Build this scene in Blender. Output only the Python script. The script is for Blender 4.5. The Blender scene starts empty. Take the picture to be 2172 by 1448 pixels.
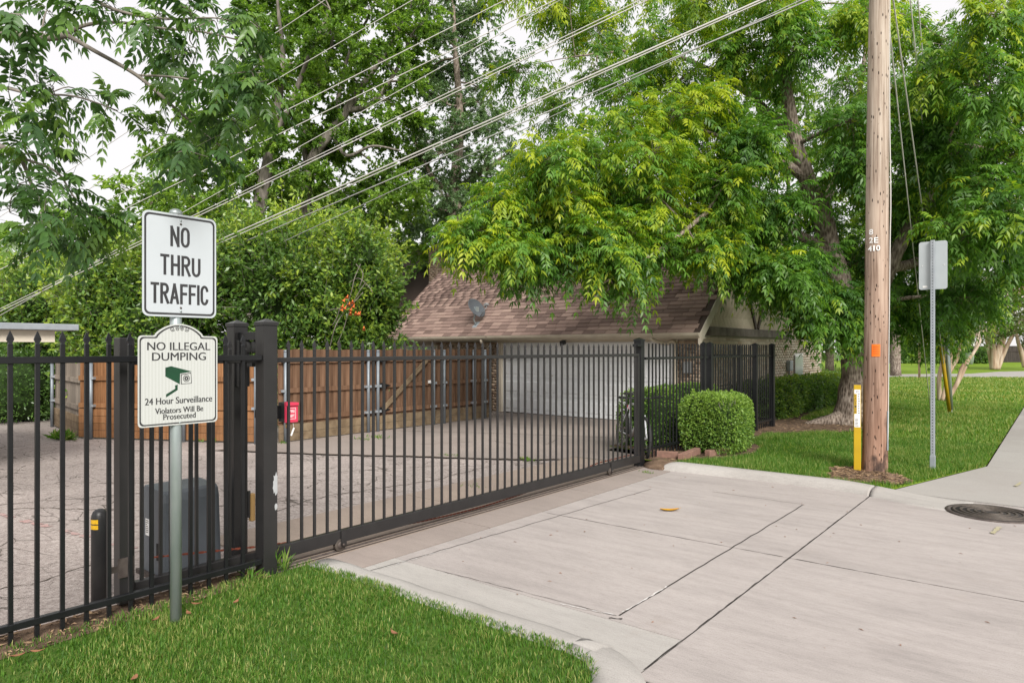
import bpy, bmesh, math, random
import numpy as np
from mathutils import Vector, Matrix
from mathutils import noise as mnoise

R = math.radians
random.seed(7)
rng = np.random.default_rng(7)
scene = bpy.context.scene
COL = scene.collection

# ------------------------------------------------------------------ camera
EYE = 1.63
YAW = math.atan((2250 - 1086) / 1445.0)
cam_d = bpy.data.cameras.new('camera')
cam_d.sensor_width = 36.0
cam_d.lens = 36.0 * 1445.0 / 2172.0
cam_d.shift_y = 16.0 / 2172.0
cam_d.clip_start = 0.05
cam_d.clip_end = 2000
cam = bpy.data.objects.new('camera', cam_d)
cam.location = (0, 0, EYE)
cam.rotation_euler = (R(90), 0, YAW)
COL.objects.link(cam)
scene.camera = cam

# ------------------------------------------------------------------ sky and sun (soft overcast)
SUN_EL = 36.0
sun_dir = Vector((0.80, -0.60, 0)).normalized()   # where the sun stands, seen from the scene
world = bpy.data.worlds.new('World')
scene.world = world
world.use_nodes = True
wn = world.node_tree.nodes
wl = world.node_tree.links
wn.clear()
w_out = wn.new('ShaderNodeOutputWorld')
w_bg = wn.new('ShaderNodeBackground')
w_sky = wn.new('ShaderNodeTexSky')
w_sky.sky_type = 'NISHITA'
w_sky.sun_disc = False
w_sky.sun_elevation = R(SUN_EL)
w_sky.sun_rotation = math.atan2(sun_dir.x, sun_dir.y)
w_sky.dust_density = 4.0
w_sky.air_density = 1.0
w_sky.ozone_density = 1.0
w_mix = wn.new('ShaderNodeMixRGB')
w_mix.inputs[0].default_value = 0.88
w_mix.inputs[2].default_value = (6.6, 6.38, 6.32, 1)      # even cloud cover
wl.new(w_sky.outputs[0], w_mix.inputs[1])
wl.new(w_mix.outputs[0], w_bg.inputs[0])
w_bg.inputs[1].default_value = 0.105
wl.new(w_bg.outputs[0], w_out.inputs[0])

sun_l = bpy.data.lights.new('sun', 'SUN')
sun_l.energy = 3.2
sun_l.angle = R(25)
sun_l.color = (1.0, 0.965, 0.91)
sun_o = bpy.data.objects.new('sun', sun_l)
COL.objects.link(sun_o)
sd = Vector((sun_dir.x * math.cos(R(SUN_EL)), sun_dir.y * math.cos(R(SUN_EL)), math.sin(R(SUN_EL))))
sun_o.rotation_euler = sd.to_track_quat('Z', 'Y').to_euler()
sun_o.location = (10, -5, 20)

vs = scene.view_settings
vs.view_transform = 'Standard'
vs.look = 'None'
vs.gamma = 1.0
vs.use_curve_mapping = False
vs.exposure = 0.66
scene.cycles.max_bounces = 8
scene.cycles.diffuse_bounces = 5
scene.cycles.glossy_bounces = 2
scene.cycles.transmission_bounces = 4
scene.cycles.caustics_reflective = False
scene.cycles.caustics_refractive = False

# ------------------------------------------------------------------ survey helpers (metres from photo measurements)
_F = (-math.sin(YAW), math.cos(YAW)); _R = (math.cos(YAW), math.sin(YAW))
def at(x, y, k):
    """a point k metres in front of the surveyor, on the bearing measured at (x, y)"""
    a = (x - 1086) / 1445.0; b = (740 - y) / 1445.0
    return Vector((k * (_F[0] + a * _R[0]), k * (_F[1] + a * _R[1]), EYE + k * b))
def gnd(x, y, z=0.0):
    return at(x, y, (EYE - z) * 1445.0 / (y - 740))

# ------------------------------------------------------------------ materials
def nd(nt, t): return nt.nodes.new(t)
def base_mat(name):
    m = bpy.data.materials.new(name); m.use_nodes = True
    nt = m.node_tree
    return m, nt, nt.nodes['Principled BSDF']
def coords(nt, scale=(1, 1, 1), kind='Object', rot=(0, 0, 0)):
    tc = nd(nt, 'ShaderNodeTexCoord'); mp = nd(nt, 'ShaderNodeMapping')
    mp.inputs['Scale'].default_value = scale
    mp.inputs['Rotation'].default_value = rot
    nt.links.new(tc.outputs[kind], mp.inputs[0])
    return mp.outputs[0]
def noise_tex(nt, vec, scale, detail=4, rough=0.55):
    n = nd(nt, 'ShaderNodeTexNoise')
    n.inputs['Scale'].default_value = scale
    n.inputs['Detail'].default_value = detail
    n.inputs['Roughness'].default_value = rough
    nt.links.new(vec, n.inputs['Vector'])
    return n.outputs[0]
def ramp(nt, fac, stops):
    r = nd(nt, 'ShaderNodeValToRGB')
    els = r.color_ramp.elements
    while len(els) < len(stops): els.new(0.5)
    for e, (p, c) in zip(els, stops):
        e.position = p
        e.color = (c[0], c[1], c[2], 1) if not isinstance(c, (int, float)) else (c, c, c, 1)
    nt.links.new(fac, r.inputs[0])
    return r.outputs[0]
def mixc(nt, a, b, fac, mode='MIX'):
    m = nd(nt, 'ShaderNodeMixRGB'); m.blend_type = mode
    for i, v in ((0, fac), (1, a), (2, b)):
        if isinstance(v, (int, float)): m.inputs[i].default_value = v
        elif isinstance(v, tuple): m.inputs[i].default_value = (v[0], v[1], v[2], 1)
        else: nt.links.new(v, m.inputs[i])
    return m.outputs[0]
def bump(nt, b, height, strength, dist=0.01):
    n = nd(nt, 'ShaderNodeBump'); n.inputs['Strength'].default_value = strength
    n.inputs['Distance'].default_value = dist
    nt.links.new(height, n.inputs['Height'])
    nt.links.new(n.outputs[0], b.inputs['Normal'])
def pmat(name, c1, c2=None, scale=6, rough=0.6, metal=0, spec=0.4, bump_s=0, bscale=60, stretch=(1, 1, 1), speck=None, detail=5, rnd=0, coords_kind='Object'):
    m, nt, b = base_mat(name)
    b.inputs['Roughness'].default_value = rough
    b.inputs['Metallic'].default_value = metal
    b.inputs['Specular IOR Level'].default_value = spec
    vec = coords(nt, stretch, coords_kind)
    col = None
    if c2 is None:
        c2 = tuple(x * 0.8 for x in c1)
    n = noise_tex(nt, vec, scale, detail)
    col = ramp(nt, n, [(0.32, c2), (0.68, c1)])
    if rnd:
        oi = nd(nt, 'ShaderNodeObjectInfo')
        hv = ramp(nt, oi.outputs['Random'], [(0.0, 1 - rnd), (1.0, 1 + 0.0)])
        col = mixc(nt, col, hv, 1.0, 'MULTIPLY')
    if speck:
        n2 = noise_tex(nt, vec, speck[1], 3)
        f = ramp(nt, n2, [(speck[2], 0.0), (speck[2] + 0.06, 1.0)])
        col = mixc(nt, col, speck[0], f)
    nt.links.new(col, b.inputs['Base Color'])
    if bump_s:
        bump(nt, b, noise_tex(nt, vec, bscale, 4), bump_s)
    return m
M = {}
M['black_metal'] = pmat('black_metal', (0.006, 0.0065, 0.0075), (0.010, 0.0105, 0.012), 9, 0.36, 0, 0.4, 0.04, 200, speck=((0.25, 0.25, 0.25), 160, 0.77))
M['bronze_metal'] = pmat('bronze_metal', (0.017, 0.0165, 0.017), (0.023, 0.022, 0.0225), 8, 0.34, 0, 0.45, 0.03, 200)
M['galv'] = pmat('galv', (0.42, 0.46, 0.47), (0.30, 0.36, 0.36), 14, 0.42, 0.55, 0.5, 0.03, 120, (1, 1, 0.25))
M['galv_light'] = pmat('galv_light', (0.34, 0.37, 0.40), (0.28, 0.31, 0.34), 10, 0.45, 0.3, 0.5)
M['alu'] = pmat('alu', (0.46, 0.50, 0.52), (0.42, 0.46, 0.48), 5, 0.45, 0.35, 0.5)
M['steel_dark'] = pmat('steel_dark', (0.12, 0.10, 0.09), (0.07, 0.055, 0.05), 20, 0.6, 0.5, 0.4)
M['sign_white'] = pmat('sign_white', (0.48, 0.515, 0.545), (0.455, 0.49, 0.52), 3, 0.4, 0, 0.4)
M['sign_ink'] = pmat('sign_ink', (0.028, 0.028, 0.03), (0.04, 0.04, 0.042), 8, 0.5)
M['ink_green'] = pmat('ink_green', (0.008, 0.055, 0.024), (0.006, 0.035, 0.016), 6, 0.4)
m, nt, b = base_mat('sign_cream')
v = coords(nt)
w = nd(nt, 'ShaderNodeTexWave'); w.bands_direction = 'Y'; w.inputs['Scale'].default_value = 17; w.inputs['Distortion'].default_value = 0.3
nt.links.new(v, w.inputs['Vector'])
nt.links.new(ramp(nt, w.outputs['Fac'], [(0.2, (0.455, 0.47, 0.45)), (0.8, (0.495, 0.51, 0.495))]), b.inputs['Base Color'])
b.inputs['Roughness'].default_value = 0.4
M['sign_cream'] = m
M['plastic_grey'] = pmat('plastic_grey', (0.105, 0.12, 0.135), (0.09, 0.10, 0.115), 4, 0.45, 0, 0.4, 0.05, 300)
M['plastic_pale'] = pmat('plastic_pale', (0.22, 0.225, 0.23), (0.19, 0.195, 0.2), 4, 0.5, 0, 0.4, 0.04, 300)
M['white'] = pmat('white', (0.78, 0.78, 0.77), (0.72, 0.72, 0.71), 4, 0.5)
M['white_paint'] = pmat('white_paint', (0.82, 0.84, 0.86), (0.77, 0.79, 0.81), 2.5, 0.5, speck=((0.5, 0.47, 0.42), 9, 0.72))
M['cream_paint'] = pmat('cream_paint', (0.66, 0.60, 0.50), (0.56, 0.50, 0.41), 3, 0.55, stretch=(1, 1, 0.5))
M['fascia'] = pmat('fascia', (0.58, 0.52, 0.42), (0.46, 0.40, 0.32), 4, 0.5, speck=((0.22, 0.15, 0.1), 6, 0.70))
M['yellow'] = pmat('yellow', (0.50, 0.33, 0.012), (0.42, 0.27, 0.012), 5, 0.4)
M['yellow_tape'] = pmat('yellow_tape', (0.75, 0.45, 0.02), (0.6, 0.34, 0.02), 40, 0.35)
M['orange'] = pmat('orange', (0.85, 0.18, 0.01), (0.75, 0.14, 0.01), 5, 0.5)
M['orange_dark'] = pmat('orange_dark', (0.45, 0.07, 0.01), None, 5, 0.5)
M['red'] = pmat('red', (0.60, 0.045, 0.095), (0.52, 0.035, 0.08), 5, 0.35)
M['red_chain'] = pmat('red_chain', (0.22, 0.05, 0.025), (0.10, 0.025, 0.015), 60, 0.7)
M['gold'] = pmat('gold', (0.42, 0.26, 0.10), (0.36, 0.22, 0.09), 10, 0.45, 0.2)
M['black_plastic'] = pmat('black_plastic', (0.02, 0.02, 0.022), (0.03, 0.03, 0.03), 8, 0.4)
M['rubber'] = pmat('rubber', (0.025, 0.025, 0.025), None, 20, 0.8)
M['pole_wood'] = None
def wood_mat(name, cols, zstretch=0.06, scale=30, rough=0.8, bs=0.5, rnd=0.35, marks=None):
    m, nt, b = base_mat(name)
    v = coords(nt, (1, 1, zstretch))
    n = noise_tex(nt, v, scale, 6, 0.6)
    col = ramp(nt, n, [(0.28, cols[0]), (0.5, cols[1]), (0.74, cols[2])])
    v2 = coords(nt, (1, 1, 0.35))
    n2 = noise_tex(nt, v2, 3.0, 3)
    col = mixc(nt, col, ramp(nt, n2, [(0.3, 0.7), (0.7, 1.1)]), 0.8, 'MULTIPLY')
    if rnd:
        oi = nd(nt, 'ShaderNodeObjectInfo')
        col = mixc(nt, col, ramp(nt, oi.outputs['Random'], [(0.0, 1 - rnd), (1.0, 1.0)]), 1.0, 'MULTIPLY')
    if marks:
        v3 = coords(nt, (1, 1, 0.28))
        vo = nd(nt, 'ShaderNodeTexVoronoi'); vo.inputs['Scale'].default_value = marks[1]
        nt.links.new(v3, vo.inputs['Vector'])
        f = ramp(nt, vo.outputs['Distance'], [(marks[2], 1.0), (marks[2] + 0.05, 0.0)])
        col = mixc(nt, col, marks[0], f)
    if name == 'pole_wood':
        sx = nd(nt, 'ShaderNodeSeparateXYZ'); tc2 = nd(nt, 'ShaderNodeTexCoord'); nt.links.new(tc2.outputs['Object'], sx.inputs[0])
        mr = nd(nt, 'ShaderNodeMapRange'); mr.inputs[1].default_value = 0.6; mr.inputs[2].default_value = 4.2
        nt.links.new(sx.outputs['Z'], mr.inputs[0])
        col = mixc(nt, mixc(nt, col, (0.80, 0.62, 0.56), 1.0, 'MULTIPLY'), mixc(nt, col, (1.05, 1.10, 1.12), 1.0, 'MULTIPLY'), mr.outputs[0])
        vst = coords(nt, (1, 1, 0.5)); ns = noise_tex(nt, vst, 3.2, 5, 0.65)
        ft = nd(nt, 'ShaderNodeMapRange'); ft.inputs[1].default_value = 1.3; ft.inputs[2].default_value = 0.5
        nt.links.new(sx.outputs['Z'], ft.inputs[0])
        fs_ = mixc(nt, ramp(nt, ns, [(0.50, 0.0), (0.60, 0.85)]), ft.outputs[0], 1.0, 'MULTIPLY')
        col = mixc(nt, col, (0.035, 0.026, 0.024), fs_)
    nt.links.new(col, b.inputs['Base Color'])
    b.inputs['Roughness'].default_value = rough
    b.inputs['Specular IOR Level'].default_value = 0.2
    bump(nt, b, n, bs, 0.01)
    return m
M['pole_wood'] = wood_mat('pole_wood', [(0.16, 0.105, 0.075), (0.40, 0.31, 0.245), (0.56, 0.47, 0.39)], 0.03, 34, 0.85, 0.9, 0, ((0.03, 0.02, 0.016), 26, 0.14))
M['fence_wood'] = wood_mat('fence_wood', [(0.10, 0.052, 0.030), (0.185, 0.105, 0.064), (0.27, 0.165, 0.105)], 0.05, 22, 0.8, 0.3, 0.38)
M['fence_orange'] = wood_mat('fence_orange', [(0.19, 0.085, 0.035), (0.30, 0.145, 0.065), (0.40, 0.22, 0.11)], 0.05, 20, 0.8, 0.3, 0.3)
M['fence_grey'] = wood_mat('fence_grey', [(0.16, 0.13, 0.105), (0.28, 0.235, 0.19), (0.38, 0.33, 0.28)], 0.05, 22, 0.85, 0.4, 0.3)
M['kick_wood'] = wood_mat('kick_wood', [(0.13, 0.09, 0.055), (0.22, 0.16, 0.10), (0.30, 0.23, 0.15)], 1.0, 6, 0.85, 0.3, 0.3)
M['beam_wood'] = wood_mat('beam_wood', [(0.15, 0.125, 0.11), (0.22, 0.19, 0.17), (0.28, 0.25, 0.22)], 1.0, 5, 0.85, 0.2, 0)
M['dark_board'] = wood_mat('dark_board', [(0.04, 0.03, 0.028), (0.06, 0.05, 0.045), (0.08, 0.065, 0.06)], 0.1, 15, 0.85, 0.2, 0.2)
def bark_mat(name, cols, scale=14, bs=1.0, zs=0.22):
    m, nt, b = base_mat(name)
    v = coords(nt, (1, 1, zs))
    n = noise_tex(nt, v, scale, 7, 0.65)
    vo = nd(nt, 'ShaderNodeTexVoronoi'); vo.inputs['Scale'].default_value = scale * 1.3
    nt.links.new(v, vo.inputs['Vector'])
    h = mixc(nt, n, vo.outputs['Distance'], 0.5)
    nt.links.new(ramp(nt, h, [(0.25, cols[0]), (0.48, cols[1]), (0.7, cols[2])]), b.inputs['Base Color'])
    b.inputs['Roughness'].default_value = 0.9
    b.inputs['Specular IOR Level'].default_value = 0.15
    bump(nt, b, h, bs, 0.03)
    return m
M['bark'] = bark_mat('bark', [(0.07, 0.052, 0.042), (0.20, 0.16, 0.13), (0.36, 0.305, 0.26)], 20, 1.0, 0.3)
M['bark_pale'] = bark_mat('bark_pale', [(0.09, 0.08, 0.07), (0.17, 0.15, 0.13), (0.27, 0.24, 0.21)], 9, 0.4)
M['bark_myrtle'] = bark_mat('bark_myrtle', [(0.22, 0.14, 0.095), (0.38, 0.28, 0.20), (0.52, 0.43, 0.34)], 5, 0.3, 0.15)

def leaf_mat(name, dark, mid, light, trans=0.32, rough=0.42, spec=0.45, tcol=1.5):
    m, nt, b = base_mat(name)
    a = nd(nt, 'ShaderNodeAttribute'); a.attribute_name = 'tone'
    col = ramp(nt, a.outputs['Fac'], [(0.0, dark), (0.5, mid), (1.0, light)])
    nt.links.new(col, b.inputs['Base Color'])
    b.inputs['Roughness'].default_value = rough
    b.inputs['Specular IOR Level'].default_value = spec
    t = nd(nt, 'ShaderNodeBsdfTranslucent')
    tc = mixc(nt, col, (tcol * 1.1, tcol * 1.15, tcol * 0.55), 1.0, 'MULTIPLY')
    nt.links.new(tc, t.inputs[0])
    mx = nd(nt, 'ShaderNodeMixShader'); mx.inputs[0].default_value = trans
    nt.links.new(b.outputs[0], mx.inputs[1]); nt.links.new(t.outputs[0], mx.inputs[2])
    out = [n for n in nt.nodes if n.type == 'OUTPUT_MATERIAL'][0]
    nt.links.new(mx.outputs[0], out.inputs[0])
    return m
M['pecan'] = leaf_mat('pecan', (0.055, 0.135, 0.03), (0.125, 0.265, 0.035), (0.42, 0.48, 0.025), 0.42)
M['pecan_cool'] = leaf_mat('pecan_cool', (0.035, 0.085, 0.03), (0.07, 0.15, 0.038), (0.17, 0.29, 0.05), 0.36, 0.36, 0.45)
M['elm'] = leaf_mat('elm', (0.075, 0.15, 0.03), (0.155, 0.28, 0.042), (0.30, 0.43, 0.06), 0.42)
M['oak'] = leaf_mat('oak', (0.065, 0.125, 0.055), (0.135, 0.23, 0.095), (0.26, 0.38, 0.18), 0.3, 0.4, 0.5)
M['photinia'] = leaf_mat('photinia', (0.06, 0.125, 0.028), (0.125, 0.235, 0.045), (0.33, 0.43, 0.05), 0.3, 0.36, 0.5)
M['holly'] = leaf_mat('holly', (0.05, 0.115, 0.026), (0.11, 0.21, 0.042), (0.23, 0.35, 0.06), 0.28, 0.45, 0.3)
M['myrtle'] = leaf_mat('myrtle', (0.05, 0.09, 0.02), (0.10, 0.15, 0.035), (0.19, 0.22, 0.06), 0.3, 0.5, 0.3)
M['grass'] = leaf_mat('grass', (0.042, 0.11, 0.013), (0.095, 0.21, 0.024), (0.40, 0.39, 0.14), 0.35, 0.5, 0.25)
M['pink'] = leaf_mat('pink', (0.7, 0.25, 0.28), (0.8, 0.4, 0.42), (0.85, 0.55, 0.5), 0.3, 0.6, 0.2, 1.0)
M['orange_bloom'] = leaf_mat('orange_bloom', (0.6, 0.06, 0.01), (0.8, 0.11, 0.02), (0.9, 0.25, 0.05), 0.3, 0.5, 0.3, 1.0)
M['brown_leaf'] = pmat('brown_leaf', (0.26, 0.12, 0.06), (0.18, 0.08, 0.04), 20, 0.7)
M['yellow_leaf'] = pmat('yellow_leaf', (0.55, 0.30, 0.02), (0.42, 0.2, 0.02), 12, 0.55)

def street_mat(name, c1, c2, streak=0.5, crack=False):
    m, nt, b = base_mat(name)
    v = coords(nt)
    vs_ = coords(nt, (0.8, 5, 1), rot=(0, 0, R(-3)))
    vs2 = coords(nt, (4.5, 40, 1), rot=(0, 0, R(2)))
    big = noise_tex(nt, v, 0.55, 4)
    st = noise_tex(nt, vs_, 2.2, 5, 0.6)
    fine = noise_tex(nt, vs2, 3.0, 4, 0.7)
    col = ramp(nt, big, [(0.3, c2), (0.7, c1)])
    col = mixc(nt, col, ramp(nt, st, [(0.34, 0.80), (0.55, 1.0), (0.75, 1.05)]), streak, 'MULTIPLY')
    col = mixc(nt, col, ramp(nt, fine, [(0.36, 0.66), (0.5, 0.96), (0.62, 1.04)]), streak * 0.8, 'MULTIPLY')
    sp = noise_tex(nt, v, 150, 3, 0.7)
    col = mixc(nt, col, ramp(nt, sp, [(0.36, 0.70), (0.5, 1.0), (0.7, 1.1)]), 0.6, 'MULTIPLY')
    st2 = noise_tex(nt, v, 2.3, 5, 0.65)
    col = mixc(nt, col, (0.30, 0.26, 0.235), ramp(nt, st2, [(0.60, 0.0), (0.78, 0.5)]))
    vsm = coords(nt, (0.45, 1.2, 1), rot=(0, 0, R(7)))
    sm2 = noise_tex(nt, vsm, 1.7, 6, 0.62)
    col = mixc(nt, col, ramp(nt, sm2, [(0.48, 1.0), (0.70, 0.76)]), streak, 'MULTIPLY')
    pit = noise_tex(nt, coords(nt, (1, 2.2, 1)), 34, 2, 0.5)
    col = mixc(nt, col, ramp(nt, pit, [(0.26, 0.55), (0.33, 1.0)]), streak, 'MULTIPLY')
    nt.links.new(col, b.inputs['Base Color'])
    b.inputs['Roughness'].default_value = 0.85
    b.inputs['Specular IOR Level'].default_value = 0.25
    bump(nt, b, sp, 0.25, 0.006)
    return m
M['street'] = street_mat('street', (0.405, 0.368, 0.350), (0.36, 0.325, 0.309), 0.55)
M['kerb'] = street_mat('kerb', (0.44, 0.42, 0.395), (0.35, 0.33, 0.31), 0.4)
M['walk'] = street_mat('walk', (0.36, 0.345, 0.325), (0.32, 0.30, 0.28), 0.15)
M['apron'] = street_mat('apron', (0.35, 0.295, 0.265), (0.26, 0.225, 0.205), 0.3)
M['gate_strip'] = street_mat('gate_strip', (0.38, 0.305, 0.25), (0.27, 0.22, 0.19), 0.3)
M['tint_white'] = pmat('tint_white', (0.66, 0.65, 0.64), (0.55, 0.54, 0.52), 8, 0.8, speck=((0.42, 0.38, 0.35), 18, 0.52))
M['joint'] = pmat('joint', (0.035, 0.03, 0.027), (0.02, 0.018, 0.016), 20, 0.9)
M['crack_fill'] = pmat('crack_fill', (0.10, 0.075, 0.055), (0.06, 0.05, 0.04), 15, 0.95)
M['red_stain'] = pmat('red_stain', (0.40, 0.23, 0.215), (0.36, 0.28, 0.26), 9, 0.9)
# exposed aggregate
m, nt, b = base_mat('aggregate')
v = coords(nt)
vo = nd(nt, 'ShaderNodeTexVoronoi'); vo.inputs['Scale'].default_value = 55
nt.links.new(v, vo.inputs['Vector'])
stone = mixc(nt, (0.36, 0.31, 0.285), ramp(nt, vo.outputs['Color'], [(0.1, (0.16, 0.135, 0.125)), (0.5, (0.33, 0.283, 0.265)), (0.9, (0.47, 0.425, 0.40))]), 0.6)
big = noise_tex(nt, v, 0.8, 5)
stone = mixc(nt, stone, ramp(nt, big, [(0.3, 0.8), (0.7, 1.12)]), 1.0, 'MULTIPLY')
vc = coords(nt, (1.0, 2.2, 1), rot=(0, 0, R(20)))
warp = noise_tex(nt, vc, 2.0, 4)
vm = nd(nt, 'ShaderNodeVectorMath'); vm.operation = 'ADD'
nt.links.new(vc, vm.inputs[0])
wv = mixc(nt, (0, 0, 0), warp, 0.35)
nt.links.new(wv, vm.inputs[1])
cr = nd(nt, 'ShaderNodeTexVoronoi'); cr.feature = 'DISTANCE_TO_EDGE'; cr.inputs['Scale'].default_value = 1.7
nt.links.new(vm.outputs[0], cr.inputs['Vector'])
cf = ramp(nt, cr.outputs['Distance'], [(0.006, 1.0), (0.024, 0.0)])
gate_n = ramp(nt, noise_tex(nt, v, 1.3, 3), [(0.42, 0.0), (0.56, 1.0)])
cf = mixc(nt, cf, gate_n, 1.0, 'MULTIPLY')
stone = mixc(nt, stone, (0.10, 0.085, 0.075), cf)
nt.links.new(stone, b.inputs['Base Color'])
b.inputs['Roughness'].default_value = 0.9; b.inputs['Specular IOR Level'].default_value = 0.2
bump(nt, b, vo.outputs['Distance'], 0.5, 0.008)
M['aggregate'] = m
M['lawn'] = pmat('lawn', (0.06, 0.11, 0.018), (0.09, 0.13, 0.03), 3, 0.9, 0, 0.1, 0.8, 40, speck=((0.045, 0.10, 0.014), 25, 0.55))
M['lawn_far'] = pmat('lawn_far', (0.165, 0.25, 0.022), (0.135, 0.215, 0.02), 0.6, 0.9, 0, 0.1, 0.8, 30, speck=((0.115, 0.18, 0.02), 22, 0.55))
M['soil'] = pmat('soil', (0.19, 0.13, 0.09), (0.06, 0.04, 0.028), 7, 0.95, 0, 0.1, 1.0, 40, speck=((0.30, 0.22, 0.15), 60, 0.64))
M['terrain'] = pmat('terrain', (0.07, 0.13, 0.025), (0.09, 0.10, 0.04), 0.4, 0.95, 0, 0.1, 0.5, 10)
def tone_mat(name, stops, rough=0.85, nscale=60, spec=0.2, obj=False, bs=0.3):
    m, nt, b = base_mat(name)
    if obj:
        oi = nd(nt, 'ShaderNodeObjectInfo'); f = oi.outputs['Random']
    else:
        a = nd(nt, 'ShaderNodeAttribute'); a.attribute_name = 'tone'; f = a.outputs['Fac']
    col = ramp(nt, f, stops)
    n = noise_tex(nt, coords(nt), nscale, 4, 0.7)
    col = mixc(nt, col, ramp(nt, n, [(0.3, 0.72), (0.7, 1.12)]), 0.8, 'MULTIPLY')
    nt.links.new(col, b.inputs['Base Color'])
    b.inputs['Roughness'].default_value = rough
    b.inputs['Specular IOR Level'].default_value = spec
    bump(nt, b, n, bs, 0.004)
    return m
SH = [(0.0, (0.155, 0.105, 0.090)), (0.35, (0.225, 0.155, 0.132)), (0.65, (0.275, 0.19, 0.162)), (1.0, (0.35, 0.25, 0.21))]
M['shingle'] = tone_mat('shingle', SH, 0.9, 90)
M['shingle_obj'] = tone_mat('shingle_obj', SH, 0.9, 90, obj=True)
BR = [(0.0, (0.45, 0.35, 0.26)), (0.4, (0.60, 0.51, 0.40)), (0.75, (0.66, 0.58, 0.48)), (1.0, (0.54, 0.40, 0.29))]
M['brick'] = tone_mat('brick', BR, 0.85, 40)
M['brick_obj'] = tone_mat('brick_obj', BR, 0.85, 40, obj=True)
BD = [(0.0, (0.22, 0.15, 0.105)), (0.5, (0.36, 0.27, 0.20)), (1.0, (0.46, 0.36, 0.27))]
M['brick_dark'] = tone_mat('brick_dark', BD, 0.85, 40)
M['mortar'] = pmat('mortar', (0.42, 0.38, 0.33), (0.34, 0.30, 0.26), 10, 0.9)
M['roof_deck'] = pmat('roof_deck', (0.07, 0.048, 0.04), None, 10, 0.95)
M['siding'] = pmat('siding', (0.66, 0.58, 0.46), (0.56, 0.48, 0.37), 5, 0.7)
M['brown_trim'] = pmat('brown_trim', (0.10, 0.07, 0.055), (0.07, 0.05, 0.04), 6, 0.7)
M['glass'] = pmat('glass', (0.10, 0.13, 0.13), (0.15, 0.18, 0.18), 1.5, 0.08, 0, 0.6)
M['pane_pale'] = pmat('pane_pale', (0.40, 0.44, 0.43), (0.34, 0.38, 0.37), 2, 0.15, 0, 0.6)
M['terracotta'] = pmat('terracotta', (0.27, 0.155, 0.12), (0.18, 0.11, 0.085), 15, 0.9, 0, 0.2, 0.4, 60)
M['cast_iron'] = pmat('cast_iron', (0.10, 0.082, 0.068), (0.06, 0.05, 0.043), 25, 0.6, 0.3, 0.4)
M['wire'] = pmat('wire', (0.62, 0.60, 0.57), (0.55, 0.53, 0.51), 3, 0.5, 0.1)
M['wire_dark'] = pmat('wire_dark', (0.10, 0.11, 0.11), None, 3, 0.5)
M['dish'] = pmat('dish', (0.085, 0.095, 0.105), (0.07, 0.08, 0.09), 4, 0.45)
M['white_house'] = pmat('white_house', (0.62, 0.60, 0.57), (0.55, 0.53, 0.50), 1, 0.7)
M['bike_white'] = pmat('bike_white', (0.62, 0.63, 0.66), (0.55, 0.56, 0.6), 5, 0.3)
M['chrome'] = pmat('chrome', (0.6, 0.6, 0.6), (0.5, 0.5, 0.5), 8, 0.25, 0.9)
M['paint_chip'] = pmat('paint_chip', (0.42, 0.43, 0.45), (0.34, 0.35, 0.36), 20, 0.6)

# ------------------------------------------------------------------ object helpers
ORG = {}
def org(o): return ORG.get(o.name, Vector((0, 0, 0))) if o else Vector((0, 0, 0))
def tag(o, label=None, cat=None, group=None, kind=None):
    if label: o['label'] = label
    if cat: o['category'] = cat
    if group: o['group'] = group
    if kind: o['kind'] = kind
    return o
def thing(name, label, cat, loc=(0, 0, 0), group=None):
    o = bpy.data.objects.new(name, None)
    o.empty_display_size = 0.1
    COL.objects.link(o)
    o.location = loc
    ORG[o.name] = Vector(loc)
    return tag(o, label, cat, group)
def link_mesh(name, me, mat=None, parent=None, loc=None, rot=None, kind=None, scale=None):
    """link mesh data (given relative to parent's origin, or at world point loc)"""
    o = bpy.data.objects.new(name, me)
    if mat is not None and not me.materials: me.materials.append(M[mat] if isinstance(mat, str) else mat)
    COL.objects.link(o)
    if parent is not None:
        o.parent = parent
        ORG[o.name] = org(parent)
    if loc is not None: o.location = Vector(loc) - (org(parent) if parent else Vector((0, 0, 0)))
    if rot is not None: o.rotation_euler = rot
    if scale is not None: o.scale = scale
    if kind: o['kind'] = kind
    return o
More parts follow.
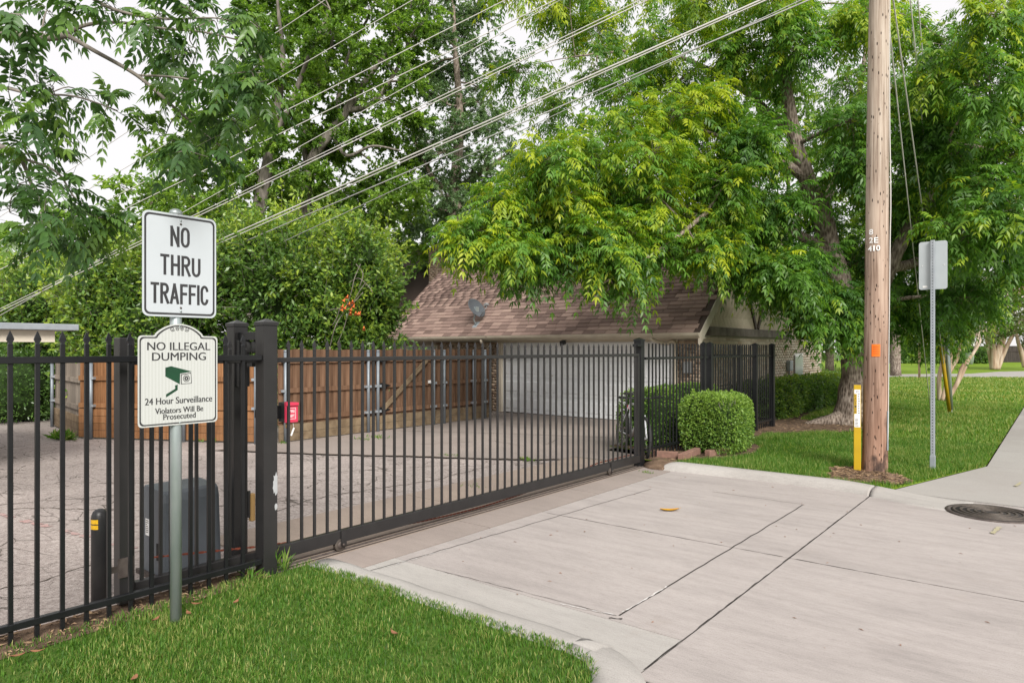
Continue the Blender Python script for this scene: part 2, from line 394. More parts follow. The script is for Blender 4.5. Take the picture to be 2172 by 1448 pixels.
class MB:
    def __init__(s): s.v = []; s.f = []; s.sm = []
    def add(s, verts, faces, smooth=False):
        n = len(s.v)
        s.v += [tuple(p) for p in verts]
        s.f += [tuple(i + n for i in fc) for fc in faces]
        s.sm += [smooth] * len(faces)
        return s
    def box(s, x0, x1, y0, y1, z0, z1):
        v = [(x0, y0, z0), (x1, y0, z0), (x1, y1, z0), (x0, y1, z0), (x0, y0, z1), (x1, y0, z1), (x1, y1, z1), (x0, y1, z1)]
        return s.add(v, [(0, 3, 2, 1), (4, 5, 6, 7), (0, 1, 5, 4), (1, 2, 6, 5), (2, 3, 7, 6), (3, 0, 4, 7)])
    def obox(s, c, u, v, w, hu, hv, hw):
        c = Vector(c); u = Vector(u).normalized() * hu; v = Vector(v).normalized() * hv; w = Vector(w).normalized() * hw
        P = [c - u - v - w, c + u - v - w, c + u + v - w, c - u + v - w, c - u - v + w, c + u - v + w, c + u + v + w, c - u + v + w]
        return s.add(P, [(0, 3, 2, 1), (4, 5, 6, 7), (0, 1, 5, 4), (1, 2, 6, 5), (2, 3, 7, 6), (3, 0, 4, 7)])
    def bar(s, a, b_, w, h, up=(0, 0, 1)):
        a = Vector(a); b_ = Vector(b_); u = b_ - a; L = u.length; u.normalize()
        side = u.cross(Vector(up)); side.normalize(); upv = side.cross(u)
        return s.obox((a + b_) / 2, u, side, upv, L / 2, w / 2, h / 2)
    def tube(s, pts, r, n=8, caps=True, smooth=True, jitter=0.0):
        pts = [Vector(p) for p in pts]
        rs = r if isinstance(r, (list, tuple)) else [r] * len(pts)
        ref = None; rings = []; V = []
        for i, p in enumerate(pts):
            t = (pts[min(i + 1, len(pts) - 1)] - pts[max(i - 1, 0)])
            if t.length < 1e-9: t = Vector((0, 0, 1))
            t.normalize()
            if ref is None:
                ref = Vector((1, 0, 0)) if abs(t.x) < 0.9 else Vector((0, 1, 0))
            a = (ref - t * ref.dot(t)); a.normalize(); ref = a
            bb = t.cross(a)
            for k in range(n):
                an = 2 * math.pi * k / n
                rr = rs[i]
                if jitter: rr *= 1 + jitter * mnoise.noise((p + a * math.cos(an) * 0.5 + bb * math.sin(an) * 0.5) * 3.0)
                V.append(p + (a * math.cos(an) + bb * math.sin(an)) * rr)
        Fc = []
        for i in range(len(pts) - 1):
            for k in range(n):
                a0 = i * n + k; a1 = i * n + (k + 1) % n
                Fc.append((a0, a1, a1 + n, a0 + n))
        if caps:
            Fc.append(tuple(reversed(range(n)))); Fc.append(tuple(range((len(pts) - 1) * n, len(pts) * n)))
        return s.add(V, Fc, smooth)
    def cyl(s, c, r, z0, z1, n=16, smooth=True):
        return s.tube([(c[0], c[1], z0), (c[0], c[1], z1)], r, n, True, smooth)
    def lathe(s, prof, c, n=20, axis='z', smooth=True):
        V = []; Fc = []
        for r, z in prof:
            for k in range(n):
                a = 2 * math.pi * k / n
                if axis == 'z': V.append((c[0] + r * math.cos(a), c[1] + r * math.sin(a), c[2] + z))
                elif axis == 'x': V.append((c[0] + z, c[1] + r * math.cos(a), c[2] + r * math.sin(a)))
                else: V.append((c[0] + r * math.cos(a), c[1] + z, c[2] - r * math.sin(a)))
        for i in range(len(prof) - 1):
            for k in range(n):
                a0 = i * n + k; a1 = i * n + (k + 1) % n
                Fc.append((a0, a1, a1 + n, a0 + n))
        Fc.append(tuple(reversed(range(n)))); Fc.append(tuple(range((len(prof) - 1) * n, len(prof) * n)))
        return s.add(V, Fc, smooth)
    def extrude(s, poly, fn, d0, d1):
        """poly: 2d points; fn(u, v, d) -> 3d point"""
        n = len(poly)
        V = [fn(u, v_, d0) for u, v_ in poly] + [fn(u, v_, d1) for u, v_ in poly]
        Fc = [tuple(reversed(range(n))), tuple(range(n, 2 * n))]
        for i in range(n):
            j = (i + 1) % n
            Fc.append((i, j, j + n, i + n))
        return s.add(V, Fc)
    def sheet(s, poly, z):
        return s.add([(p[0], p[1], z if len(p) < 3 else p[2]) for p in poly], [tuple(range(len(poly)))])
    def mesh(s, name, off=Vector((0, 0, 0)), bevel=0, segs=2):
        me = bpy.data.meshes.new(name)
        me.from_pydata([(p[0] - off[0], p[1] - off[1], p[2] - off[2]) for p in s.v], [], s.f)
        me.polygons.foreach_set('use_smooth', s.sm)
        bm = bmesh.new(); bm.from_mesh(me)
        bmesh.ops.recalc_face_normals(bm, faces=bm.faces)
        if bevel:
            ed = [e for e in bm.edges if len(e.link_faces) == 2 and e.calc_face_angle(0) > 0.6]
            bmesh.ops.bevel(bm, geom=ed, offset=bevel, segments=segs, profile=0.6, affect='EDGES')
        bm.to_mesh(me); bm.free()
        return me
    def build(s, name, mat, parent=None, bevel=0, segs=2, kind=None):
        me = s.mesh(name, org(parent), bevel, segs)
        return link_mesh(name, me, mat, parent, kind=kind)
def quads(name, V, mat, parent=None, tone=None, kind=None, face_sets=((0, 1, 2, 3),)):
    """V: (n, k, 3) vertices of n pieces, each with the same quads"""
    n, k, _ = V.shape
    off = org(parent)
    co = (V.reshape(-1, 3) - np.array(off)).astype(np.float32)
    fs = np.array(face_sets)
    loops = (np.arange(n)[:, None, None] * k + fs[None]).reshape(-1).astype(np.int32)
    nf = n * len(face_sets)
    me = bpy.data.meshes.new(name)
    me.vertices.add(len(co)); me.vertices.foreach_set('co', co.ravel())
    me.loops.add(len(loops)); me.loops.foreach_set('vertex_index', loops)
    me.polygons.add(nf); me.polygons.foreach_set('loop_start', np.arange(0, len(loops), fs.shape[1], dtype=np.int32))
    if tone is not None:
        at_ = me.attributes.new('tone', 'FLOAT', 'POINT')
        at_.data.foreach_set('value', np.repeat(tone.astype(np.float32), k))
    me.update(calc_edges=True)
    return link_mesh(name, me, mat, parent, kind=kind)
def nrm(a): return a / (np.linalg.norm(a, axis=-1, keepdims=True) + 1e-9)
def spline(pts, m=6):
    """pts: list of (Vector, radius) -> smooth resampled lists"""
    P = [Vector(p) for p, _ in pts]; Rr = [r for _, r in pts]
    out, ro = [], []
    for i in range(len(P) - 1):
        p0 = P[max(i - 1, 0)]; p1 = P[i]; p2 = P[i + 1]; p3 = P[min(i + 2, len(P) - 1)]
        for j in range(m):
            t = j / m
            out.append(0.5 * ((2 * p1) + (p2 - p0) * t + (2 * p0 - 5 * p1 + 4 * p2 - p3) * t * t + (3 * p1 - p0 - 3 * p2 + p3) * t ** 3))
            ro.append(Rr[i] * (1 - t) + Rr[i + 1] * t)
    out.append(P[-1]); ro.append(Rr[-1])
    return out, ro
def text_geo(body, size, xs=1.0, bold=0.0, spacing=1.0):
    c = bpy.data.curves.new('txt', 'FONT')
    c.body = body; c.size = size; c.align_x = 'CENTER'; c.align_y = 'CENTER'
    c.offset = bold; c.space_character = spacing; c.resolution_u = 4
    o = bpy.data.objects.new('txt', c); COL.objects.link(o)
    bpy.context.view_layer.update()
    me = bpy.data.meshes.new_from_object(o.evaluated_get(bpy.context.evaluated_depsgraph_get()))
    V = [(v.co.x * xs, v.co.y) for v in me.vertices]; Fc = [tuple(p.vertices) for p in me.polygons]
    bpy.data.objects.remove(o); bpy.data.curves.remove(c); bpy.data.meshes.remove(me)
    return V, Fc
def struct(name, mb, mat, parent=None, bevel=0):
    o = mb.build(name, mat, parent, bevel)
    if parent is None: o['kind'] = 'structure'
    return o

M['olive_paint'] = pmat('olive_paint', (0.34, 0.31, 0.16), (0.36, 0.33, 0.27), 14, 0.9)

M['wire_mid'] = pmat('wire_mid', (0.42, 0.42, 0.41), (0.36, 0.36, 0.35), 3, 0.5)
M['straw'] = pmat('straw', (0.34, 0.24, 0.14), (0.20, 0.12, 0.07), 3, 0.8)

M['vine_bloom'] = pmat('vine_bloom', (0.62, 0.16, 0.04), (0.50, 0.11, 0.03), 20, 0.6)

M['pipe'] = pmat('pipe', (0.20, 0.225, 0.25), (0.16, 0.185, 0.21), 10, 0.45, 0.3, 0.5)
M['street_dirty'] = street_mat('street_dirty', (0.30, 0.27, 0.255), (0.25, 0.225, 0.21), 0.7)

# ================================================================== SETTING
g = MB().sheet([(-400, -400), (400, -400), (400, 400), (-400, 400)], -0.2)
struct('ground', g, 'terrain')

def slab_piece(parent, x0, x1, y0, y1, mat, z=0.0, th=0.05, gap=0.006):
    mb = MB().box(x0 + gap, x1 - gap, y0 + gap, y1 - gap, z - th, z)
    return mb.build('slab', mat, parent)

street = struct('street', MB().sheet([(-4.05, 3.0), (60, 3.0), (60, 8.76), (-4.05, 8.76)], -0.006), 'joint')
xs = [-4.05, -1.65, 3.2, 8.1, 13.0, 18.0, 26, 34]
ys = [3.02, 5.5, 8.75]
for i in range(len(xs) - 1):
    for j in range(2):
        if i == 0 and j == 0:
            slab_piece(street, xs[i], xs[i + 1], ys[0], 3.57, 'kerb', gap=0.003)
            slab_piece(street, xs[i], xs[i + 1], 3.57, ys[1], 'street', gap=0.003)
            continue
        slab_piece(street, xs[i], xs[i + 1], ys[j], ys[j + 1], 'street')
# (dirt along the joints)
def ribbon(pts, w, z, mb=None, jit=0.0):
    mb = mb or MB()
    pts = [Vector((p[0], p[1], 0)) for p in pts]
    L, Rr = [], []
    for i, p in enumerate(pts):
        t = (pts[min(i + 1, len(pts) - 1)] - pts[max(i - 1, 0)]).normalized()
        s = Vector((-t.y, t.x, 0)) * (w / 2 * (1 + random.uniform(-jit, jit)))
        L.append((p.x + s.x, p.y + s.y, z)); Rr.append((p.x - s.x, p.y - s.y, z))
    n = len(pts)
    mb.add(L + Rr, [(i, i + n, i + n + 1, i + 1) for i in range(n - 1)])
    return mb
def jag(a, b_, n, amp):
    out = []
    for i in range(n + 1):
        t = i / n
        out.append((a[0] + (b_[0] - a[0]) * t + random.uniform(-amp, amp), a[1] + (b_[1] - a[1]) * t + random.uniform(-amp, amp)))
    return out
ribbon(jag((-1.65, 3.12), (-1.65, 8.35), 90, 0.003), 0.008, 0.002, jit=0.55).build('joint_seal', 'joint', street)
ribbon(jag((-1.6, 5.5), (3.0, 5.5), 70, 0.003), 0.006, 0.002, jit=0.7).build('joint_seal', 'joint', street)
ribbon(jag((-4.0, 5.5), (-1.7, 5.5), 40, 0.003), 0.006, 0.002, jit=0.7).build('joint_seal', 'joint', street)
ribbon(jag((-2.1, 3.66), (-2.1, 7.45), 30, 0.005), 0.011, 0.003).build('saw_cut', 'joint', street)
ribbon(jag((-3.72, 7.2), (-3.95, 3.25), 40, 0.008), 0.007, 0.003).build('saw_cut', 'joint', street)
ribbon(jag((-3.1, 7.5), (-2.12, 7.48), 20, 0.006), 0.006, 0.003).build('saw_cut', 'joint', street)
ribbon(jag((-3.6, 3.57), (-2.12, 3.64), 24, 0.005), 0.004, 0.003, jit=0.6).build('saw_cut', 'joint', street)
ribbon(jag((-2.11, 3.7), (-2.1, 4.3), 14, 0.006), 0.007, 0.005, jit=0.9).build('sealant_line', 'tint_white', street)
ribbon(jag((-2.5, 3.585), (-2.14, 3.64), 12, 0.006), 0.006, 0.005, jit=0.9).build('sealant_line', 'tint_white', street)
ribbon(jag((-3.93, 3.3), (-3.88, 4.0), 14, 0.006), 0.006, 0.005, jit=0.9).build('sealant_line', 'tint_white', street)
mb = MB(); ribbon(jag((-2.14, 3.58), (-2.06, 3.62), 6, 0.008), 0.014, 0.004, mb, 0.7); mb.build('crack', 'joint', street)

for x, y, a in ((2160, 1035, 0.8), (2113, 1125, 0.5)):
    p = gnd(x, y, 0.0)
    ribbon(jag((p.x - 0.02, p.y - 0.16), (p.x + 0.02, p.y + 0.16), 14, 0.004), 0.032, 0.009 if y > 1100 else 0.012 + 0.07 * min(max((p.y - 8.77) / 2.2, 0), 1), jit=0.35).build('paint_mark', 'olive_paint', street)
# concrete strip the gate rolls over
strip = struct('gate_apron', MB().sheet([(-5.75, 2.95), (-4.05, 2.95), (-4.05, 8.62), (-5.75, 8.62)], -0.008), 'joint')
for a, b_ in ((2.98, 4.72), (4.72, 6.6), (6.6, 8.62)):
    slab_piece(strip, -4.46, -4.06, a, b_, 'apron', 0.001)
for a, b_ in ((2.9, 5.2), (5.2, 8.62)):
    slab_piece(strip, -5.74, -4.46, a, b_, 'gate_strip', 0.0)
# alley behind the gate
drive = struct('driveway', MB().sheet([(-45, -12), (-4.36, -12), (-4.36, 2.9), (-5.74, 2.9), (-5.74, 8.62), (-5.74, 13.7), (-45, 13.7)], -0.012), 'aggregate')
crk = [(-10.6, 5.55), (-9.9, 5.9), (-9.6, 6.02), (-8.7, 6.5), (-7.8, 7.02), (-6.9, 7.5), (-6.05, 8.0), (-5.74, 8.3)]
ga = struct('garage_apron', MB().sheet(crk + [(-5.74, 8.625), (-4.7, 8.625), (-4.75, 9.3), (-5.7, 9.5), (-5.92, 13.64), (-10.6, 13.64)], 0.004), 'apron')
cl = []
for a, b_ in zip(crk[:-1], crk[1:]): cl += jag(a, b_, 7, 0.025)[:-1]
ribbon(cl, 0.045, 0.008, jit=0.7).build('crack', 'crack_fill', drive)
ribbon(jag((-10.2, 9.15), (-8.6, 10.0), 12, 0.012) + jag((-8.6, 10.0), (-6.1, 11.0), 16, 0.014)[1:], 0.018, 0.008, jit=0.6).build('crack', 'crack_fill', ga)
for a, b_ in (((-7.9, 9.2), (-7.0, 9.0)), ((-7.1, 10.2), (-6.8, 9.3)), ((-8.5, 8.1), (-8.0, 8.9))):
    ribbon(jag(a, b_, 9, 0.03), 0.010, 0.008, jit=0.6).build('crack', 'crack_fill', ga)
for pts in ([(-6.0, 3.2), (-6.4, 4.6), (-6.1, 6.0), (-6.3, 7.6)], [(-8.5, 2.2), (-7.2, 3.1), (-6.4, 4.4)], [(-9.2, 3.3), (-7.9, 4.4), (-7.4, 5.9), (-6.6, 7.2)], [(-9.6, 0.9), (-8.6, 2.4), (-7.8, 4.2)], [(-5.9, 0.6), (-5.6, 1.6), (-5.9, 2.6)]):
    q = []
    for a, b_ in zip(pts[:-1], pts[1:]): q += jag(a, b_, 14, 0.035)[:-1]
    ribbon(q, 0.012, -0.008, jit=0.8).build('crack', 'crack_fill', drive)
# faint line of red marking paint
for k in range(16):
    t = k / 15
    x = -8.4 + 2.5 * t; y = 2.05 + 0.36 * t
    if k % 4 == 3: continue
    ribbon(jag((x, y), (x + 0.13, y + 0.019), 4, 0.008), 0.055, -0.007, jit=0.8).build('paint_mark', 'red_stain', drive)

# left kerb
def kerb_sweep(rows, mat='kerb', name='kerb'):
    """rows: list of cross-sections, each a list of 3d points"""
    n = len(rows[0]); mb = MB(); V = [p for r_ in rows for p in r_]; Fc = []
    for i in range(len(rows) - 1):
        for k in range(n - 1):
            Fc.append((i * n + k, i * n + k + 1, (i + 1) * n + k + 1, (i + 1) * n + k))
    Fc.append(tuple(range(n))); Fc.append(tuple(range((len(rows) - 1) * n, len(rows) * n)))
    mb.add(V, Fc, True)
    o = mb.build(name, mat); o['kind'] = 'structure'
    return o
rows = []
for i in range(13):
    x = -4.34 + i * (2.44 / 12)
    e = 0.008 * math.sin(i * 2.1)
    rows.append([(x, 2.98, -0.05), (x, 2.98, 0.035), (x, 3.06, 0.05), (x, 3.15 + e, 0.045), (x, 3.23 + e, 0.015), (x, 3.27 + e, -0.03)])
kerb_sweep(rows)
rows = []
for i in range(9):
    a = R(90 * i / 8)
    # corner turning towards the viewer's pavement
    cx_, cy_ = -2.05, 2.66
    rows.append([(cx_ + math.sin(a) * r_, cy_ + math.cos(a) * r_, z) for r_, z in ((0.32, -0.05), (0.32, 0.035), (0.40, 0.05), (0.49, 0.045), (0.57, 0.015), (0.61, -0.03))])
rows.insert(0, rows[0]) if True else rows.insert(0, [(-1.89 - 0.0, 2.78, -0.05)] if False else [(-2.06, y, z) for y, z in ((2.78, -0.05), (2.78, 0.05), (2.97, 0.055), (3.06, 0.045), (3.13, 0.012), (3.16, -0.03))])
kerb_sweep(rows[1:])
pave = struct('pavement', MB().sheet([(-1.70, -8), (4, -8), (4, 3.0), (-1.60, 3.0)], -0.03), 'joint')
for a, b_ in ((-6, -3), (-3, 0), (0, 2.98)):
    slab_piece(pave, -1.70, 0.2, a, b_, 'walk', 0.004)
    slab_piece(pave, 0.2, 3.9, a, b_, 'walk', 0.004)

# right kerb, sinking into the pavement crossing
def kr(x):
    t = min(max((x + 2.1) / 1.25, 0), 1); t = t * t * (3 - 2 * t)
    foot = 8.42 + 0.06 * math.sin((x + 4.1) * 1.2) if x < -2.1 else 8.46 - 0.36 * t
    back = 8.66 + 0.11 * t
    h = 0.098 * (1 - t)
    return foot, back, h
def krow(x, hs=1.0, sh=0.0):
    f_, bk, h = kr(x); h *= hs
    w_ = bk - f_
    return [(x, f_ - 0.02, -0.03), (x, f_, 0.004), (x, f_ + 0.10 * w_, h * 0.45 + 0.004), (x, f_ + 0.28 * w_, h * 0.86 + 0.005), (x, f_ + 0.55 * w_, h + 0.006), (x, f_ + 0.9 * w_, h + 0.004), (x, bk, h - 0.004), (x, bk, -0.06)]
X0 = [-3.98 + i * 0.1 for i in range(24)]
kerb_sweep([krow(-4.22, 0.55), krow(-4.15, 0.8), krow(-4.06, 0.96)] + [krow(x) for x in X0 if x < -1.66] + [krow(-1.662)])
kerb_sweep([krow(-1.642)] + [krow(-1.6 + i * 0.08) for i in range(12)])
mb = MB()   # worn brown lump where the kerb starts
mb.lathe([(0.30, -0.03), (0.27, 0.03), (0.17, 0.075), (0.05, 0.09)], (-4.27, 8.66, 0.0), 14)
for i, p in enumerate(mb.v): mb.v[i] = (p[0], p[1] + 0.06 * mnoise.noise(Vector(p) * 4), max(p[2] + 0.03 * mnoise.noise(Vector(p) * 7), -0.03))
o = mb.build('kerb', 'soil'); o['kind'] = 'structure'

# pavement on the right
sw = struct('sidewalk', MB().sheet([(-1.50, 8.79), (1.2, 8.79), (1.2, 46), (-0.72, 46), (-0.72, 11.02)], -0.02), 'joint')
def zs(y): return 0.006 + 0.07 * min(max((y - 8.77) / 2.2, 0), 1)
def sw_piece(poly):
    n = len(poly)
    mb = MB(); mb.add([(x, y, zs(y)) for x, y in poly] + [(x, y, -0.05) for x, y in poly], [tuple(range(n)), tuple(range(n, 2 * n))] + [(i, (i + 1) % n, (i + 1) % n + n, i + n) for i in range(n)])
    mb.build('slab', 'walk', sw)
sw_piece([(-1.53, 8.778), (1.2, 8.778), (1.2, 11.0), (-0.76, 11.0)])
yy = 11.012
while yy < 44:
    sw_piece([(-0.76, yy), (1.2, yy), (1.2, yy + 1.788), (-0.76, yy + 1.788)]); yy += 1.8

# lawns
struct('soil_strip', MB().sheet([(-4.60, -3), (-4.26, -3), (-4.28, 0.6), (-4.24, 1.2), (-4.27, 1.9), (-4.30, 2.4), (-4.36, 2.66), (-4.60, 2.66)], 0.034), 'soil')
LZ = 0.070
lawn_right_poly = [(-4.72, 8.66), (-4.2, 8.66), (-1.95, 8.665), (-1.72, 8.70), (-1.56, 8.79), (-0.78, 11.0), (-0.78, 47.0), (-3.5, 45.2), (-8.0, 41.6), (-16, 35.2), (-16, 25), (-5.86, 25), (-5.86, 13.6), (-5.68, 9.52), (-4.78, 9.3)]
CC = (-1.545, 8.795)
def lawn_z(x, y):
    dd = -(x - CC[0]) * 0.945 + (y - CC[1]) * 0.328
    return float(np.clip(0.004 + 0.07 * np.clip((y - 8.77) / 2.2, 0, 1) + 0.12 * np.maximum(dd, 0), 0.004, LZ))
def lawn_zv(P):
    dd = -(P[:, 0] - CC[0]) * 0.945 + (P[:, 1] - CC[1]) * 0.328
    return np.clip(0.004 + 0.07 * np.clip((P[:, 1] - 8.77) / 2.2, 0, 1) + 0.12 * np.maximum(dd, 0), 0.004, LZ)
mbl = MB()
mbl.sheet([(-4.72, 8.66), (-4.2, 8.66), (-2.3, 8.665), (-2.3, 9.9), (-1.9, 11.0), (-0.78, 11.0)] + lawn_right_poly[6:], LZ)
px0 = [(-2.3, 8.665), (-2.0, 8.665), (-1.8, 8.69), (-1.68, 8.72), CC, (-1.44, 9.1), (-1.31, 9.46), (-1.14, 9.97), (-0.96, 10.48), (-0.78, 11.0), (-1.9, 11.0), (-2.3, 9.9)]
VV = [(x, y, lawn_z(x, y)) for x, y in px0]
VV += [((x - 1.9) / 2, (y + 9.75) / 2, lawn_z((x - 1.9) / 2, (y + 9.75) / 2)) for x, y in px0] + [(-1.9, 9.75, LZ)]
NN = len(px0)
mbl.add(VV, [(i, (i + 1) % NN, (i + 1) % NN + NN, i + NN) for i in range(NN)] + [(i + NN, (i + 1) % NN + NN, 2 * NN) for i in range(NN)])
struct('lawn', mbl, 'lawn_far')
lawn_left_poly = [(-4.36, -8), (-1.72, -8), (-1.72, 2.62), (-1.77, 2.82), (-1.88, 2.95), (-2.06, 3.0), (-4.36, 3.0)]
struct('lawn', MB().sheet(lawn_left_poly, 0.030), 'lawn')
far_street = struct('far_street', MB().add([tuple(at(x, 740, k)[:2]) + (z,) for x, k, z in ((1500, 36.9, 0.05), (2172, 37.2, 0.05), (2600, 37.2, 0.05), (2600, 47.5, 0.10), (2172, 47.3, 0.10), (2120, 46.2, 0.10), (2060, 43.0, 0.08), (1900, 42.0, 0.08), (1500, 41.5, 0.08))], [tuple(range(9))]), 'walk')
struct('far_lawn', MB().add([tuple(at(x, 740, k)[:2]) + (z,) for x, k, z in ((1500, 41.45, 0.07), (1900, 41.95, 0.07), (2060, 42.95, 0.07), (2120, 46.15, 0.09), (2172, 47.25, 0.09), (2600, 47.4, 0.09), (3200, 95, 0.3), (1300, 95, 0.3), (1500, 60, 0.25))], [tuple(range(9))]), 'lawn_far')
soil_poly = [(-4.71, 8.68), (-4.15, 8.68), (-4.05, 9.1), (-3.72, 9.5), (-3.55, 10.2), (-3.7, 10.9), (-4.1, 11.5), (-4.18, 12.6), (-3.65, 13.2), (-3.0, 14.1), (-2.9, 14.9), (-3.4, 15.4), (-4.5, 15.8), (-4.75, 18), (-4.8, 23.5), (-5.85, 23.5), (-5.85, 13.6), (-5.66, 9.54), (-4.76, 9.32)]
struct('soil_bed', MB().sheet(soil_poly, LZ + 0.006), 'soil')
ring = []
for i in range(26):
    a = 2 * math.pi * i / 26
    r_ = 0.45 + 0.10 * math.sin(3 * a + 1) + random.uniform(-0.05, 0.05)
    qx, qy = -1.93 + r_ * math.cos(a) * 1.05, max(9.30 + r_ * math.sin(a) * 1.05, 8.72)
    qx = min(qx, -1.60 + 0.353 * (qy - 8.79)); ring.append((qx, qy))
rc = (-1.93, 9.35)
VV = []
for f_ in (1.0, 0.66, 0.33): VV += [(rc[0] + (x - rc[0]) * f_, rc[1] + (y - rc[1]) * f_) for x, y in ring]
VV = [(x, y, lawn_z(x, y) + 0.008 + 0.012 * abs(mnoise.noise(Vector((x * 6, y * 6, 0))))) for x, y in VV] + [(rc[0], rc[1], LZ + 0.012)]
n_ = len(ring)
struct('soil_patch', MB().add(VV, [(i + a * n_, (i + 1) % n_ + a * n_, (i + 1) % n_ + (a + 1) * n_, i + (a + 1) * n_) for a in (0, 1) for i in range(n_)] + [(i + 2 * n_, (i + 1) % n_ + 2 * n_, 3 * n_) for i in range(n_)]), 'soil')
ring_poly = ring

# ------------------------------------------------------------------ grass
def inpoly(P, poly):
    x, y = P[:, 0], P[:, 1]; ins = np.zeros(len(P), bool)
    n = len(poly)
    for i in range(n):
        x0, y0 = poly[i][:2]; x1, y1 = poly[i - 1][:2]
        c = ((y0 > y) != (y1 > y)) & (x < (x1 - x0) * (y - y0) / (y1 - y0 + 1e-12) + x0)
        ins ^= c
    return ins
def clump_noise(P, seed):
    q = np.random.default_rng(seed + 77); out = np.zeros(len(P))
    for f_, a_2 in ((2.2, 0.30), (5.5, 0.26), (13.0, 0.22), (31.0, 0.18)):
        for _ in range(3):
            th_ = q.uniform(0, 6.28); ph = q.uniform(0, 6.28)
            out += a_2 / 1.7 * np.sin((P[:, 0] * math.cos(th_) + P[:, 1] * math.sin(th_)) * f_ * q.uniform(0.7, 1.4) + ph)
    return np.clip(out, -1, 1)
def grass(name, label, box, n, z, hgt, wid, keep=None, drop=None, tone=(0.45, 0.25), seed=1, thin=None, zfun=None):
    r = np.random.default_rng(seed)
    P = np.stack([r.uniform(box[0], box[1], n), r.uniform(box[2], box[3], n)], 1)
    ok = np.ones(n, bool)
    if keep is not None: ok &= inpoly(P, keep)
    for d in (drop or []): ok &= ~inpoly(P, d)
    if thin is not None: ok &= r.random(n) < thin(P)
    P = P[ok]; n = len(P)
    if zfun is not None: z = zfun(P)
    # soft patches of longer and drier grass
    pat = clump_noise(P, seed)
    ok2 = r.random(n) < np.clip(0.72 + 0.5 * pat, 0.25, 1.0)
    P = P[ok2]; pat = pat[ok2]; n = len(P)
    if zfun is not None: z = zfun(P)
    h = r.uniform(hgt[0], hgt[1], n) * (1 + 0.38 * pat)
    an = r.uniform(0, 2 * np.pi, n); lean = r.uniform(0.1, 0.9, n) * h
    dx, dy = np.cos(an), np.sin(an)
    w = r.uniform(wid[0], wid[1], n) / 2
    sx, sy = -dy * w, dx * w
    V = np.zeros((n, 6, 3))
    for i, (f, hh, ww) in enumerate(((0, 0, 1), (0.35, 0.6, 0.9), (1.0, 1.0, 0.12))):
        cx_ = P[:, 0] + dx * lean * f; cy_ = P[:, 1] + dy * lean * f
        zz = z + h * hh * (1 - 0.25 * f * (lean / h))
        V[:, 2 * i] = np.stack([cx_ - sx * ww, cy_ - sy * ww, zz], 1)
        V[:, 2 * i + 1] = np.stack([cx_ + sx * ww, cy_ + sy * ww, zz], 1)
    tn = np.clip(tone[0] + r.normal(0, tone[1], n) + 0.2 * pat, 0, 1)
    tn = np.where(r.random(n) < 0.03, 0.95, tn)
    if box[2] > 3:      # far turf: one face a blade
        V = V[:, [0, 1, 5, 4]]
        o = quads(name, V, 'grass', None, tn, 'stuff')
    else:
        o = quads(name, V, 'grass', None, tn, 'stuff', ((0, 1, 3, 2), (2, 3, 5, 4)))
    return tag(o, label, 'grass')
def near_fence(P):
    d = np.clip((P[:, 0] + 4.36) / 0.55, 0, 1)
    return 0.35 + 0.65 * d + 0.15 * np.sin(P[:, 1] * 11)
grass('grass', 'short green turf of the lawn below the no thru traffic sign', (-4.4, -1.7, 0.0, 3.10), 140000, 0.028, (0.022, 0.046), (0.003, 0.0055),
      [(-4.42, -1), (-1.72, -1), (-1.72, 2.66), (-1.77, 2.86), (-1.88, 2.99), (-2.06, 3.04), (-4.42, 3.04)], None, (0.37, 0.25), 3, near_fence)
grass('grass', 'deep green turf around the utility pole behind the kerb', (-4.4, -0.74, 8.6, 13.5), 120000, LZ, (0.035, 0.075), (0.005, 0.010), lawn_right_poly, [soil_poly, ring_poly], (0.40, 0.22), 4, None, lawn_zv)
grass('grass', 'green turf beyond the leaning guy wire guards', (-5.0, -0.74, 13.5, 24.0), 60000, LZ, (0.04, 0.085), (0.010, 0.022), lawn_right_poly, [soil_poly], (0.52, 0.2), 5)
grass('grass', 'yellow green turf running out to the far street', (-12.0, -0.74, 24.0, 46.0), 60000, LZ, (0.05, 0.10), (0.03, 0.06), lawn_right_poly, None, (0.6, 0.18), 6)

# dry leaves, twigs and chips on the bare soil
mb = MB(); rm_ = random.Random(17)
def chips(n, box, poly, zf, L=(0.012, 0.05)):
    k = 0
    while k < n:
        x = rm_.uniform(box[0], box[1]); y = rm_.uniform(box[2], box[3])
        if not inpoly(np.array([[x, y]]), poly)[0]: k += 0.2; continue
        a = rm_.uniform(0, 6.3); l_ = rm_.uniform(*L); w_ = l_ * rm_.choice([0.12, 0.3, 0.45]); z = zf(x, y)
        c_, s_ = math.cos(a), math.sin(a)
        mb.add([(x - l_ * c_, y - l_ * s_, z + 0.002), (x + w_ * s_, y - w_ * c_, z + rm_.uniform(0.003, 0.014)), (x + l_ * c_, y + l_ * s_, z + rm_.uniform(0.002, 0.012)), (x - w_ * s_, y + w_ * c_, z + rm_.uniform(0.003, 0.014))], [(0, 1, 2, 3)])
        k += 1
chips(1500, (-5.8, -2.9, 8.7, 17.0), soil_poly, lambda x, y: LZ + 0.007)
chips(900, (-2.7, -1.2, 8.6, 10.1), ring_poly, lambda x, y: lawn_z(x, y) + 0.012, (0.01, 0.04))
chips(700, (-4.6, -4.2, -1.0, 2.66), [(-4.60, -3), (-4.26, -3), (-4.26, 2.66), (-4.60, 2.66)], lambda x, y: 0.036, (0.008, 0.03))
tag(mb.build('mulch', 'straw', kind='stuff'), 'dry leaves and wood chips scattered on the bare soil', 'mulch')

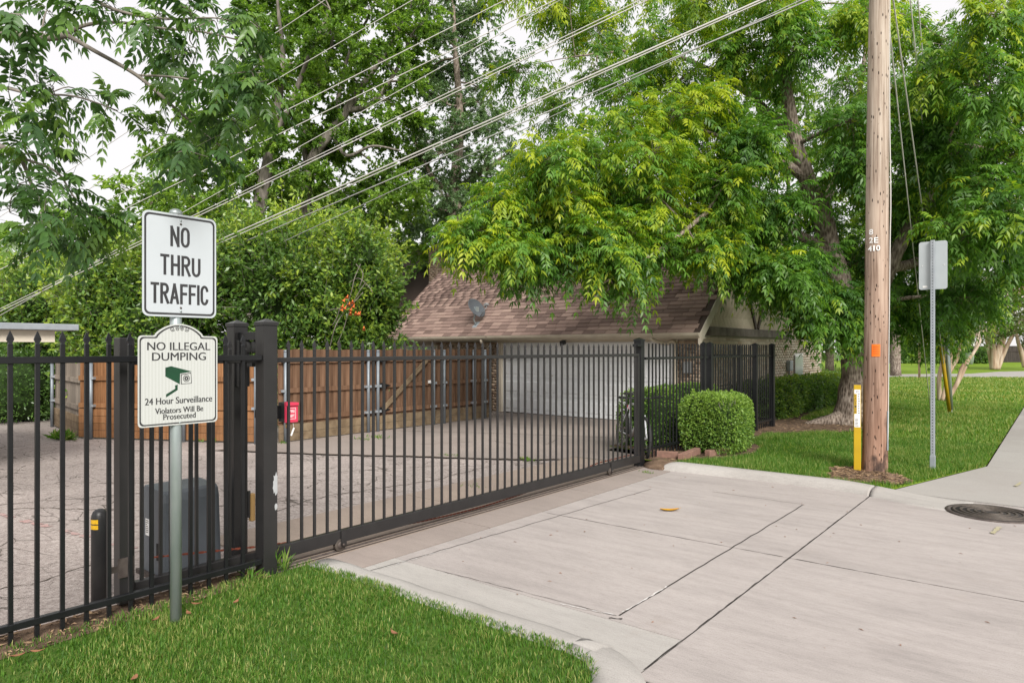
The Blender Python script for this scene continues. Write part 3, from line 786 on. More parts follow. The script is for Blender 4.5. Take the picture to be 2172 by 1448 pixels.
# ================================================================== THE GARAGE HOUSE
house = thing('garage_house', 'tan brick garage house with brown shingle roof and white double door', 'house', (-10.0, 13.62, 0))
GX, GY = -5.88, 13.62
EZ, SL = 1.97, 0.87
RY = 16.95; RZ = EZ + SL * (RY - 13.2)
wall = MB().box(-15.5, -11.42, GY, 20.2, -0.1, 1.93).box(-11.42, -6.42, GY + 0.12, 20.2, -0.1, 1.93).box(-6.42, GX, GY, 20.3, -0.1, 1.93).box(-9.0, GX, 20.3, 22.84, -0.1, 1.93)
wall_o = wall.build('wall', 'mortar', house)
# bricks
def brick_mesh(name, L=0.196, Hh=0.060, D=0.02):
    return MB().box(0, L, -D, 0.0, 0, Hh).mesh(name)
def brickwork(fn_pt, rot, L, z0, z1, mat_one, mat_many, single=None, skip=None, parent=None, D=0.009):
    """fn_pt(u, z) -> world point on the wall face; bricks run along u"""
    me = None; V = []; T = []
    row = 0; z = z0; r = random.Random(int(L * 100))
    ux = (Vector(fn_pt(1, 0)) - Vector(fn_pt(0, 0))); nx = Vector((ux.y, -ux.x, 0))
    while z + 0.06 < z1:
        u = -0.104 if row % 2 else 0.0
        while u < L - 0.02:
            a = max(u, 0.002); b_ = min(u + 0.196, L - 0.002)
            if b_ - a > 0.03 and not (skip and skip(a, b_, z)):
                if single and single(a, z) and b_ - a > 0.19:
                    if me is None:
                        me = bpy.data.meshes.new('brick')
                        q = MB(); e = 0.196
                        q.v = []; q.add([Vector((0, 0, 0)) + ux * uu + nx * dd + Vector((0, 0, zz)) for uu, dd, zz in ((0, -0.01, 0), (e, -0.01, 0), (e, D, 0), (0, D, 0), (0, -0.01, 0.06), (e, -0.01, 0.06), (e, D, 0.06), (0, D, 0.06))], [(0, 3, 2, 1), (4, 5, 6, 7), (0, 1, 5, 4), (1, 2, 6, 5), (2, 3, 7, 6), (3, 0, 4, 7)])
                        me = q.mesh('brick')
                    p = Vector(fn_pt(a, z)) + nx * r.uniform(-0.002, 0.002)
                    link_mesh('brick', me, mat_one, parent or wall_o, p)
                else:
                    p0 = Vector(fn_pt(a, z)); p1 = Vector(fn_pt(b_, z)); dd = nx * (D + r.uniform(-0.002, 0.002)); up = Vector((0, 0, 0.06)); bk = nx * -0.01
                    V.append([p0 + bk, p1 + bk, p1 + dd, p0 + dd, p0 + bk + up, p1 + bk + up, p1 + dd + up, p0 + dd + up]); T.append(r.random())
            u += 0.208
        z += 0.072; row += 1
    if V:
        quads('brickwork', np.array([[tuple(p) for p in q] for q in V]), mat_many, parent or wall_o, np.array(T), 'stuff', ((0, 3, 2, 1), (4, 5, 6, 7), (0, 1, 5, 4), (1, 2, 6, 5), (2, 3, 7, 6), (3, 0, 4, 7)))
brickwork(lambda u, z: (GX, GY + u, z), None, 9.2, 0.02, 1.92, 'brick_obj', 'brick', lambda u, z: z > 0.85 and u < 4.2, lambda a, b_, z: a > 6.25 and b_ < 7.3 and z > 0.25 and z < 1.5)
brickwork(lambda u, z: (-6.42 + u, GY, z), None, 0.54, 0.02, 1.84, 'brick_obj', 'brick_dark')
brickwork(lambda u, z: (-15.4 + u, GY, z), None, 3.98, 0.02, 1.84, 'brick_obj', 'brick_dark', None, lambda a, b_, z: z > 0.85 and a > 0.15 and b_ < 1.75)
# side window/door with white frame
wdw = MB().box(GX - 0.02, GX + 0.004, 19.9, 20.92, 0.25, 1.5).build('window', 'white', house)
MB().box(GX + 0.006, GX + 0.03, 19.96, 20.05, 0.3, 1.45).build('frame', 'beam_wood', wdw)
MB().box(GX + 0.0065, GX + 0.012, 20.1, 20.85, 0.32, 1.42).build('pane', 'pane_pale', wdw)
wd2 = MB().box(-15.22, -13.66, GY - 0.012, GY + 0.02, 0.9, 1.74).build('window', 'cream_paint', house)
MB().box(-15.16, -14.48, GY - 0.02, GY - 0.014, 0.96, 1.70).build('pane', 'pane_pale', wd2)
MB().box(-14.40, -13.72, GY - 0.02, GY - 0.014, 0.96, 1.70).build('pane', 'pane_pale', wd2)
# roof deck
th = 0.07
def roof_prism(x0, x1, y0, z0, y1, z1):
    return MB().extrude([(y0, z0), (y1, z1), (y1, z1 - th), (y0, z0 - th)], lambda u, v_, d: (d, u, v_), x0, x1)
roof = roof_prism(-15.62, -5.72, 13.2, EZ, RY, RZ).build('roof', 'roof_deck', house)
roof_prism(-15.62, -5.72, RY * 2 - 13.2, EZ, RY, RZ).build('roof', 'roof_deck', house)
# shingles
S_LEN = math.hypot(RY - 13.2, RZ - EZ)
su = Vector((0, RY - 13.2, RZ - EZ)).normalized(); sn = Vector((0, -su.z, su.y))
TW, EX = 0.30, 0.138
def shingle_pts(p, w_):
    a = p; b_ = p + Vector((w_, 0, 0)); c = b_ + su * 0.16; d = a + su * 0.16
    return [a + sn * 0.004, b_ + sn * 0.004, c + sn * 0.001, d + sn * 0.001, a + sn * 0.020, b_ + sn * 0.020, c + sn * 0.006, d + sn * 0.006]
sh_me = MB().add(shingle_pts(Vector((0, 0, 0)), TW - 0.008), [(0, 3, 2, 1), (4, 5, 6, 7), (0, 1, 5, 4), (1, 2, 6, 5), (2, 3, 7, 6), (3, 0, 4, 7)]).mesh('shingle')
V = []; T = []; cnt = 0
rows_n = int(S_LEN / EX)
rs = random.Random(5)
for j in range(rows_n):
    off = rs.choice([0.0, 0.1, 0.15, 0.2])
    x = -5.70 - off
    while x > -15.6:
        x0 = max(x - TW, -15.6)
        p = Vector((x0, 13.18, EZ - 0.015)) + su * (j * EX) + sn * rs.uniform(0, 0.003)
        if x - x0 > TW - 0.01 and j < 10 and x > -14.6 and cnt < 300:
            link_mesh('shingle', sh_me, 'shingle_obj', roof, p); cnt += 1
        elif x - x0 > 0.03:
            V.append([tuple(q) for q in shingle_pts(p, x - x0 - 0.008)]); T.append(rs.random())
        x -= TW
quads('shingling', np.array(V), 'shingle', roof, np.array(T), 'stuff', ((0, 3, 2, 1), (4, 5, 6, 7), (0, 1, 5, 4), (1, 2, 6, 5), (2, 3, 7, 6), (3, 0, 4, 7)))
MB().extrude([(RY - 0.15, RZ - 0.09), (RY, RZ + 0.045), (RY + 0.15, RZ - 0.09), (RY, RZ + 0.02)], lambda u, v_, d: (d, u, v_), -15.63, -5.71).build('ridge_cap', 'shingle_obj', roof)
# gable
gab = MB().extrude([(GY, 1.93), (20.28, 1.93), (RY, RZ - 0.16)], lambda u, v_, d: (d, u, v_), GX - 0.12, GX - 0.02).build('gable', 'siding', house)
mb = MB()
y = GY + 0.35
k = 0
while y < 20.1:      # chevron boards
    top = EZ + SL * (min(y, 2 * RY - y) - 13.2) - 0.22
    z = 2.10
    seg = 0
    while z < top - 0.02:
        z2 = min(z + 0.24, top)
        sft = 0.05 if seg % 2 == 0 else -0.05
        mb.add([(GX - 0.02, y - sft, z), (GX - 0.02, y + 0.07 - sft, z), (GX - 0.02, y + 0.07 + sft, z2), (GX - 0.02, y + sft, z2), (GX + 0.004, y + 0.012 - sft, z), (GX + 0.004, y + 0.058 - sft, z), (GX + 0.004, y + 0.058 + sft, z2), (GX + 0.004, y + 0.012 + sft, z2)], [(0, 1, 5, 4), (1, 2, 6, 5), (2, 3, 7, 6), (3, 0, 4, 7), (4, 5, 6, 7)])
        z = z2; seg += 1
    y += 0.085
mb.build('siding', 'siding', gab, kind='stuff')
MB().box(GX - 0.02, GX + 0.07, GY + 0.28, 19.6, 1.92, 2.11).build('beam', 'beam_wood', gab, bevel=0.006)
for s in (-1, 1):
    MB().obox((GX + 0.02, RY + s * 0.45, 2.75), (0, s * 0.62, 1.0), (1, 0, 0), (0, 1, -s * 0.62), 0.72, 0.02, 0.055).build('brace', 'brown_trim', gab)
for s in (-1, 1):
    y0 = RY + s * (RY - 13.2 + 0.02)
    MB().extrude([(y0, EZ - 0.02), (RY, RZ - 0.02 + 0.0), (RY, RZ - 0.26), (y0, EZ - 0.26)], lambda u, v_, d: (d, u, v_), -5.75, -5.70).build('bargeboard', 'cream_paint', house)
MB().box(-15.6, -5.76, 13.205, GY - 0.012, 1.845, 1.875).build('soffit', 'cream_paint', house)
# gutter
gp = [(13.2, 1.965), (13.2, 1.872), (13.13, 1.872), (13.095, 1.915), (13.08, 1.965), (13.092, 1.965), (13.105, 1.92), (13.135, 1.885), (13.188, 1.885), (13.188, 1.965)]
gut = MB().extrude(gp, lambda u, v_, d: (d, u, v_), -15.6, -5.71).build('gutter', 'fascia', house)
# header and door frame
MB().box(-11.46, -6.40, GY - 0.025, GY + 0.11, 1.795, 1.845).build('lintel', 'cream_paint', house)
MB().box(-11.46, -11.31, GY - 0.03, GY + 0.11, 0, 1.793).build('door_frame', 'cream_paint', house)
MB().box(-6.48, -6.405, GY - 0.03, GY + 0.11, 0, 1.793).build('door_frame', 'cream_paint', house)
gd = MB().box(-11.31, -6.48, GY + 0.07, GY + 0.11, 0.012, 1.795).build('garage_door', 'white_paint', house)
dw = (11.31 - 6.48) / 8
for rr in range(4):
    z0 = 0.012 + rr * 0.4455; z1 = z0 + 0.4395
    sec = MB()
    X0_, X1_ = -11.309, -6.481
    sec.box(X0_, X1_, GY + 0.04, GY + 0.075, z0, z1)
    so = sec.build('door_section', 'white_paint', gd, bevel=0.004, segs=1)
    mb = MB()
    for c in range(8):
        xa = X0_ + c * dw + 0.07; xb = X0_ + (c + 1) * dw - 0.07
        zz0, zz1 = z0 + 0.085, z1 - 0.085
        yf = GY + 0.04
        # raised field with sloped margin
        P = [(xa, yf + 0.001, zz0), (xb, yf + 0.001, zz0), (xb, yf + 0.001, zz1), (xa, yf + 0.001, zz1),
             (xa + 0.02, yf - 0.012, zz0 + 0.02), (xb - 0.02, yf - 0.012, zz0 + 0.02), (xb - 0.02, yf - 0.012, zz1 - 0.02), (xa + 0.02, yf - 0.012, zz1 - 0.02)]
        MB().add(P, [(4, 5, 6, 7), (0, 1, 5, 4), (1, 2, 6, 5), (2, 3, 7, 6), (3, 0, 4, 7)]).build('panel', 'white_paint', gd)
MB().box(-11.3, -6.49, GY + 0.05, GY + 0.09, 0.0, 0.022).build('door_seal', 'rubber', gd)
# downspouts
p, r_ = spline([((-11.62, 13.16, 1.875), 0.04), ((-11.64, 13.2, 1.80), 0.04), ((-11.72, 13.46, 1.70), 0.04), ((-11.74, 13.56, 1.6), 0.04), ((-11.74, 13.57, 0.25), 0.04), ((-11.76, 13.5, 0.12), 0.04), ((-11.78, 13.36, 0.06), 0.04)], 5)
MB().tube(p, r_, 10).build('downspout', 'fascia', house)
p, r_ = spline([((-6.80, 13.16, 1.875), 0.04), ((-6.78, 13.2, 1.82), 0.04), ((-6.60, 13.46, 1.74), 0.04), ((-6.44, 13.57, 1.68), 0.04), ((-6.43, 13.575, 0.2), 0.04)], 5)
MB().tube(p, r_, 10).build('downspout', 'fascia', house)
# floodlight
fl = MB().cyl((-9.22, 13.45), 0.045, 1.83, 1.846, 12).build('floodlight', 'black_plastic', house)
MB().tube([(-9.22, 13.45, 1.83), (-9.20, 13.36, 1.79)], 0.015, 6).obox((-9.19, 13.33, 1.78), (1, -0.5, 0.3), (0.4, 1, 0.2), (0, -0.3, 1), 0.09, 0.035, 0.06).build('lamp_head', 'black_plastic', fl)
# meter boxes
MB().box(-6.24, -6.08, 13.50, 13.618, 1.12, 1.36).build('meter_box', 'plastic_pale', house, bevel=0.01)
mbx = MB().box(GX + 0.011, GX + 0.12, 19.28, 19.56, 1.03, 1.31).build('meter_box', 'galv_light', house, bevel=0.02)
MB().tube([(GX + 0.05, 19.42, 1.03), (GX + 0.05, 19.42, 0.1)], 0.02, 8).build('conduit', 'plastic_pale', mbx)
# rear wing and chimney; light on its roof is painted in as paler shingles
wing = MB().box(-24, -15.9, 18.2, 24, -0.1, 2.5).build('rear_wing', 'brick_dark', house)
rw = MB().extrude([(17.7, 2.35), (22.3, 6.35), (26.9, 2.35), (26.9, 2.28), (22.3, 6.28), (17.7, 2.28)], lambda u, v_, d: (d, u, v_), -24.4, -15.7).build('wing_roof', 'roof_deck', wing)
V = []; T = []
su2 = Vector((0, 4.6, 4.0)).normalized(); sn2 = Vector((0, -su2.z, su2.y))
for j in range(42):
    x = -15.7 - (j % 3) * 0.1
    while x > -19.4:
        p = Vector((x - TW, 17.68, 2.34)) + su2 * (j * 0.14)
        a = p; b_ = p + Vector((TW - 0.008, 0, 0)); c = b_ + su2 * 0.16; d = a + su2 * 0.16
        V.append([tuple(q) for q in (a + sn2 * 0.004, b_ + sn2 * 0.004, c + sn2 * 0.001, d + sn2 * 0.001, a + sn2 * 0.02, b_ + sn2 * 0.02, c + sn2 * 0.006, d + sn2 * 0.006)]); T.append(0.6 + 0.4 * rs.random())
        x -= TW
quads('shingling', np.array(V), 'shingle', wing, np.array(T), 'stuff', ((0, 3, 2, 1), (4, 5, 6, 7), (0, 1, 5, 4), (1, 2, 6, 5), (2, 3, 7, 6), (3, 0, 4, 7)))
cp = at(928, 560, 27.0)
ch = MB().box(cp.x - 0.24, cp.x + 0.24, cp.y - 0.24, cp.y + 0.24, 4.2, cp.z + 0.55).build('chimney', 'mortar', house)
brickwork(lambda u, z: (cp.x - 0.24 + u, cp.y - 0.24, z), None, 0.48, 4.3, cp.z + 0.53, 'brick_obj', 'brick_dark', None, None, ch)
brickwork(lambda u, z: (cp.x + 0.24, cp.y - 0.24 + u, z), None, 0.48, 4.3, cp.z + 0.53, 'brick_obj', 'brick_dark', None, None, ch)
MB().box(cp.x - 0.29, cp.x + 0.29, cp.y - 0.29, cp.y + 0.29, cp.z + 0.55, cp.z + 0.62).build('chimney_cap', 'beam_wood', ch)

# ------------------------------------------------------------------ satellite dish
db = Vector((-12.12, 13.53, 2.26))
dish = thing('satellite_dish', 'dark grey satellite dish mounted on the brown shingle roof', 'satellite dish', db)
MB().obox(db + sn * 0.012 + Vector((0, 0, 0.0)), (1, 0, 0), su, sn, 0.07, 0.12, 0.012).build('foot', 'galv_light', dish)
dc = db + Vector((0.02, -0.05, 0.44))
MB().tube([db + sn * 0.02, db + Vector((0.0, -0.10, 0.14)), dc + Vector((0, 0.05, -0.05))], 0.024, 8).obox(dc + Vector((0, 0.02, -0.05)), (1, 0, 0), (0, 1, 0), (0, 0, 1), 0.05, 0.06, 0.10).build('mast', 'galv', dish)
nv = Vector((0.86, 0.02, 0.48)).normalized()
ua = nv.cross(Vector((0, 0, 1))).normalized(); ub = ua.cross(nv)
V = []; Fc = []; n = 28
rg = [(0.0, 0.0), (0.10, 0.006), (0.19, 0.022), (0.27, 0.045), (0.285, 0.05), (0.285, 0.042), (0.27, 0.035), (0.1, -0.01), (0.0, -0.014)]
mb = MB(); rowsV = []
for rr, hh in rg:
    for k in range(n):
        a = 2 * math.pi * k / n
        V.append(dc + ua * (rr * 1.08 * math.cos(a)) + ub * (rr * 0.98 * math.sin(a)) + nv * hh)
for i in range(len(rg) - 1):
    for k in range(n):
        Fc.append((i * n + k, i * n + (k + 1) % n, (i + 1) * n + (k + 1) % n, (i + 1) * n + k))
mb.add(V, Fc, True).build('reflector', 'dish', dish)
tip = dc + nv * 0.36 - ub * 0.10
arm = MB().tube([dc - ub * 0.27 + nv * 0.02, tip - ub * 0.05, tip], 0.012, 6).build('feed_arm', 'galv_light', dish)
MB().obox(tip, ua, ub, nv, 0.055, 0.035, 0.05).build('receiver', 'plastic_pale', arm, bevel=0.01)

# ================================================================== METAL FENCES AND GATE
def spear_mesh(w, hgt):
    """pressed spear: flat blade with shoulders"""
    t = w * 0.28
    prof = [(w * 0.5, 0, w * 0.5), (w * 0.36, 0.008, w * 0.36), (w * 0.80, 0.026, t), (w * 0.70, 0.036, t), (0.0012, hgt, 0.0012)]
    V = []
    for wy, z, wx in prof: V += [(-wx, -wy, z), (wx, -wy, z), (wx, wy, z), (-wx, wy, z)]
    Fc = [(3, 2, 1, 0)]
    for i in range(len(prof) - 1):
        for k in range(4):
            Fc.append((i * 4 + k, i * 4 + (k + 1) % 4, i * 4 + 4 + (k + 1) % 4, i * 4 + 4 + k))
    n = len(prof) * 4
    Fc.append((n - 4, n - 3, n - 2, n - 1))
    return MB().add(V, Fc).mesh('spear_tip')
def picket_mesh(w, h): return MB().box(-w / 2, w / 2, -w / 2, w / 2, 0, h).mesh('picket', bevel=w * 0.08, segs=1)
def post_cap(mb, x0, x1, y0, y1, z):
    e = 0.006; cx_ = (x0 + x1) / 2; cy_ = (y0 + y1) / 2
    mb.box(x0 - e, x1 + e, y0 - e, y1 + e, z, z + 0.022)
    V = [(x0 - e, y0 - e, z + 0.022), (x1 + e, y0 - e, z + 0.022), (x1 + e, y1 + e, z + 0.022), (x0 - e, y1 + e, z + 0.022), (cx_, cy_, z + 0.05)]
    mb.add(V, [(0, 1, 4), (1, 2, 4), (2, 3, 4), (3, 0, 4)])
    return mb

# left fence
lf = thing('metal_fence', 'black spear topped fence standing behind the no thru traffic sign', 'fence', (-4.42, 1.0, 0.0))
FX = -4.42
pm = picket_mesh(0.022, 1.655); sm_ = spear_mesh(0.022, 0.075)
pos = [2.51 - 0.122 * i for i in range(46)]
for y in pos:
    if abs(y - 2.025) < 0.03: pass
    p_ = link_mesh('picket', pm, 'black_metal', lf, (FX, y + random.uniform(-0.002, 0.002), 0.0), (random.uniform(-0.0025, 0.0025), random.uniform(-0.002, 0.002), 0))
    s_ = link_mesh('spear_tip', sm_, 'black_metal', p_); s_.location = (0, 0, 1.655)
MB().box(FX - 0.019, FX + 0.0195, -3.2, 2.645, 1.55, 1.588).build('rail', 'black_metal', lf, bevel=0.003, segs=1)
MB().box(FX - 0.019, FX + 0.0195, -3.2, 2.645, 0.108, 0.146).build('rail', 'black_metal', lf, bevel=0.003, segs=1)
for y in (-0.65, -3.1):
    q = MB().box(FX - 0.032, FX + 0.032, y - 0.032, y + 0.032, -0.05, 1.68)
    q.build('post', 'black_metal', lf, bevel=0.004)

# near guide post
np_ = thing('gate_post', 'tall black square post with chipped paint beside the red box', 'post', (-4.445, 2.705, 0))
MB().box(-4.50, -4.39, 2.65, 2.76, -0.1, 1.80).build('shaft', 'bronze_metal', np_, bevel=0.005)
post_cap(MB(), -4.50, -4.39, 2.65, 2.76, 1.80).build('cap', 'bronze_metal', np_)
ch_pts = []
for i in range(22):
    a = 2 * math.pi * i / 22
    rr = 1 + random.uniform(-0.3, 0.25)
    ch_pts.append((2.745 + min(0.013, 0.022 * math.cos(a) * rr), 0.66 + 0.075 * math.sin(a) * rr))
MB().extrude(ch_pts, lambda u, v_, d: (d, u, v_), -4.3895, -4.3885).build('paint_chip', 'paint_chip', np_)
ch_pts = [(2.747 + 0.011 * math.cos(a / 10 * 2 * math.pi), 0.50 + 0.03 * math.sin(a / 10 * 2 * math.pi) * random.uniform(0.7, 1.2)) for a in range(10)]
MB().extrude(ch_pts, lambda u, v_, d: (d, u, v_), -4.3895, -4.3885).build('paint_chip', 'paint_chip', np_)
# rear guide post
rp = thing('gate_post', 'black square post behind the sign joined by a top bracket', 'post', (-4.845, 2.705, 0))
MB().box(-4.90, -4.79, 2.65, 2.76, -0.1, 1.80).build('shaft', 'bronze_metal', rp, bevel=0.005)
post_cap(MB(), -4.90, -4.79, 2.65, 2.76, 1.80).build('cap', 'bronze_metal', rp)
br = MB().box(-4.788, -4.502, 2.68, 2.73, 1.695, 1.755).box(-4.788, -4.74, 2.662, 2.748, 1.35, 1.695).build('bracket', 'black_metal', rp, bevel=0.004)
for xx in (-4.60, -4.685):
    MB().lathe([(0.012, 0.0), (0.022, 0.01), (0.022, 0.08), (0.012, 0.09)], (xx, 2.705, 1.60), 14).cyl((xx, 2.705), 0.007, 1.6, 1.70, 8).build('roller', 'rubber', br)
MB().box(-4.79, -4.60, 2.685, 2.725, 1.50, 1.53).build('roller_arm', 'black_metal', rp)
MB().box(-4.788, -4.75, 2.765, 2.80, 0.33, 0.54).build('sensor', 'gold', rp, bevel=0.008)
MB().box(-4.789, -4.765, 2.752, 2.768, 0.36, 0.56).build('sensor_bracket', 'black_plastic', rp)
for zc in (0.62, 0.35):
    pass

# rolling gate
gate = thing('sliding_gate', 'long black rolling gate of spear topped pickets across the drive', 'gate', (-4.53, 5.3, 0))
GT = -4.545
gm = picket_mesh(0.020, 1.475); gs = spear_mesh(0.020, 0.075)
y = 2.83 - 0.117 * 8
while y < 8.40:
    if y > 1.87:
        p_ = link_mesh('picket', gm, 'bronze_metal', gate, (GT, y + random.uniform(-0.0015, 0.0015), 0.15), (random.uniform(-0.002, 0.002), random.uniform(-0.0015, 0.0015), 0))
        s_ = link_mesh('spear_tip', gs, 'bronze_metal', p_); s_.location = (0, 0, 1.475)
    y += 0.117
MB().box(GT - 0.019, GT + 0.019, 1.845, 8.42, 1.530, 1.566).build('top_rail', 'bronze_metal', gate, bevel=0.003, segs=1)
MB().box(GT - 0.025, GT + 0.025, 1.845, 8.44, 0.068, 0.168).build('bottom_rail', 'bronze_metal', gate, bevel=0.004, segs=1)
MB().box(GT - 0.06, GT + 0.03, 1.752, 1.84, 0.05, 1.70).build('end_post', 'bronze_metal', gate, bevel=0.004)
MB().box(GT - 0.02, GT + 0.02, 8.385, 8.425, 0.17, 1.529).build('end_post', 'bronze_metal', gate, bevel=0.003)
for yw in (3.43, 7.66):
    w_ = MB().box(GT + 0.027, GT + 0.036, yw - 0.035, yw + 0.035, 0.02, 0.165).extrude([(yw - 0.035, 0.06), (yw + 0.035, 0.06), (yw + 0.035, 0.035), (yw + 0.02, 0.012), (yw - 0.02, 0.012), (yw - 0.035, 0.035)], lambda u, v_, d: (d, u, v_), GT + 0.0265, GT + 0.0365)
    w_ = MB().extrude([(yw - 0.020, 0.169), (yw + 0.032, 0.169), (yw + 0.032, 0.05), (yw + 0.02, 0.035), (yw - 0.008, 0.035), (yw - 0.020, 0.05)], lambda u, v_, d: (d, u, v_), GT + 0.027, GT + 0.036).build('wheel_fork', 'bronze_metal', gate)
    MB().lathe([(0.012, -0.016), (0.048, -0.016), (0.054, -0.012), (0.042, 0.0), (0.054, 0.012), (0.048, 0.016), (0.012, 0.016)], (GT + 0.01, yw - 0.020, 0.052), 24, 'x').build('wheel', 'cast_iron', gate)
    MB().lathe([(0.030, 0.0), (0.028, 0.004), (0.010, 0.005)], (GT + 0.026, yw - 0.020, 0.052), 16, 'x').build('hub', 'steel_dark', gate)
    MB().lathe([(0.012, 0.0), (0.012, 0.012), (0.008, 0.016)], (GT + 0.036, yw - 0.004, 0.055), 10, 'x').build('axle_bolt', 'steel_dark', gate)
# chain bracket at the tail
MB().box(GT + 0.031, GT + 0.04, 1.74, 1.83, 0.22, 0.34).box(GT + 0.031, GT + 0.038, 1.68, 1.74, 0.26, 0.30).build('chain_bracket', 'steel_dark', gate)
# track
trk = thing('gate_track', 'rusty steel track the gate wheels roll along', 'track', (-4.53, 5.5, 0))
MB().extrude([(-0.016, 0.0), (0.016, 0.0), (0.004, 0.010), (-0.004, 0.010)], lambda u, v_, d: (GT + u, d, v_ + 0.0015), 2.4, 8.60).build('rail', 'steel_dark', trk)
MB().box(GT - 0.07, GT - 0.055, 2.4, 8.6, 0.001, 0.010).box(GT + 0.055, GT + 0.066, 2.8, 8.6, 0.0015, 0.008).build('edge_angle', 'steel_dark', trk)
# drive chain
pts = []
for i in range(60):
    t = i / 59; y = 1.97 + t * 6.3
    z = 0.28 - 0.10 * min(t / 0.12, 1) if t < 0.12 else 0.18 - 0.155 * math.sin(min((t - 0.12) / 0.75, 1) * math.pi / 2 * 2) if t < 0.87 else 0.18
    pts.append((GT - 0.05, y, max(z, 0.012)))
mb = MB(); cc = [Vector(p) for p in pts]
dp, _ = spline([(p, 0.006) for p in cc], 4)
for i in range(len(dp) - 1):
    d_ = (dp[i + 1] - dp[i]).normalized(); s_ = Vector((1, 0, 0)); u_ = s_.cross(d_)
    if i % 2: mb.obox((dp[i] + dp[i + 1]) / 2, d_, s_, u_, (dp[i + 1] - dp[i]).length * 0.62, 0.007, 0.0035)
    else: mb.obox((dp[i] + dp[i + 1]) / 2, d_, s_, u_, (dp[i + 1] - dp[i]).length * 0.62, 0.0035, 0.007)
tag(mb.build('drive_chain', 'red_chain'), 'rust red drive chain sagging behind the gate bottom rail', 'chain')

# far receiver post
fp = thing('gate_post', 'black receiver post at the far end of the rolling gate', 'post', (-4.585, 8.53, 0))
MB().box(-4.64, -4.53, 8.47, 8.58, -0.1, 1.74).build('shaft', 'black_metal', fp, bevel=0.005)
post_cap(MB(), -4.64, -4.53, 8.47, 8.58, 1.74).build('cap', 'black_metal', fp)
MB().box(-4.60, -4.50, 8.36, 8.475, 1.66, 1.70).box(-4.51, -4.485, 8.30, 8.47, 1.665, 1.695).build('catch_arm', 'black_metal', fp, bevel=0.003)
MB().box(-4.615, -4.575, 8.36, 8.468, 0.22, 0.26).build('catch_arm', 'black_metal', fp, bevel=0.003)

# right fence: along the line, and the return to the house
rf = thing('metal_fence', 'black straight topped picket fence between gate and clipped shrub', 'fence', (-4.52, 11.2, 0))
RX = -4.53
rm = picket_mesh(0.019, 1.62)
def flat_run(parent, y0, y1):
    y = y0
    while y < y1:
        link_mesh('picket', rm, 'black_metal', parent, (RX, y, 0.09), (random.uniform(-0.002, 0.002), random.uniform(-0.002, 0.002), 0)); y += 0.112
flat_run(rf, 8.70, 10.55)
flat_run(rf, 10.98, 12.88)
flat_run(rf, 13.12, 14.18)
MB().box(RX - 0.018, RX + 0.0182, 8.585, 14.2, 1.48, 1.515).build('rail', 'black_metal', rf)
MB().box(RX - 0.018, RX + 0.0182, 8.585, 14.2, 0.20, 0.235).build('rail', 'black_metal', rf)
for y, w_ in ((10.60, 0.032), (10.85, 0.045), (13.0, 0.045), (13.98, 0.045)):
    mb = MB().box(RX - w_, RX + w_, y - w_, y + w_, -0.05, 1.70)
    po = mb.build('post', 'black_metal', rf, bevel=0.004)
    post_cap(MB(), RX - w_, RX + w_, y - w_, y + w_, 1.70).build('cap', 'black_metal', po)
rt = thing('metal_fence', 'short black picket fence returning from the lawn to the brick wall', 'fence', (-5.2, 14.02, 0))
x = RX - 0.12
while x > -5.82:
    link_mesh('picket', rm, 'black_metal', rt, (x, 14.02, 0.09)); x -= 0.112
MB().box(-5.86, RX - 0.046, 14.003, 14.037, 1.48, 1.515).build('rail', 'black_metal', rt)
MB().box(-5.86, RX - 0.046, 14.003, 14.037, 0.20, 0.235).build('rail', 'black_metal', rt)
MB().box(-5.25, -5.17, 13.98, 14.06, -0.05, 1.70).build('post', 'black_metal', rt)

# ------------------------------------------------------------------ red box, operator, bollard
rb = thing('key_box', 'small red fire department key box on the gate post', 'box', (-4.58, 2.98, 1.0))
bx = -4.60
rb_o = MB().box(-4.66, -4.575, 2.935, 3.035, 1.075, 1.225).build('body', 'black_plastic', rb, bevel=0.006)
MB().box(-4.574, -4.552, 2.932, 3.038, 1.072, 1.20).extrude([(2.932, 1.20), (3.038, 1.20), (3.038, 1.222), (2.932, 1.232)], lambda u, v_, d: (d, u, v_), -4.574, -4.54).build('cover', 'red', rb, bevel=0.004)
def put_text(mb, body, wdt, hgt, fn, uc, vc, d, bold=0.0):
    V, Fc = text_geo(body, 1.0, 1.0, bold)
    xs_ = [p[0] for p in V]; ys_ = [p[1] for p in V]
    cx_ = (min(xs_) + max(xs_)) / 2; cy_ = (min(ys_) + max(ys_)) / 2
    sx = wdt / (max(xs_) - min(xs_)); sy = hgt / (max(ys_) - min(ys_))
    mb.add([fn(uc + (p[0] - cx_) * sx, vc + (p[1] - cy_) * sy, d) for p in V], Fc)
    return mb
PX_ = lambda u, v_, d: (d, u, v_)
mb = MB(); put_text(mb, 'FIRE', 0.044, 0.022, PX_, 2.985, 1.158, -4.5508, 0.012); put_text(mb, 'DEPT.', 0.050, 0.022, PX_, 2.985, 1.122, -4.5508, 0.012)
def frame_rib(mb, u0, u1, v0, v1, t, d, fn=PX_):
    o_ = [(u0, v0), (u1, v0), (u1, v1), (u0, v1)]; i_ = [(u0 + t, v0 + t), (u1 - t, v0 + t), (u1 - t, v1 - t), (u0 + t, v1 - t)]
    mb.add([fn(a, b_, d) for a, b_ in o_ + i_], [(0, 1, 5, 4), (1, 2, 6, 5), (2, 3, 7, 6), (3, 0, 4, 7)])
frame_rib(mb, 2.953, 3.017, 1.098, 1.183, 0.003, -4.5512)
mb.build('lettering', 'white', rb)
MB().box(-4.66, -4.62, 2.76, 2.934, 1.10, 1.20).box(-4.66, -4.50, 2.74, 2.762, 1.12, 1.18).build('bracket', 'black_metal', rb)
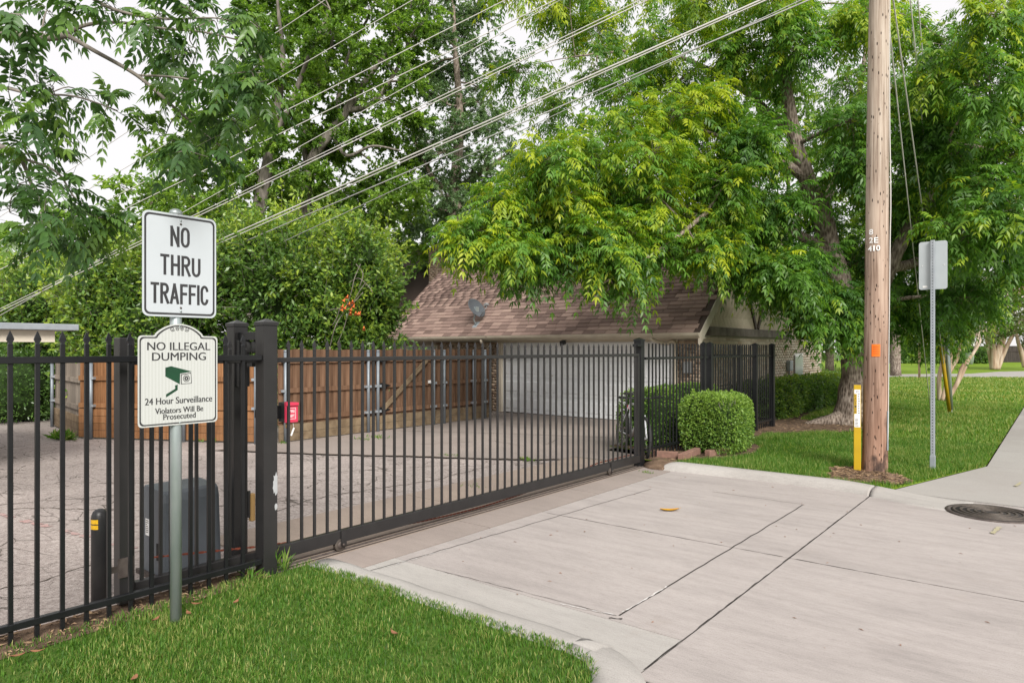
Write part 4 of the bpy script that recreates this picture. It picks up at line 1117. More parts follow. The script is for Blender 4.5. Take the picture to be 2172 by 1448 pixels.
lk = MB().box(-4.58, -4.562, 2.945, 2.965, 1.03, 1.07).build('padlock', 'gold', rb, bevel=0.003)
MB().tube([(-4.57, 3.0, 1.073), (-4.568, 3.008, 1.05), (-4.568, 3.006, 1.03)], 0.0015, 5).obox((-4.566, 2.998, 1.0), (0, 0.45, 1), (1, 0, 0), (0, 1, -0.45), 0.032, 0.003, 0.006).build('key_tag', 'white', rb)

op = thing('gate_operator', 'grey plastic gate operator cabinet behind the sign pole', 'gate operator', (-5.08, 2.4, 0))
prof = [(-5.28, 0.02), (-4.93, 0.02), (-4.938, 0.54), (-4.95, 0.595), (-4.975, 0.618), (-5.24, 0.634), (-5.265, 0.615), (-5.275, 0.56)]
mb = MB(); n = len(prof)
secs = [(2.19, 0.0), (2.205, 0.006), (2.60, 0.006), (2.625, -0.0)]
V = []
for yy_, gr in secs:
    for (x_, z_) in prof:
        tp = max(z_ - 0.3, 0) * 0.05
        V.append((x_ + (gr if x_ > -5.1 else -gr), yy_ + (tp if yy_ < 2.4 else -tp), z_))
Fc = []
for i in range(3):
    for k in range(n): Fc.append((i * n + k, i * n + (k + 1) % n, (i + 1) * n + (k + 1) % n, (i + 1) * n + k))
Fc.append(tuple(range(n))); Fc.append(tuple(range(3 * n, 4 * n)))
mb.add(V, Fc).build('housing', 'plastic_grey', op, bevel=0.006, segs=2)
MB().box(-5.30, -4.91, 2.165, 2.65, -0.02, 0.02).build('base_plate', 'steel_dark', op)
stk = MB().box(-5.19, -5.13, 2.1885, 2.1905, 0.28, 0.40).build('sticker', 'white', op)
mb = MB()
for i in range(7):
    mb.box(-5.183, -5.183 + random.uniform(0.02, 0.045), 2.1875, 2.1882, 0.385 - i * 0.014, 0.390 - i * 0.014)
mb.build('print', 'steel_dark', stk)
MB().box(-5.01, -4.985, 2.185, 2.1895, 0.13, 0.25).build('chain_slot', 'rubber', op)
bo = thing('bollard', 'short black bollard with yellow reflective bands behind the fence', 'bollard', (-4.9, 1.78, 0))
MB().lathe([(0.050, -0.03), (0.050, 0.525), (0.047, 0.548), (0.040, 0.567), (0.027, 0.58), (0.010, 0.586)], (-4.9, 1.78, 0), 24).build('body', 'black_plastic', bo)
for z0 in (0.475, 0.510):
    mb = MB(); V = []; Fc = []
    n = 14
    for zz in (z0 - 0.014, z0 + 0.014):
        for k in range(n + 1):
            a = R(-150 + 120 * k / n); V.append((-4.9 + 0.0512 * math.cos(a), 1.78 + 0.0512 * math.sin(a), zz))
    for k in range(n): Fc.append((k, k + 1, k + n + 2, k + n + 1))
    mb.add(V, Fc, True).build('reflective_band', 'yellow_tape', bo)

# ================================================================== THE SIGN ON ITS POLE
SX = -3.9745
sg = thing('street_sign', 'two white regulatory signs on one galvanised pole in the grass', 'sign', (-4.01, 1.86, 0.03))
MB().tube([(-4.01, 1.86, -0.1), (-4.01, 1.86, 2.42)], 0.0315, 24).build('pole', 'galv', sg)
MB().lathe([(0.036, 0.0), (0.036, 0.018), (0.030, 0.030), (0.016, 0.038), (0.002, 0.040)], (-4.01, 1.86, 2.405), 20).build('cap', 'galv', sg)
def rrect(u0, u1, v0, v1, r, n=6):
    out = []
    for cx_, cy_, a0 in ((u1 - r, v1 - r, 0), (u0 + r, v1 - r, 90), (u0 + r, v0 + r, 180), (u1 - r, v0 + r, 270)):
        for k in range(n + 1):
            a = R(a0 + 90 * k / n); out.append((cx_ + r * math.cos(a), cy_ + r * math.sin(a)))
    return out
def offset_ring(mb, outer, inner, d, fn=PX_):
    n = len(outer)
    mb.add([fn(a, b_, d) for a, b_ in outer + inner], [(i, (i + 1) % n, (i + 1) % n + n, i + n) for i in range(n)])
U0, U1, V0, V1 = 1.659, 2.084, 1.815, 2.408
p1 = MB().extrude(rrect(U0, U1, V0, V1, 0.035), PX_, SX - 0.003, SX).build('sign_panel', 'sign_white', sg)
p1['label'] = 'white no thru traffic panel with black border'
mb = MB(); offset_ring(mb, rrect(U0 + 0.010, U1 - 0.010, V0 + 0.011, V1 - 0.011, 0.030), rrect(U0 + 0.021, U1 - 0.021, V0 + 0.023, V1 - 0.023, 0.022), SX + 0.0006)
mb.build('border', 'sign_ink', p1)
def arc(cx_, cy_, rx, ry, a0, a1, n=10): return [(cx_ + rx * math.cos(R(a0 + (a1 - a0) * i / n)), cy_ + ry * math.sin(R(a0 + (a1 - a0) * i / n))) for i in range(n + 1)]
GL = {   # highway style capitals, unit height
 'N': (0.50, [[(0.0, 0), (0.0, 1)], [(0.0, 1), (0.50, 0)], [(0.50, 0), (0.50, 1)]]),
 'O': (0.50, [arc(0.25, 0.72, 0.25, 0.28, 0, 180) + arc(0.25, 0.28, 0.25, 0.28, 180, 360) + [(0.5, 0.72)]]),
 'T': (0.46, [[(0, 1), (0.46, 1)], [(0.23, 1), (0.23, 0)]]),
 'H': (0.48, [[(0, 0), (0, 1)], [(0.48, 0), (0.48, 1)], [(0, 0.52), (0.48, 0.52)]]),
 'R': (0.48, [[(0, 0), (0, 1)], [(0, 1), (0.26, 1)] + arc(0.26, 0.76, 0.22, 0.24, 90, -90)[1:] + [(0, 0.52)], [(0.22, 0.52), (0.50, 0)]]),
 'U': (0.48, [[(0, 1), (0, 0.26)] + arc(0.24, 0.26, 0.24, 0.26, 180, 360)[1:] + [(0.48, 1)]]),
 'A': (0.54, [[(0, 0), (0.27, 1)], [(0.27, 1), (0.54, 0)], [(0.09, 0.28), (0.45, 0.28)]]),
 'F': (0.42, [[(0, 0), (0, 1)], [(0, 1), (0.42, 1)], [(0, 0.52), (0.36, 0.52)]]),
 'I': (0.0, [[(0, 0), (0, 1)]]),
 'C': (0.46, [arc(0.24, 0.72, 0.24, 0.28, 0, 180) + arc(0.24, 0.28, 0.24, 0.28, 180, 360)])}
def stroke(mb, pts, w_, fn, d):
    P = [Vector((a, b_, 0)) for a, b_ in pts]
    e = (P[0] - P[1]).normalized() * w_ * 0.5
    closed = (P[0] - P[-1]).length < 1e-5
    if not closed and len(P) == 2:
        P[0] = P[0] + e; P[-1] = P[-1] - e
    L = []; Rr = []
    for i, p in enumerate(P):
        a = P[i - 1] if i else (P[-2] if closed else p); b_ = P[i + 1] if i < len(P) - 1 else (P[1] if closed else p)
        t = (b_ - a).normalized(); s_ = Vector((-t.y, t.x, 0)) * w_ / 2
        L.append(p + s_); Rr.append(p - s_)
    n = len(P)
    mb.add([fn(p.x, p.y, d) for p in L + Rr], [(i, i + 1, i + 1 + n, i + n) for i in range(n - 1)])
def sign_word(mb, word, uc, vc, hgt, width, sw_, d):
    gap = 0.30
    tot = sum(GL[c][0] for c in word) + gap * (len(word) - 1)
    s_ = (width - sw_) / tot; x_ = uc - (width - sw_) / 2
    hh = hgt - sw_; i_ = 0
    for c in word:
        w_, st = GL[c]
        for k_, ln in enumerate(st):
            stroke(mb, [(x_ + a * s_, vc - hh / 2 + b_ * hh) for a, b_ in ln], sw_, PX_, d + 0.00012 * (k_ + 3 * (i_ % 2)))
        x_ += (w_ + gap) * s_; i_ += 1
mb = MB()
sign_word(mb, 'NO', 1.868, 2.278, 0.118, 0.112, 0.0155, SX + 0.0006)
sign_word(mb, 'THRU', 1.872, 2.112, 0.118, 0.232, 0.0155, SX + 0.0006)
sign_word(mb, 'TRAFFIC', 1.869, 1.948, 0.118, 0.332, 0.0155, SX + 0.0006)
mb.build('lettering', 'sign_ink', p1)
for zz in (2.372, 2.352, 1.868, 1.848):
    MB().lathe([(0.0065, 0), (0.006, 0.003), (0.002, 0.004)], (SX, 1.872, zz), 8, 'x').build('bolt', 'steel_dark' if zz in (2.352, 1.868) else 'galv', p1)
# surveillance sign
def arch_outline(u0, u1, v0, vs_, vt, r, hw, ins):
    u0 += ins; u1 -= ins; v0 += ins; vs_ -= ins; vt -= ins; hw -= ins * 0.9
    uc = (u0 + u1) / 2
    out = [(u0 + r - r * math.cos(R(a)), v0 + r - r * math.sin(R(a))) for a in range(90, -1, -15)]
    out = arc(u0 + r, v0 + r, r, r, 270, 180, 5) + arc(u0 + r, vs_ - r, r, r, 180, 90, 5)
    out += [(uc - hw - 0.012, vs_), (uc - hw - 0.002, vs_ + 0.004)]
    rise = vt - vs_ - 0.012; rad = (hw * hw + rise * rise) / (2 * rise); cyy = vt - rad
    a0 = math.degrees(math.atan2(vs_ + 0.012 - cyy, -hw)); a1 = math.degrees(math.atan2(vs_ + 0.012 - cyy, hw))
    out += arc(uc, cyy, rad, rad, a0, a1, 18)
    out += [(uc + hw + 0.002, vs_ + 0.004), (uc + hw + 0.012, vs_)]
    out += arc(u1 - r, vs_ - r, r, r, 90, 0, 5) + arc(u1 - r, v0 + r, r, r, 0, -90, 5)
    return out
A_ = (1.636, 2.092, 1.192, 1.706, 1.775, 0.022, 0.135)
p2 = MB().extrude(arch_outline(*A_, 0.0), PX_, SX - 0.003, SX).build('sign_panel', 'sign_cream', sg)
p2['label'] = 'cream no illegal dumping panel with arched top'
mb = MB(); offset_ring(mb, arch_outline(*A_, 0.008), arch_outline(*A_, 0.0155), SX + 0.0006); mb.build('border', 'sign_ink', p2)
mb = MB()
for q_, e_ in ((-0.0011, 0.0006), (0.0011, 0.0008)): put_text(mb, 'NO ILLEGAL', 0.360, 0.046, PX_, 1.866 + q_, 1.646, SX + e_, 0.0)
for q_, e_ in ((-0.0011, 0.0006), (0.0011, 0.0008)): put_text(mb, 'DUMPING', 0.308, 0.046, PX_, 1.866 + q_, 1.587, SX + e_, 0.0)
for q_, e_ in ((-0.0011, 0.0006), (0.0011, 0.0008)): put_text(mb, '24 Hour Surveillance', 0.385, 0.038, PX_, 1.866 + q_, 1.335, SX + e_, 0.0)
for q_, e_ in ((-0.0011, 0.0006), (0.0011, 0.0008)): put_text(mb, 'Violators Will Be', 0.275, 0.033, PX_, 1.866 + q_, 1.279, SX + e_, 0.0)
for q_, e_ in ((-0.0011, 0.0006), (0.0011, 0.0008)): put_text(mb, 'Prosecuted', 0.185, 0.033, PX_, 1.866 + q_, 1.243, SX + e_, 0.0)
mb.build('lettering', 'sign_ink', p2)
# camera pictogram
mb = MB()
uc, vc = 1.866, 1.462
def poly(pts, d, mb_): mb_.add([PX_(uc + a, vc + b_, d) for a, b_ in pts], [tuple(range(len(pts)))])
poly([(-0.082, 0.062), (-0.05, 0.070), (0.072, 0.036), (0.002, 0.026), (0.0, -0.036), (-0.082, 0.012)], SX + 0.0006, mb)
poly([(-0.028, -0.042), (-0.012, -0.036), (-0.012, -0.068), (-0.078, -0.108), (-0.078, -0.090), (-0.026, -0.060)], SX + 0.0006, mb)
mb.build('pictogram', 'ink_green', p2)
mb = MB()
fr = [(0.006, 0.022), (0.066, 0.030), (0.070, -0.030), (0.066, -0.034), (0.006, -0.036)]
cxm = sum(a for a, _ in fr) / 5; cym = sum(b_ for _, b_ in fr) / 5
offset_ring(mb, [(uc + a, vc + b_) for a, b_ in fr], [(uc + cxm + (a - cxm) * 0.88, vc + cym + (b_ - cym) * 0.88) for a, b_ in fr], SX + 0.0008)
for r0, r1 in ((0.020, 0.0165), (0.012, 0.004)):
    offset_ring(mb, [(uc + 0.038 + r0 * math.cos(R(a)), vc - 0.003 + r0 * math.sin(R(a))) for a in range(0, 360, 20)], [(uc + 0.038 + r1 * math.cos(R(a)), vc - 0.003 + r1 * math.sin(R(a))) for a in range(0, 360, 20)], SX + 0.0010)
mb.build('pictogram', 'sign_ink', p2)
mb = MB()
for s in (-1, 1):
    for cu, r0, a0 in ((0.042, 0.014, 200), (0.014, 0.011, 20)):
        pts = []
        for i in range(26):
            t = i / 25; a = R(a0 + 520 * t); rr = r0 * (1 - 0.75 * t)
            pts.append((1.866 + s * (cu + rr * math.cos(a)), 1.745 + rr * math.sin(a)))
        stroke(mb, pts, 0.0034, PX_, SX + 0.0008)
mb.build('ornament', 'sign_ink', p2)
for zz in (1.758, 1.204):
    MB().lathe([(0.006, 0), (0.005, 0.003), (0.002, 0.004)], (SX, 1.866, zz), 8, 'x').build('bolt', 'galv', p2)

# ================================================================== WOODEN FENCES
def wood_run(label, A, B, z_top, bw, mat, rails, side, kick, kick_h, board_z0, post_every=None, posts=None, grp=None, jit=0.02, steps=None):
    A = Vector((A[0], A[1], 0)); B = Vector((B[0], B[1], 0)); d = (B - A); L = d.length; d.normalize()
    nrm_ = Vector((d.y, -d.x, 0)) * side    # towards the viewer
    t = thing('wooden_fence', label, 'fence', A + d * L / 2, grp)
    n = int(round(L / bw)); bw = L / n
    me = MB().add([tuple(d * u + nrm_ * v_ + Vector((0, 0, z))) for u, v_, z in ((0.003, 0, 0), (bw - 0.004, 0, 0), (bw - 0.004, -0.018, 0), (0.003, -0.018, 0), (0.003, 0, z_top - board_z0), (bw - 0.004, 0, z_top - board_z0), (bw - 0.004, -0.018, z_top - board_z0), (0.003, -0.018, z_top - board_z0))], [(0, 3, 2, 1), (4, 5, 6, 7), (0, 1, 5, 4), (1, 2, 6, 5), (2, 3, 7, 6), (3, 0, 4, 7)]).mesh('board')
    for i in range(n):
        o = link_mesh('board', me, mat, t, A + d * (i * bw) + Vector((0, 0, board_z0 + random.uniform(-jit, jit) * 0.6)) + nrm_ * random.uniform(-0.003, 0.003))
    for z in rails:
        MB().bar(A + nrm_ * 0.021 + Vector((0, 0, z)), B + nrm_ * 0.021 + Vector((0, 0, z)), 0.036, 0.085).build('rail', mat, t)
    for k in range(kick):
        z = 0.02 + k * (kick_h + 0.006) + kick_h / 2
        m_ = max(1, int(L / 2.0))
        for j in range(m_):
            a = A + d * (L * j / m_ + 0.003); b_ = A + d * (L * (j + 1) / m_ - 0.003)
            o = MB().bar(a + nrm_ * (0.02 + random.uniform(0, 0.004)) + Vector((0, 0, z)), b_ + nrm_ * (0.02 + random.uniform(0, 0.004)) + Vector((0, 0, z)), 0.03, kick_h).build('kickboard', 'kick_wood' if mat != 'fence_orange' else 'fence_orange', t)
    for s_ in (posts or []):
        c = A + d * s_ + nrm_ * 0.075
        po = MB().tube([(c.x, c.y, -0.05), (c.x, c.y, z_top - 0.04)], 0.032, 12).build('post', 'pipe', t)
        MB().lathe([(0.036, 0), (0.036, 0.02), (0.02, 0.035)], (c.x, c.y, z_top - 0.04), 12).build('cap', 'pipe', po)
        for z in rails:
            MB().bar(c - d * 0.07 - nrm_ * 0.005 + Vector((0, 0, z)), c + d * 0.07 - nrm_ * 0.005 + Vector((0, 0, z)), 0.066, 0.045).build('bracket', 'galv_light', po)
    return t, A, d, nrm_, L
wf1 = wood_run('dark brown board fence running up to the garage corner', (-10.58, 6.66), (-10.58, 12.25), 1.62, 0.142, 'fence_wood', (0.40, 0.90, 1.42), 1, 2, 0.14, 0.30, posts=[0.10, 1.92, 2.16, 3.70, 4.02, 4.98, 5.38])
t, A, d, nv_, L = wf1
# garden gate in the fence: brace and strap hinges
g0, g1 = 2.30, 3.62
gt = MB().bar(A + d * g0 + nv_ * 0.05 + Vector((0, 0, 0.42)), A + d * (g1 - 0.1) + nv_ * 0.05 + Vector((0, 0, 1.40)), 0.03, 0.09).build('brace', 'kick_wood', t)
for z in (0.42, 0.90, 1.42):
    h = A + d * 2.20 + nv_ * 0.05 + Vector((0, 0, z))
    MB().add([tuple(h + d * u + nv_ * v_ + Vector((0, 0, w_))) for u, v_, w_ in ((0, 0, -0.05), (0.10, 0, -0.06), (0.30, 0, 0.0), (0.10, 0, 0.06), (0, 0, 0.05), (0, 0.012, -0.05), (0.10, 0.012, -0.06), (0.30, 0.012, 0), (0.10, 0.012, 0.06), (0, 0.012, 0.05))], [(0, 1, 2, 3, 4), (5, 6, 7, 8, 9), (0, 1, 6, 5), (1, 2, 7, 6), (2, 3, 8, 7), (3, 4, 9, 8), (4, 0, 5, 9)]).build('hinge', 'black_metal', t)
lt = A + d * 3.60 + nv_ * 0.06 + Vector((0, 0, 0.93))
MB().obox(lt, d, nv_, (0, 0, 1), 0.05, 0.012, 0.03).build('latch', 'white', t)
wf0 = wood_run('short return of the dark board fence to the house wall', (-10.62, 12.28), (-11.62, 13.56), 1.62, 0.142, 'fence_wood', (0.40, 0.90, 1.42), 1, 2, 0.14, 0.30)
wf2 = wood_run('orange brown lower board fence left of the gate posts', (-14.06, 4.78), (-10.62, 6.60), 1.42, 0.145, 'fence_orange', (0.60, 1.10), 1, 4, 0.125, 0.28, posts=[0.3, 2.2, 3.6])
wf3 = wood_run('weathered grey fence panel beside the dark hedge', (-16.7, 5.2), (-14.10, 4.80), 1.36, 0.15, 'fence_grey', (0.55, 1.05), 1, 3, 0.12, 0.3, posts=[0.15])

# ================================================================== CARPORT AT THE LEFT EDGE
cpt = thing('carport', 'flat pale grey carport roof edge above the left fence', 'carport', (-11.5, 2.0, 0))
MB().box(-14.5, -10.1, -4.5, 3.42, 1.875, 1.955).build('roof', 'galv_light', cpt, bevel=0.008)
MB().box(-10.36, -10.22, -4.5, 3.18, 1.72, 1.872).build('beam', 'cream_paint', cpt)
MB().box(-14.4, -14.26, -4.5, 3.18, 1.72, 1.872).build('beam', 'cream_paint', cpt)
for x_ in (-10.29, -14.33):
    for y_ in (1.6, -4.2):
        MB().box(x_ - 0.05, x_ + 0.05, y_ - 0.05, y_ + 0.05, -0.05, 1.72).build('post', 'cream_paint', cpt)

# ================================================================== UTILITY POLE AND WIRES
PB = Vector((-1.86, 9.72, 0))
def pole_at(z): return Vector((PB.x + 0.0085 * z + 0.004 * math.sin(z), PB.y + 0.006 * z, z))
up = thing('utility_pole', 'tall weathered wooden utility pole with burn marks near its base', 'utility pole', PB)
pts = [pole_at(-0.3 + 0.3 * i) for i in range(43)]
mb = MB().tube(pts, [0.149 - 0.0045 * max(p.z, 0) + (0.01 if p.z < 0.3 else 0) for p in pts], 28, jitter=0.025)
shaft = mb.build('shaft', 'pole_wood', up)
def on_pole(z, ang, out=0.0):
    r_ = 0.149 - 0.0045 * z + out
    c = pole_at(z)
    return Vector((c.x + r_ * math.cos(ang), c.y + r_ * math.sin(ang), z))
vdir = math.atan2(-PB.y, -PB.x)       # towards the viewer
def pole_patch(z0, z1, a0, a1, out, mat, name, parent, n=8, m=1):
    V = []; Fc = []
    for j in range(m + 1):
        for i in range(n + 1):
            V.append(on_pole(z0 + (z1 - z0) * j / m, a0 + (a1 - a0) * i / n, out))
    for j in range(m):
        for i in range(n):
            Fc.append((j * (n + 1) + i, j * (n + 1) + i + 1, (j + 1) * (n + 1) + i + 1, (j + 1) * (n + 1) + i))
    return MB().add(V, Fc, True).build(name, mat, parent)
tg = pole_patch(1.535, 1.69, vdir - 0.36, vdir + 0.30, 0.006, 'orange', 'tag', up)
for i in range(4):
    z = 1.57 + i * 0.028
    pole_patch(z, z + 0.006, vdir - 0.25, vdir + 0.20, 0.0072, 'orange_dark', 'print', tg)
# metal numerals nailed to the pole
nr = Vector((math.cos(vdir), math.sin(vdir), 0)); ur = Vector((-nr.y, nr.x, 0))
ur = ur if ur.x > 0 else -ur
def pole_digits(body, z, uoff, wdt, hgt):
    c = pole_at(z) + nr * (0.141 + 0.004)
    mb = MB()
    put_text(mb, body, wdt, hgt, lambda u, v_, dd: tuple(c + ur * (uoff + u) - nr * (0.5 * (uoff + u) ** 2 / 0.15) * 0.9 + Vector((0, 0, v_)) + nr * dd), 0, 0, 0.0, 0.015)
    mb.build('numeral', 'white', up)
for body, z, uo, w_ in (('8', 3.115, -0.068, 0.045), ('2', 3.01, -0.068, 0.042), ('E', 3.005, -0.010, 0.048), ('4', 2.905, -0.080, 0.045), ('1', 2.905, -0.034, 0.020), ('0', 2.905, 0.012, 0.045)):
    pole_digits(body, z, uo, w_, 0.070)
# ground wire
p, r_ = spline([(on_pole(0.45, vdir + 1.25, 0.006), 0.006), (on_pole(1.6, vdir + 1.22, 0.008), 0.006), (on_pole(3.0, vdir + 1.2, 0.02), 0.006), (on_pole(3.6, vdir + 1.15, 0.03), 0.006), (on_pole(5.2, vdir + 1.2, 0.006), 0.006), (on_pole(9.0, vdir + 1.2, 0.006), 0.006)], 6)
MB().tube(p, r_, 6).build('ground_wire', 'wire', up)
pole_patch(0.35, 0.85, vdir + 1.05, vdir + 1.4, 0.008, 'galv_light', 'wire_guard', up, 5)
# cross arm out of sight overhead
MB().bar((PB.x + 0.08 - 0.2, PB.y - 1.1, 10.6), (PB.x + 0.08 + 0.2, PB.y + 1.2, 10.6), 0.10, 0.12).build('crossarm', 'pole_wood', up)
# yellow cable marker beside the pole
ym = thing('cable_marker', 'slim yellow cable marker post with printed warning label beside the pole', 'marker post', (-2.035, 9.60, 0.05))
yc = Vector((-2.035, 9.60, 0))
MB().obox(yc + Vector((0, 0, 0.59)), ur, nr, (0, 0, 1), 0.042, 0.02, 0.58).build('blade', 'yellow', ym, bevel=0.008)
MB().obox(yc + Vector((0, 0, 1.18)), ur, nr, (0, 0, 1), 0.036, 0.012, 0.02).build('blade_top', 'steel_dark', ym)
lb = MB().obox(yc + nr * 0.0215 + Vector((0, 0, 0.87)), ur, nr, (0, 0, 1), 0.034, 0.001, 0.24).build('label_plate', 'white', ym)
ymP = lambda u, v_, dd: tuple(yc + nr * (0.0235 + dd) + ur * u + Vector((0, 0, v_)))
mb = MB()
for i, c in enumerate('CAUTION'):
    put_text(mb, c, 0.020, 0.024, ymP, -0.020, 1.03 - 0.034 * i, 0.0006, 0.02)
mb.build('lettering', 'sign_ink', lb)
mb = MB(); offset_ring(mb, [(0.0 + 0.014 * math.cos(R(a)), 1.085 + 0.014 * math.sin(R(a))) for a in range(0, 360, 20)], [(0.010 * math.cos(R(a)), 1.085 + 0.010 * math.sin(R(a))) for a in range(0, 360, 20)], 0.0006, ymP)
for i in range(12):
    u0 = 0.004 + random.uniform(0, 0.004); z = 1.05 - i * 0.022
    mb.add([ymP(a, b_, 0.0006) for a, b_ in ((u0, z), (u0 + random.uniform(0.014, 0.026), z), (u0 + 0.02, z + 0.007), (u0, z + 0.007))], [(0, 1, 2, 3)])
for i in range(6):
    z = 0.735 - i * 0.018
    mb.add([ymP(a, b_, 0.0006) for a, b_ in ((-0.026, z), (random.uniform(0.0, 0.026), z), (0.01, z + 0.006), (-0.026, z + 0.006))], [(0, 1, 2, 3)])
mb.build('print', 'sign_ink', lb)
mb = MB().add([ymP(a, b_, 0.0002) for a, b_ in ((-0.033, 0.80), (-0.006, 0.80), (-0.006, 1.055), (-0.033, 1.055))], [(0, 1, 2, 3)])
mb.build('stripe', 'yellow', lb)

def wire_obj(label, a, b_, r_, sag, mat='wire', name='power_line', grp='overhead wires', cat='wire'):
    a = Vector(a); b_ = Vector(b_)
    pts = []
    for i in range(25):
        t = i / 24
        pts.append(a.lerp(b_, t) - Vector((0, 0, sag * 4 * t * (1 - t))))
    return tag(MB().tube(pts, r_, 6).build(name, mat), label, cat, grp)
def line_pts(x0, y0, x1, y1):
    s_ = (y1 - y0) / (x1 - x0)
    return lambda x: y0 + s_ * (x - x0)
wires = [  # photo line, far x, far depth, radius, material, label
    ((690, 0, 540, 100), -90, 14.5, 0.009, 'wire', 'uppermost pale power line crossing above the tall tree'),
    ((876, 0, 607, 157), -90, 14.5, 0.009, 'wire', 'second pale power line from the top of the picture'),
    ((1073, 0, 576, 250), -90, 14.5, 0.010, 'wire', 'third pale power line from the top, across the tree forks'),
    ((1045, 65, 420, 368), -90, 14.5, 0.010, 'wire', 'thin power line just below the third line'),
    ((1045, 81, 462, 409), -60, 14.5, 0.008, 'wire', 'steep thin wire crossing the trunk of the tall tree'),
    ((1100, 125, 417, 454), -60, 14.5, 0.009, 'wire', 'upper wire of the close middle pair'),
    ((1100, 132, 417, 460), -60, 14.5, 0.011, 'wire', 'lower wire of the close middle pair'),
    ((1100, 228, 486, 500), 440, 14.4, 0.017, 'wire', 'thick pale cable running down into the shrubs'),
    ((1100, 234, 486, 507), 440, 14.4, 0.013, 'wire', 'cable hugging the underside of the thick pale cable'),
    ((1100, 264, 548, 500), 490, 14.4, 0.014, 'wire_mid', 'grey cable below the thick pale cable'),
    ((1100, 280, 628, 500), 570, 14.4, 0.009, 'wire_mid', 'lowest thin wire dipping into the shrub'),
]
for (L4, fx, fk, r_, mt, lab) in wires:
    fn = line_pts(*L4)
    xq = 1868
    wire_obj(lab, at(xq, fn(xq), 8.75), at(fx, fn(fx), fk), r_ * 0.72, 0.0, mt)
# guy wires to the ground anchors
anc = gnd(2014, 884, LZ)
guys = [(7.24, at(2006, 800, 16.4), 'guy wire second from the pole, meeting the yellow guard', 0.010),
        (9.7, at(2009, 790, 16.4), 'guy wire third from the pole behind the sign plate', 0.010),
        (11.4, at(2012, 780, 16.4), 'outermost guy wire right of the pole', 0.009),
        (6.8, gnd(1974, 872, LZ), 'guy wire nearest the pole, reaching the lawn alone', 0.009)]
for z, e, lab, r_ in guys:
    wire_obj(lab, pole_at(z), e, r_, 0.0, 'wire', 'guy_wire', 'guy wires of the pole')
for x0, y0, x1, y1, mt, lab in ((1996, 735, 2014, 872, 'yellow', 'yellow plastic guy wire guard leaning over the lawn'), (2007, 700, 2017, 868, 'galv', 'grey metal guy wire guard beside the yellow one')):
    a = at(x0, y0, 15.9); b_ = at(x1, y1, 16.35)
    gg = thing('guy_guard', lab, 'guy guard', (b_.x, b_.y, LZ))
    MB().tube([a, b_], 0.042 if mt == 'yellow' else 0.048, 12).build('sleeve', mt, gg)
    MB().tube([b_, Vector((b_.x + 0.05, b_.y + 0.12, LZ - 0.1))], 0.012, 8).lathe([(0.03, 0), (0.03, 0.05), (0.015, 0.06)], (b_.x, b_.y, b_.z - 0.06), 10).build('anchor_rod', 'galv', gg)

# ------------------------------------------------------------------ back of a street sign on a perforated post
ps = thing('street_sign', 'bare back of a grey aluminium sign on a perforated post', 'sign', (-1.285, 10.24, LZ))
pu = MB()
w_ = 0.024
px_, py_ = -1.285, 10.24
pu.box(px_ - w_, px_ + w_, py_ - w_, py_ + w_, 0.22, 3.03)
post = pu.build('post', 'galv_light', ps, bevel=0.004)
MB().box(px_ - w_ - 0.006, px_ + w_ + 0.006, py_ - w_ - 0.006, py_ + w_ + 0.006, -0.05, 0.26).build('sleeve', 'galv_light', ps, bevel=0.004)
mb = MB()
z = 0.30
while z < 3.02:
    mb.lathe([(0.0065, -0.0006), (0.0065, 0.0)], (px_, py_ - w_ - 0.0006, z), 8, 'y'); 
    z += 0.038
mb.build('hole_disc_row', 'rubber', post)  # dark discs on the face, painted for the shade in punched holes
mb = MB()
pl = MB().extrude(rrect(-0.158 + px_, 0.158 + px_, 2.40, 3.02, 0.03), lambda u, v_, d: (u, d, v_), py_ + w_ + 0.001, py_ + w_ + 0.004).build('sign_panel', 'alu', ps)
MB().box(px_ - 0.115, px_ - 0.062, py_ + w_ - 0.0005, py_ + w_ + 0.001, 2.425, 2.45).build('sticker', 'white', pl)
for u in (-0.12, 0.12):
    MB().lathe([(0.006, 0), (0.005, -0.004)], (px_ + u, py_ + w_ + 0.001, 2.71), 8, 'y').build('bolt', 'white', pl)

# ------------------------------------------------------------------ manhole
mh = thing('manhole_cover', 'round rusty iron manhole cover with ringed ribs in the kerbside concrete', 'manhole cover', (-0.53, 8.24, 0.0))
MB().lathe([(0.395, -0.02), (0.395, 0.003), (0.355, 0.005), (0.352, -0.004)], (-0.53, 8.24, 0.008), 40).build('frame', 'steel_dark', mh)
lid = MB().lathe([(0.346, -0.01), (0.346, 0.004), (0.0005, 0.0045)], (-0.53, 8.24, 0.008), 40).build('lid', 'joint', mh)
for r0 in (0.32, 0.26, 0.20, 0.14, 0.08):
    V = []; Fc = []; n = 40
    for rr, zz in ((r0 + 0.012, 0.0042), (r0 + 0.009, 0.013), (r0 - 0.009, 0.013), (r0 - 0.012, 0.0042)):
        for k in range(n):
            a = 2 * math.pi * k / n; V.append((-0.53 + rr * math.cos(a), 8.24 + rr * math.sin(a), zz + 0.008))
    for i in range(3):
        for k in range(n): Fc.append((i * n + k, i * n + (k + 1) % n, (i + 1) * n + (k + 1) % n, (i + 1) * n + k))
    MB().add(V, Fc).build('rib', 'cast_iron', lid)

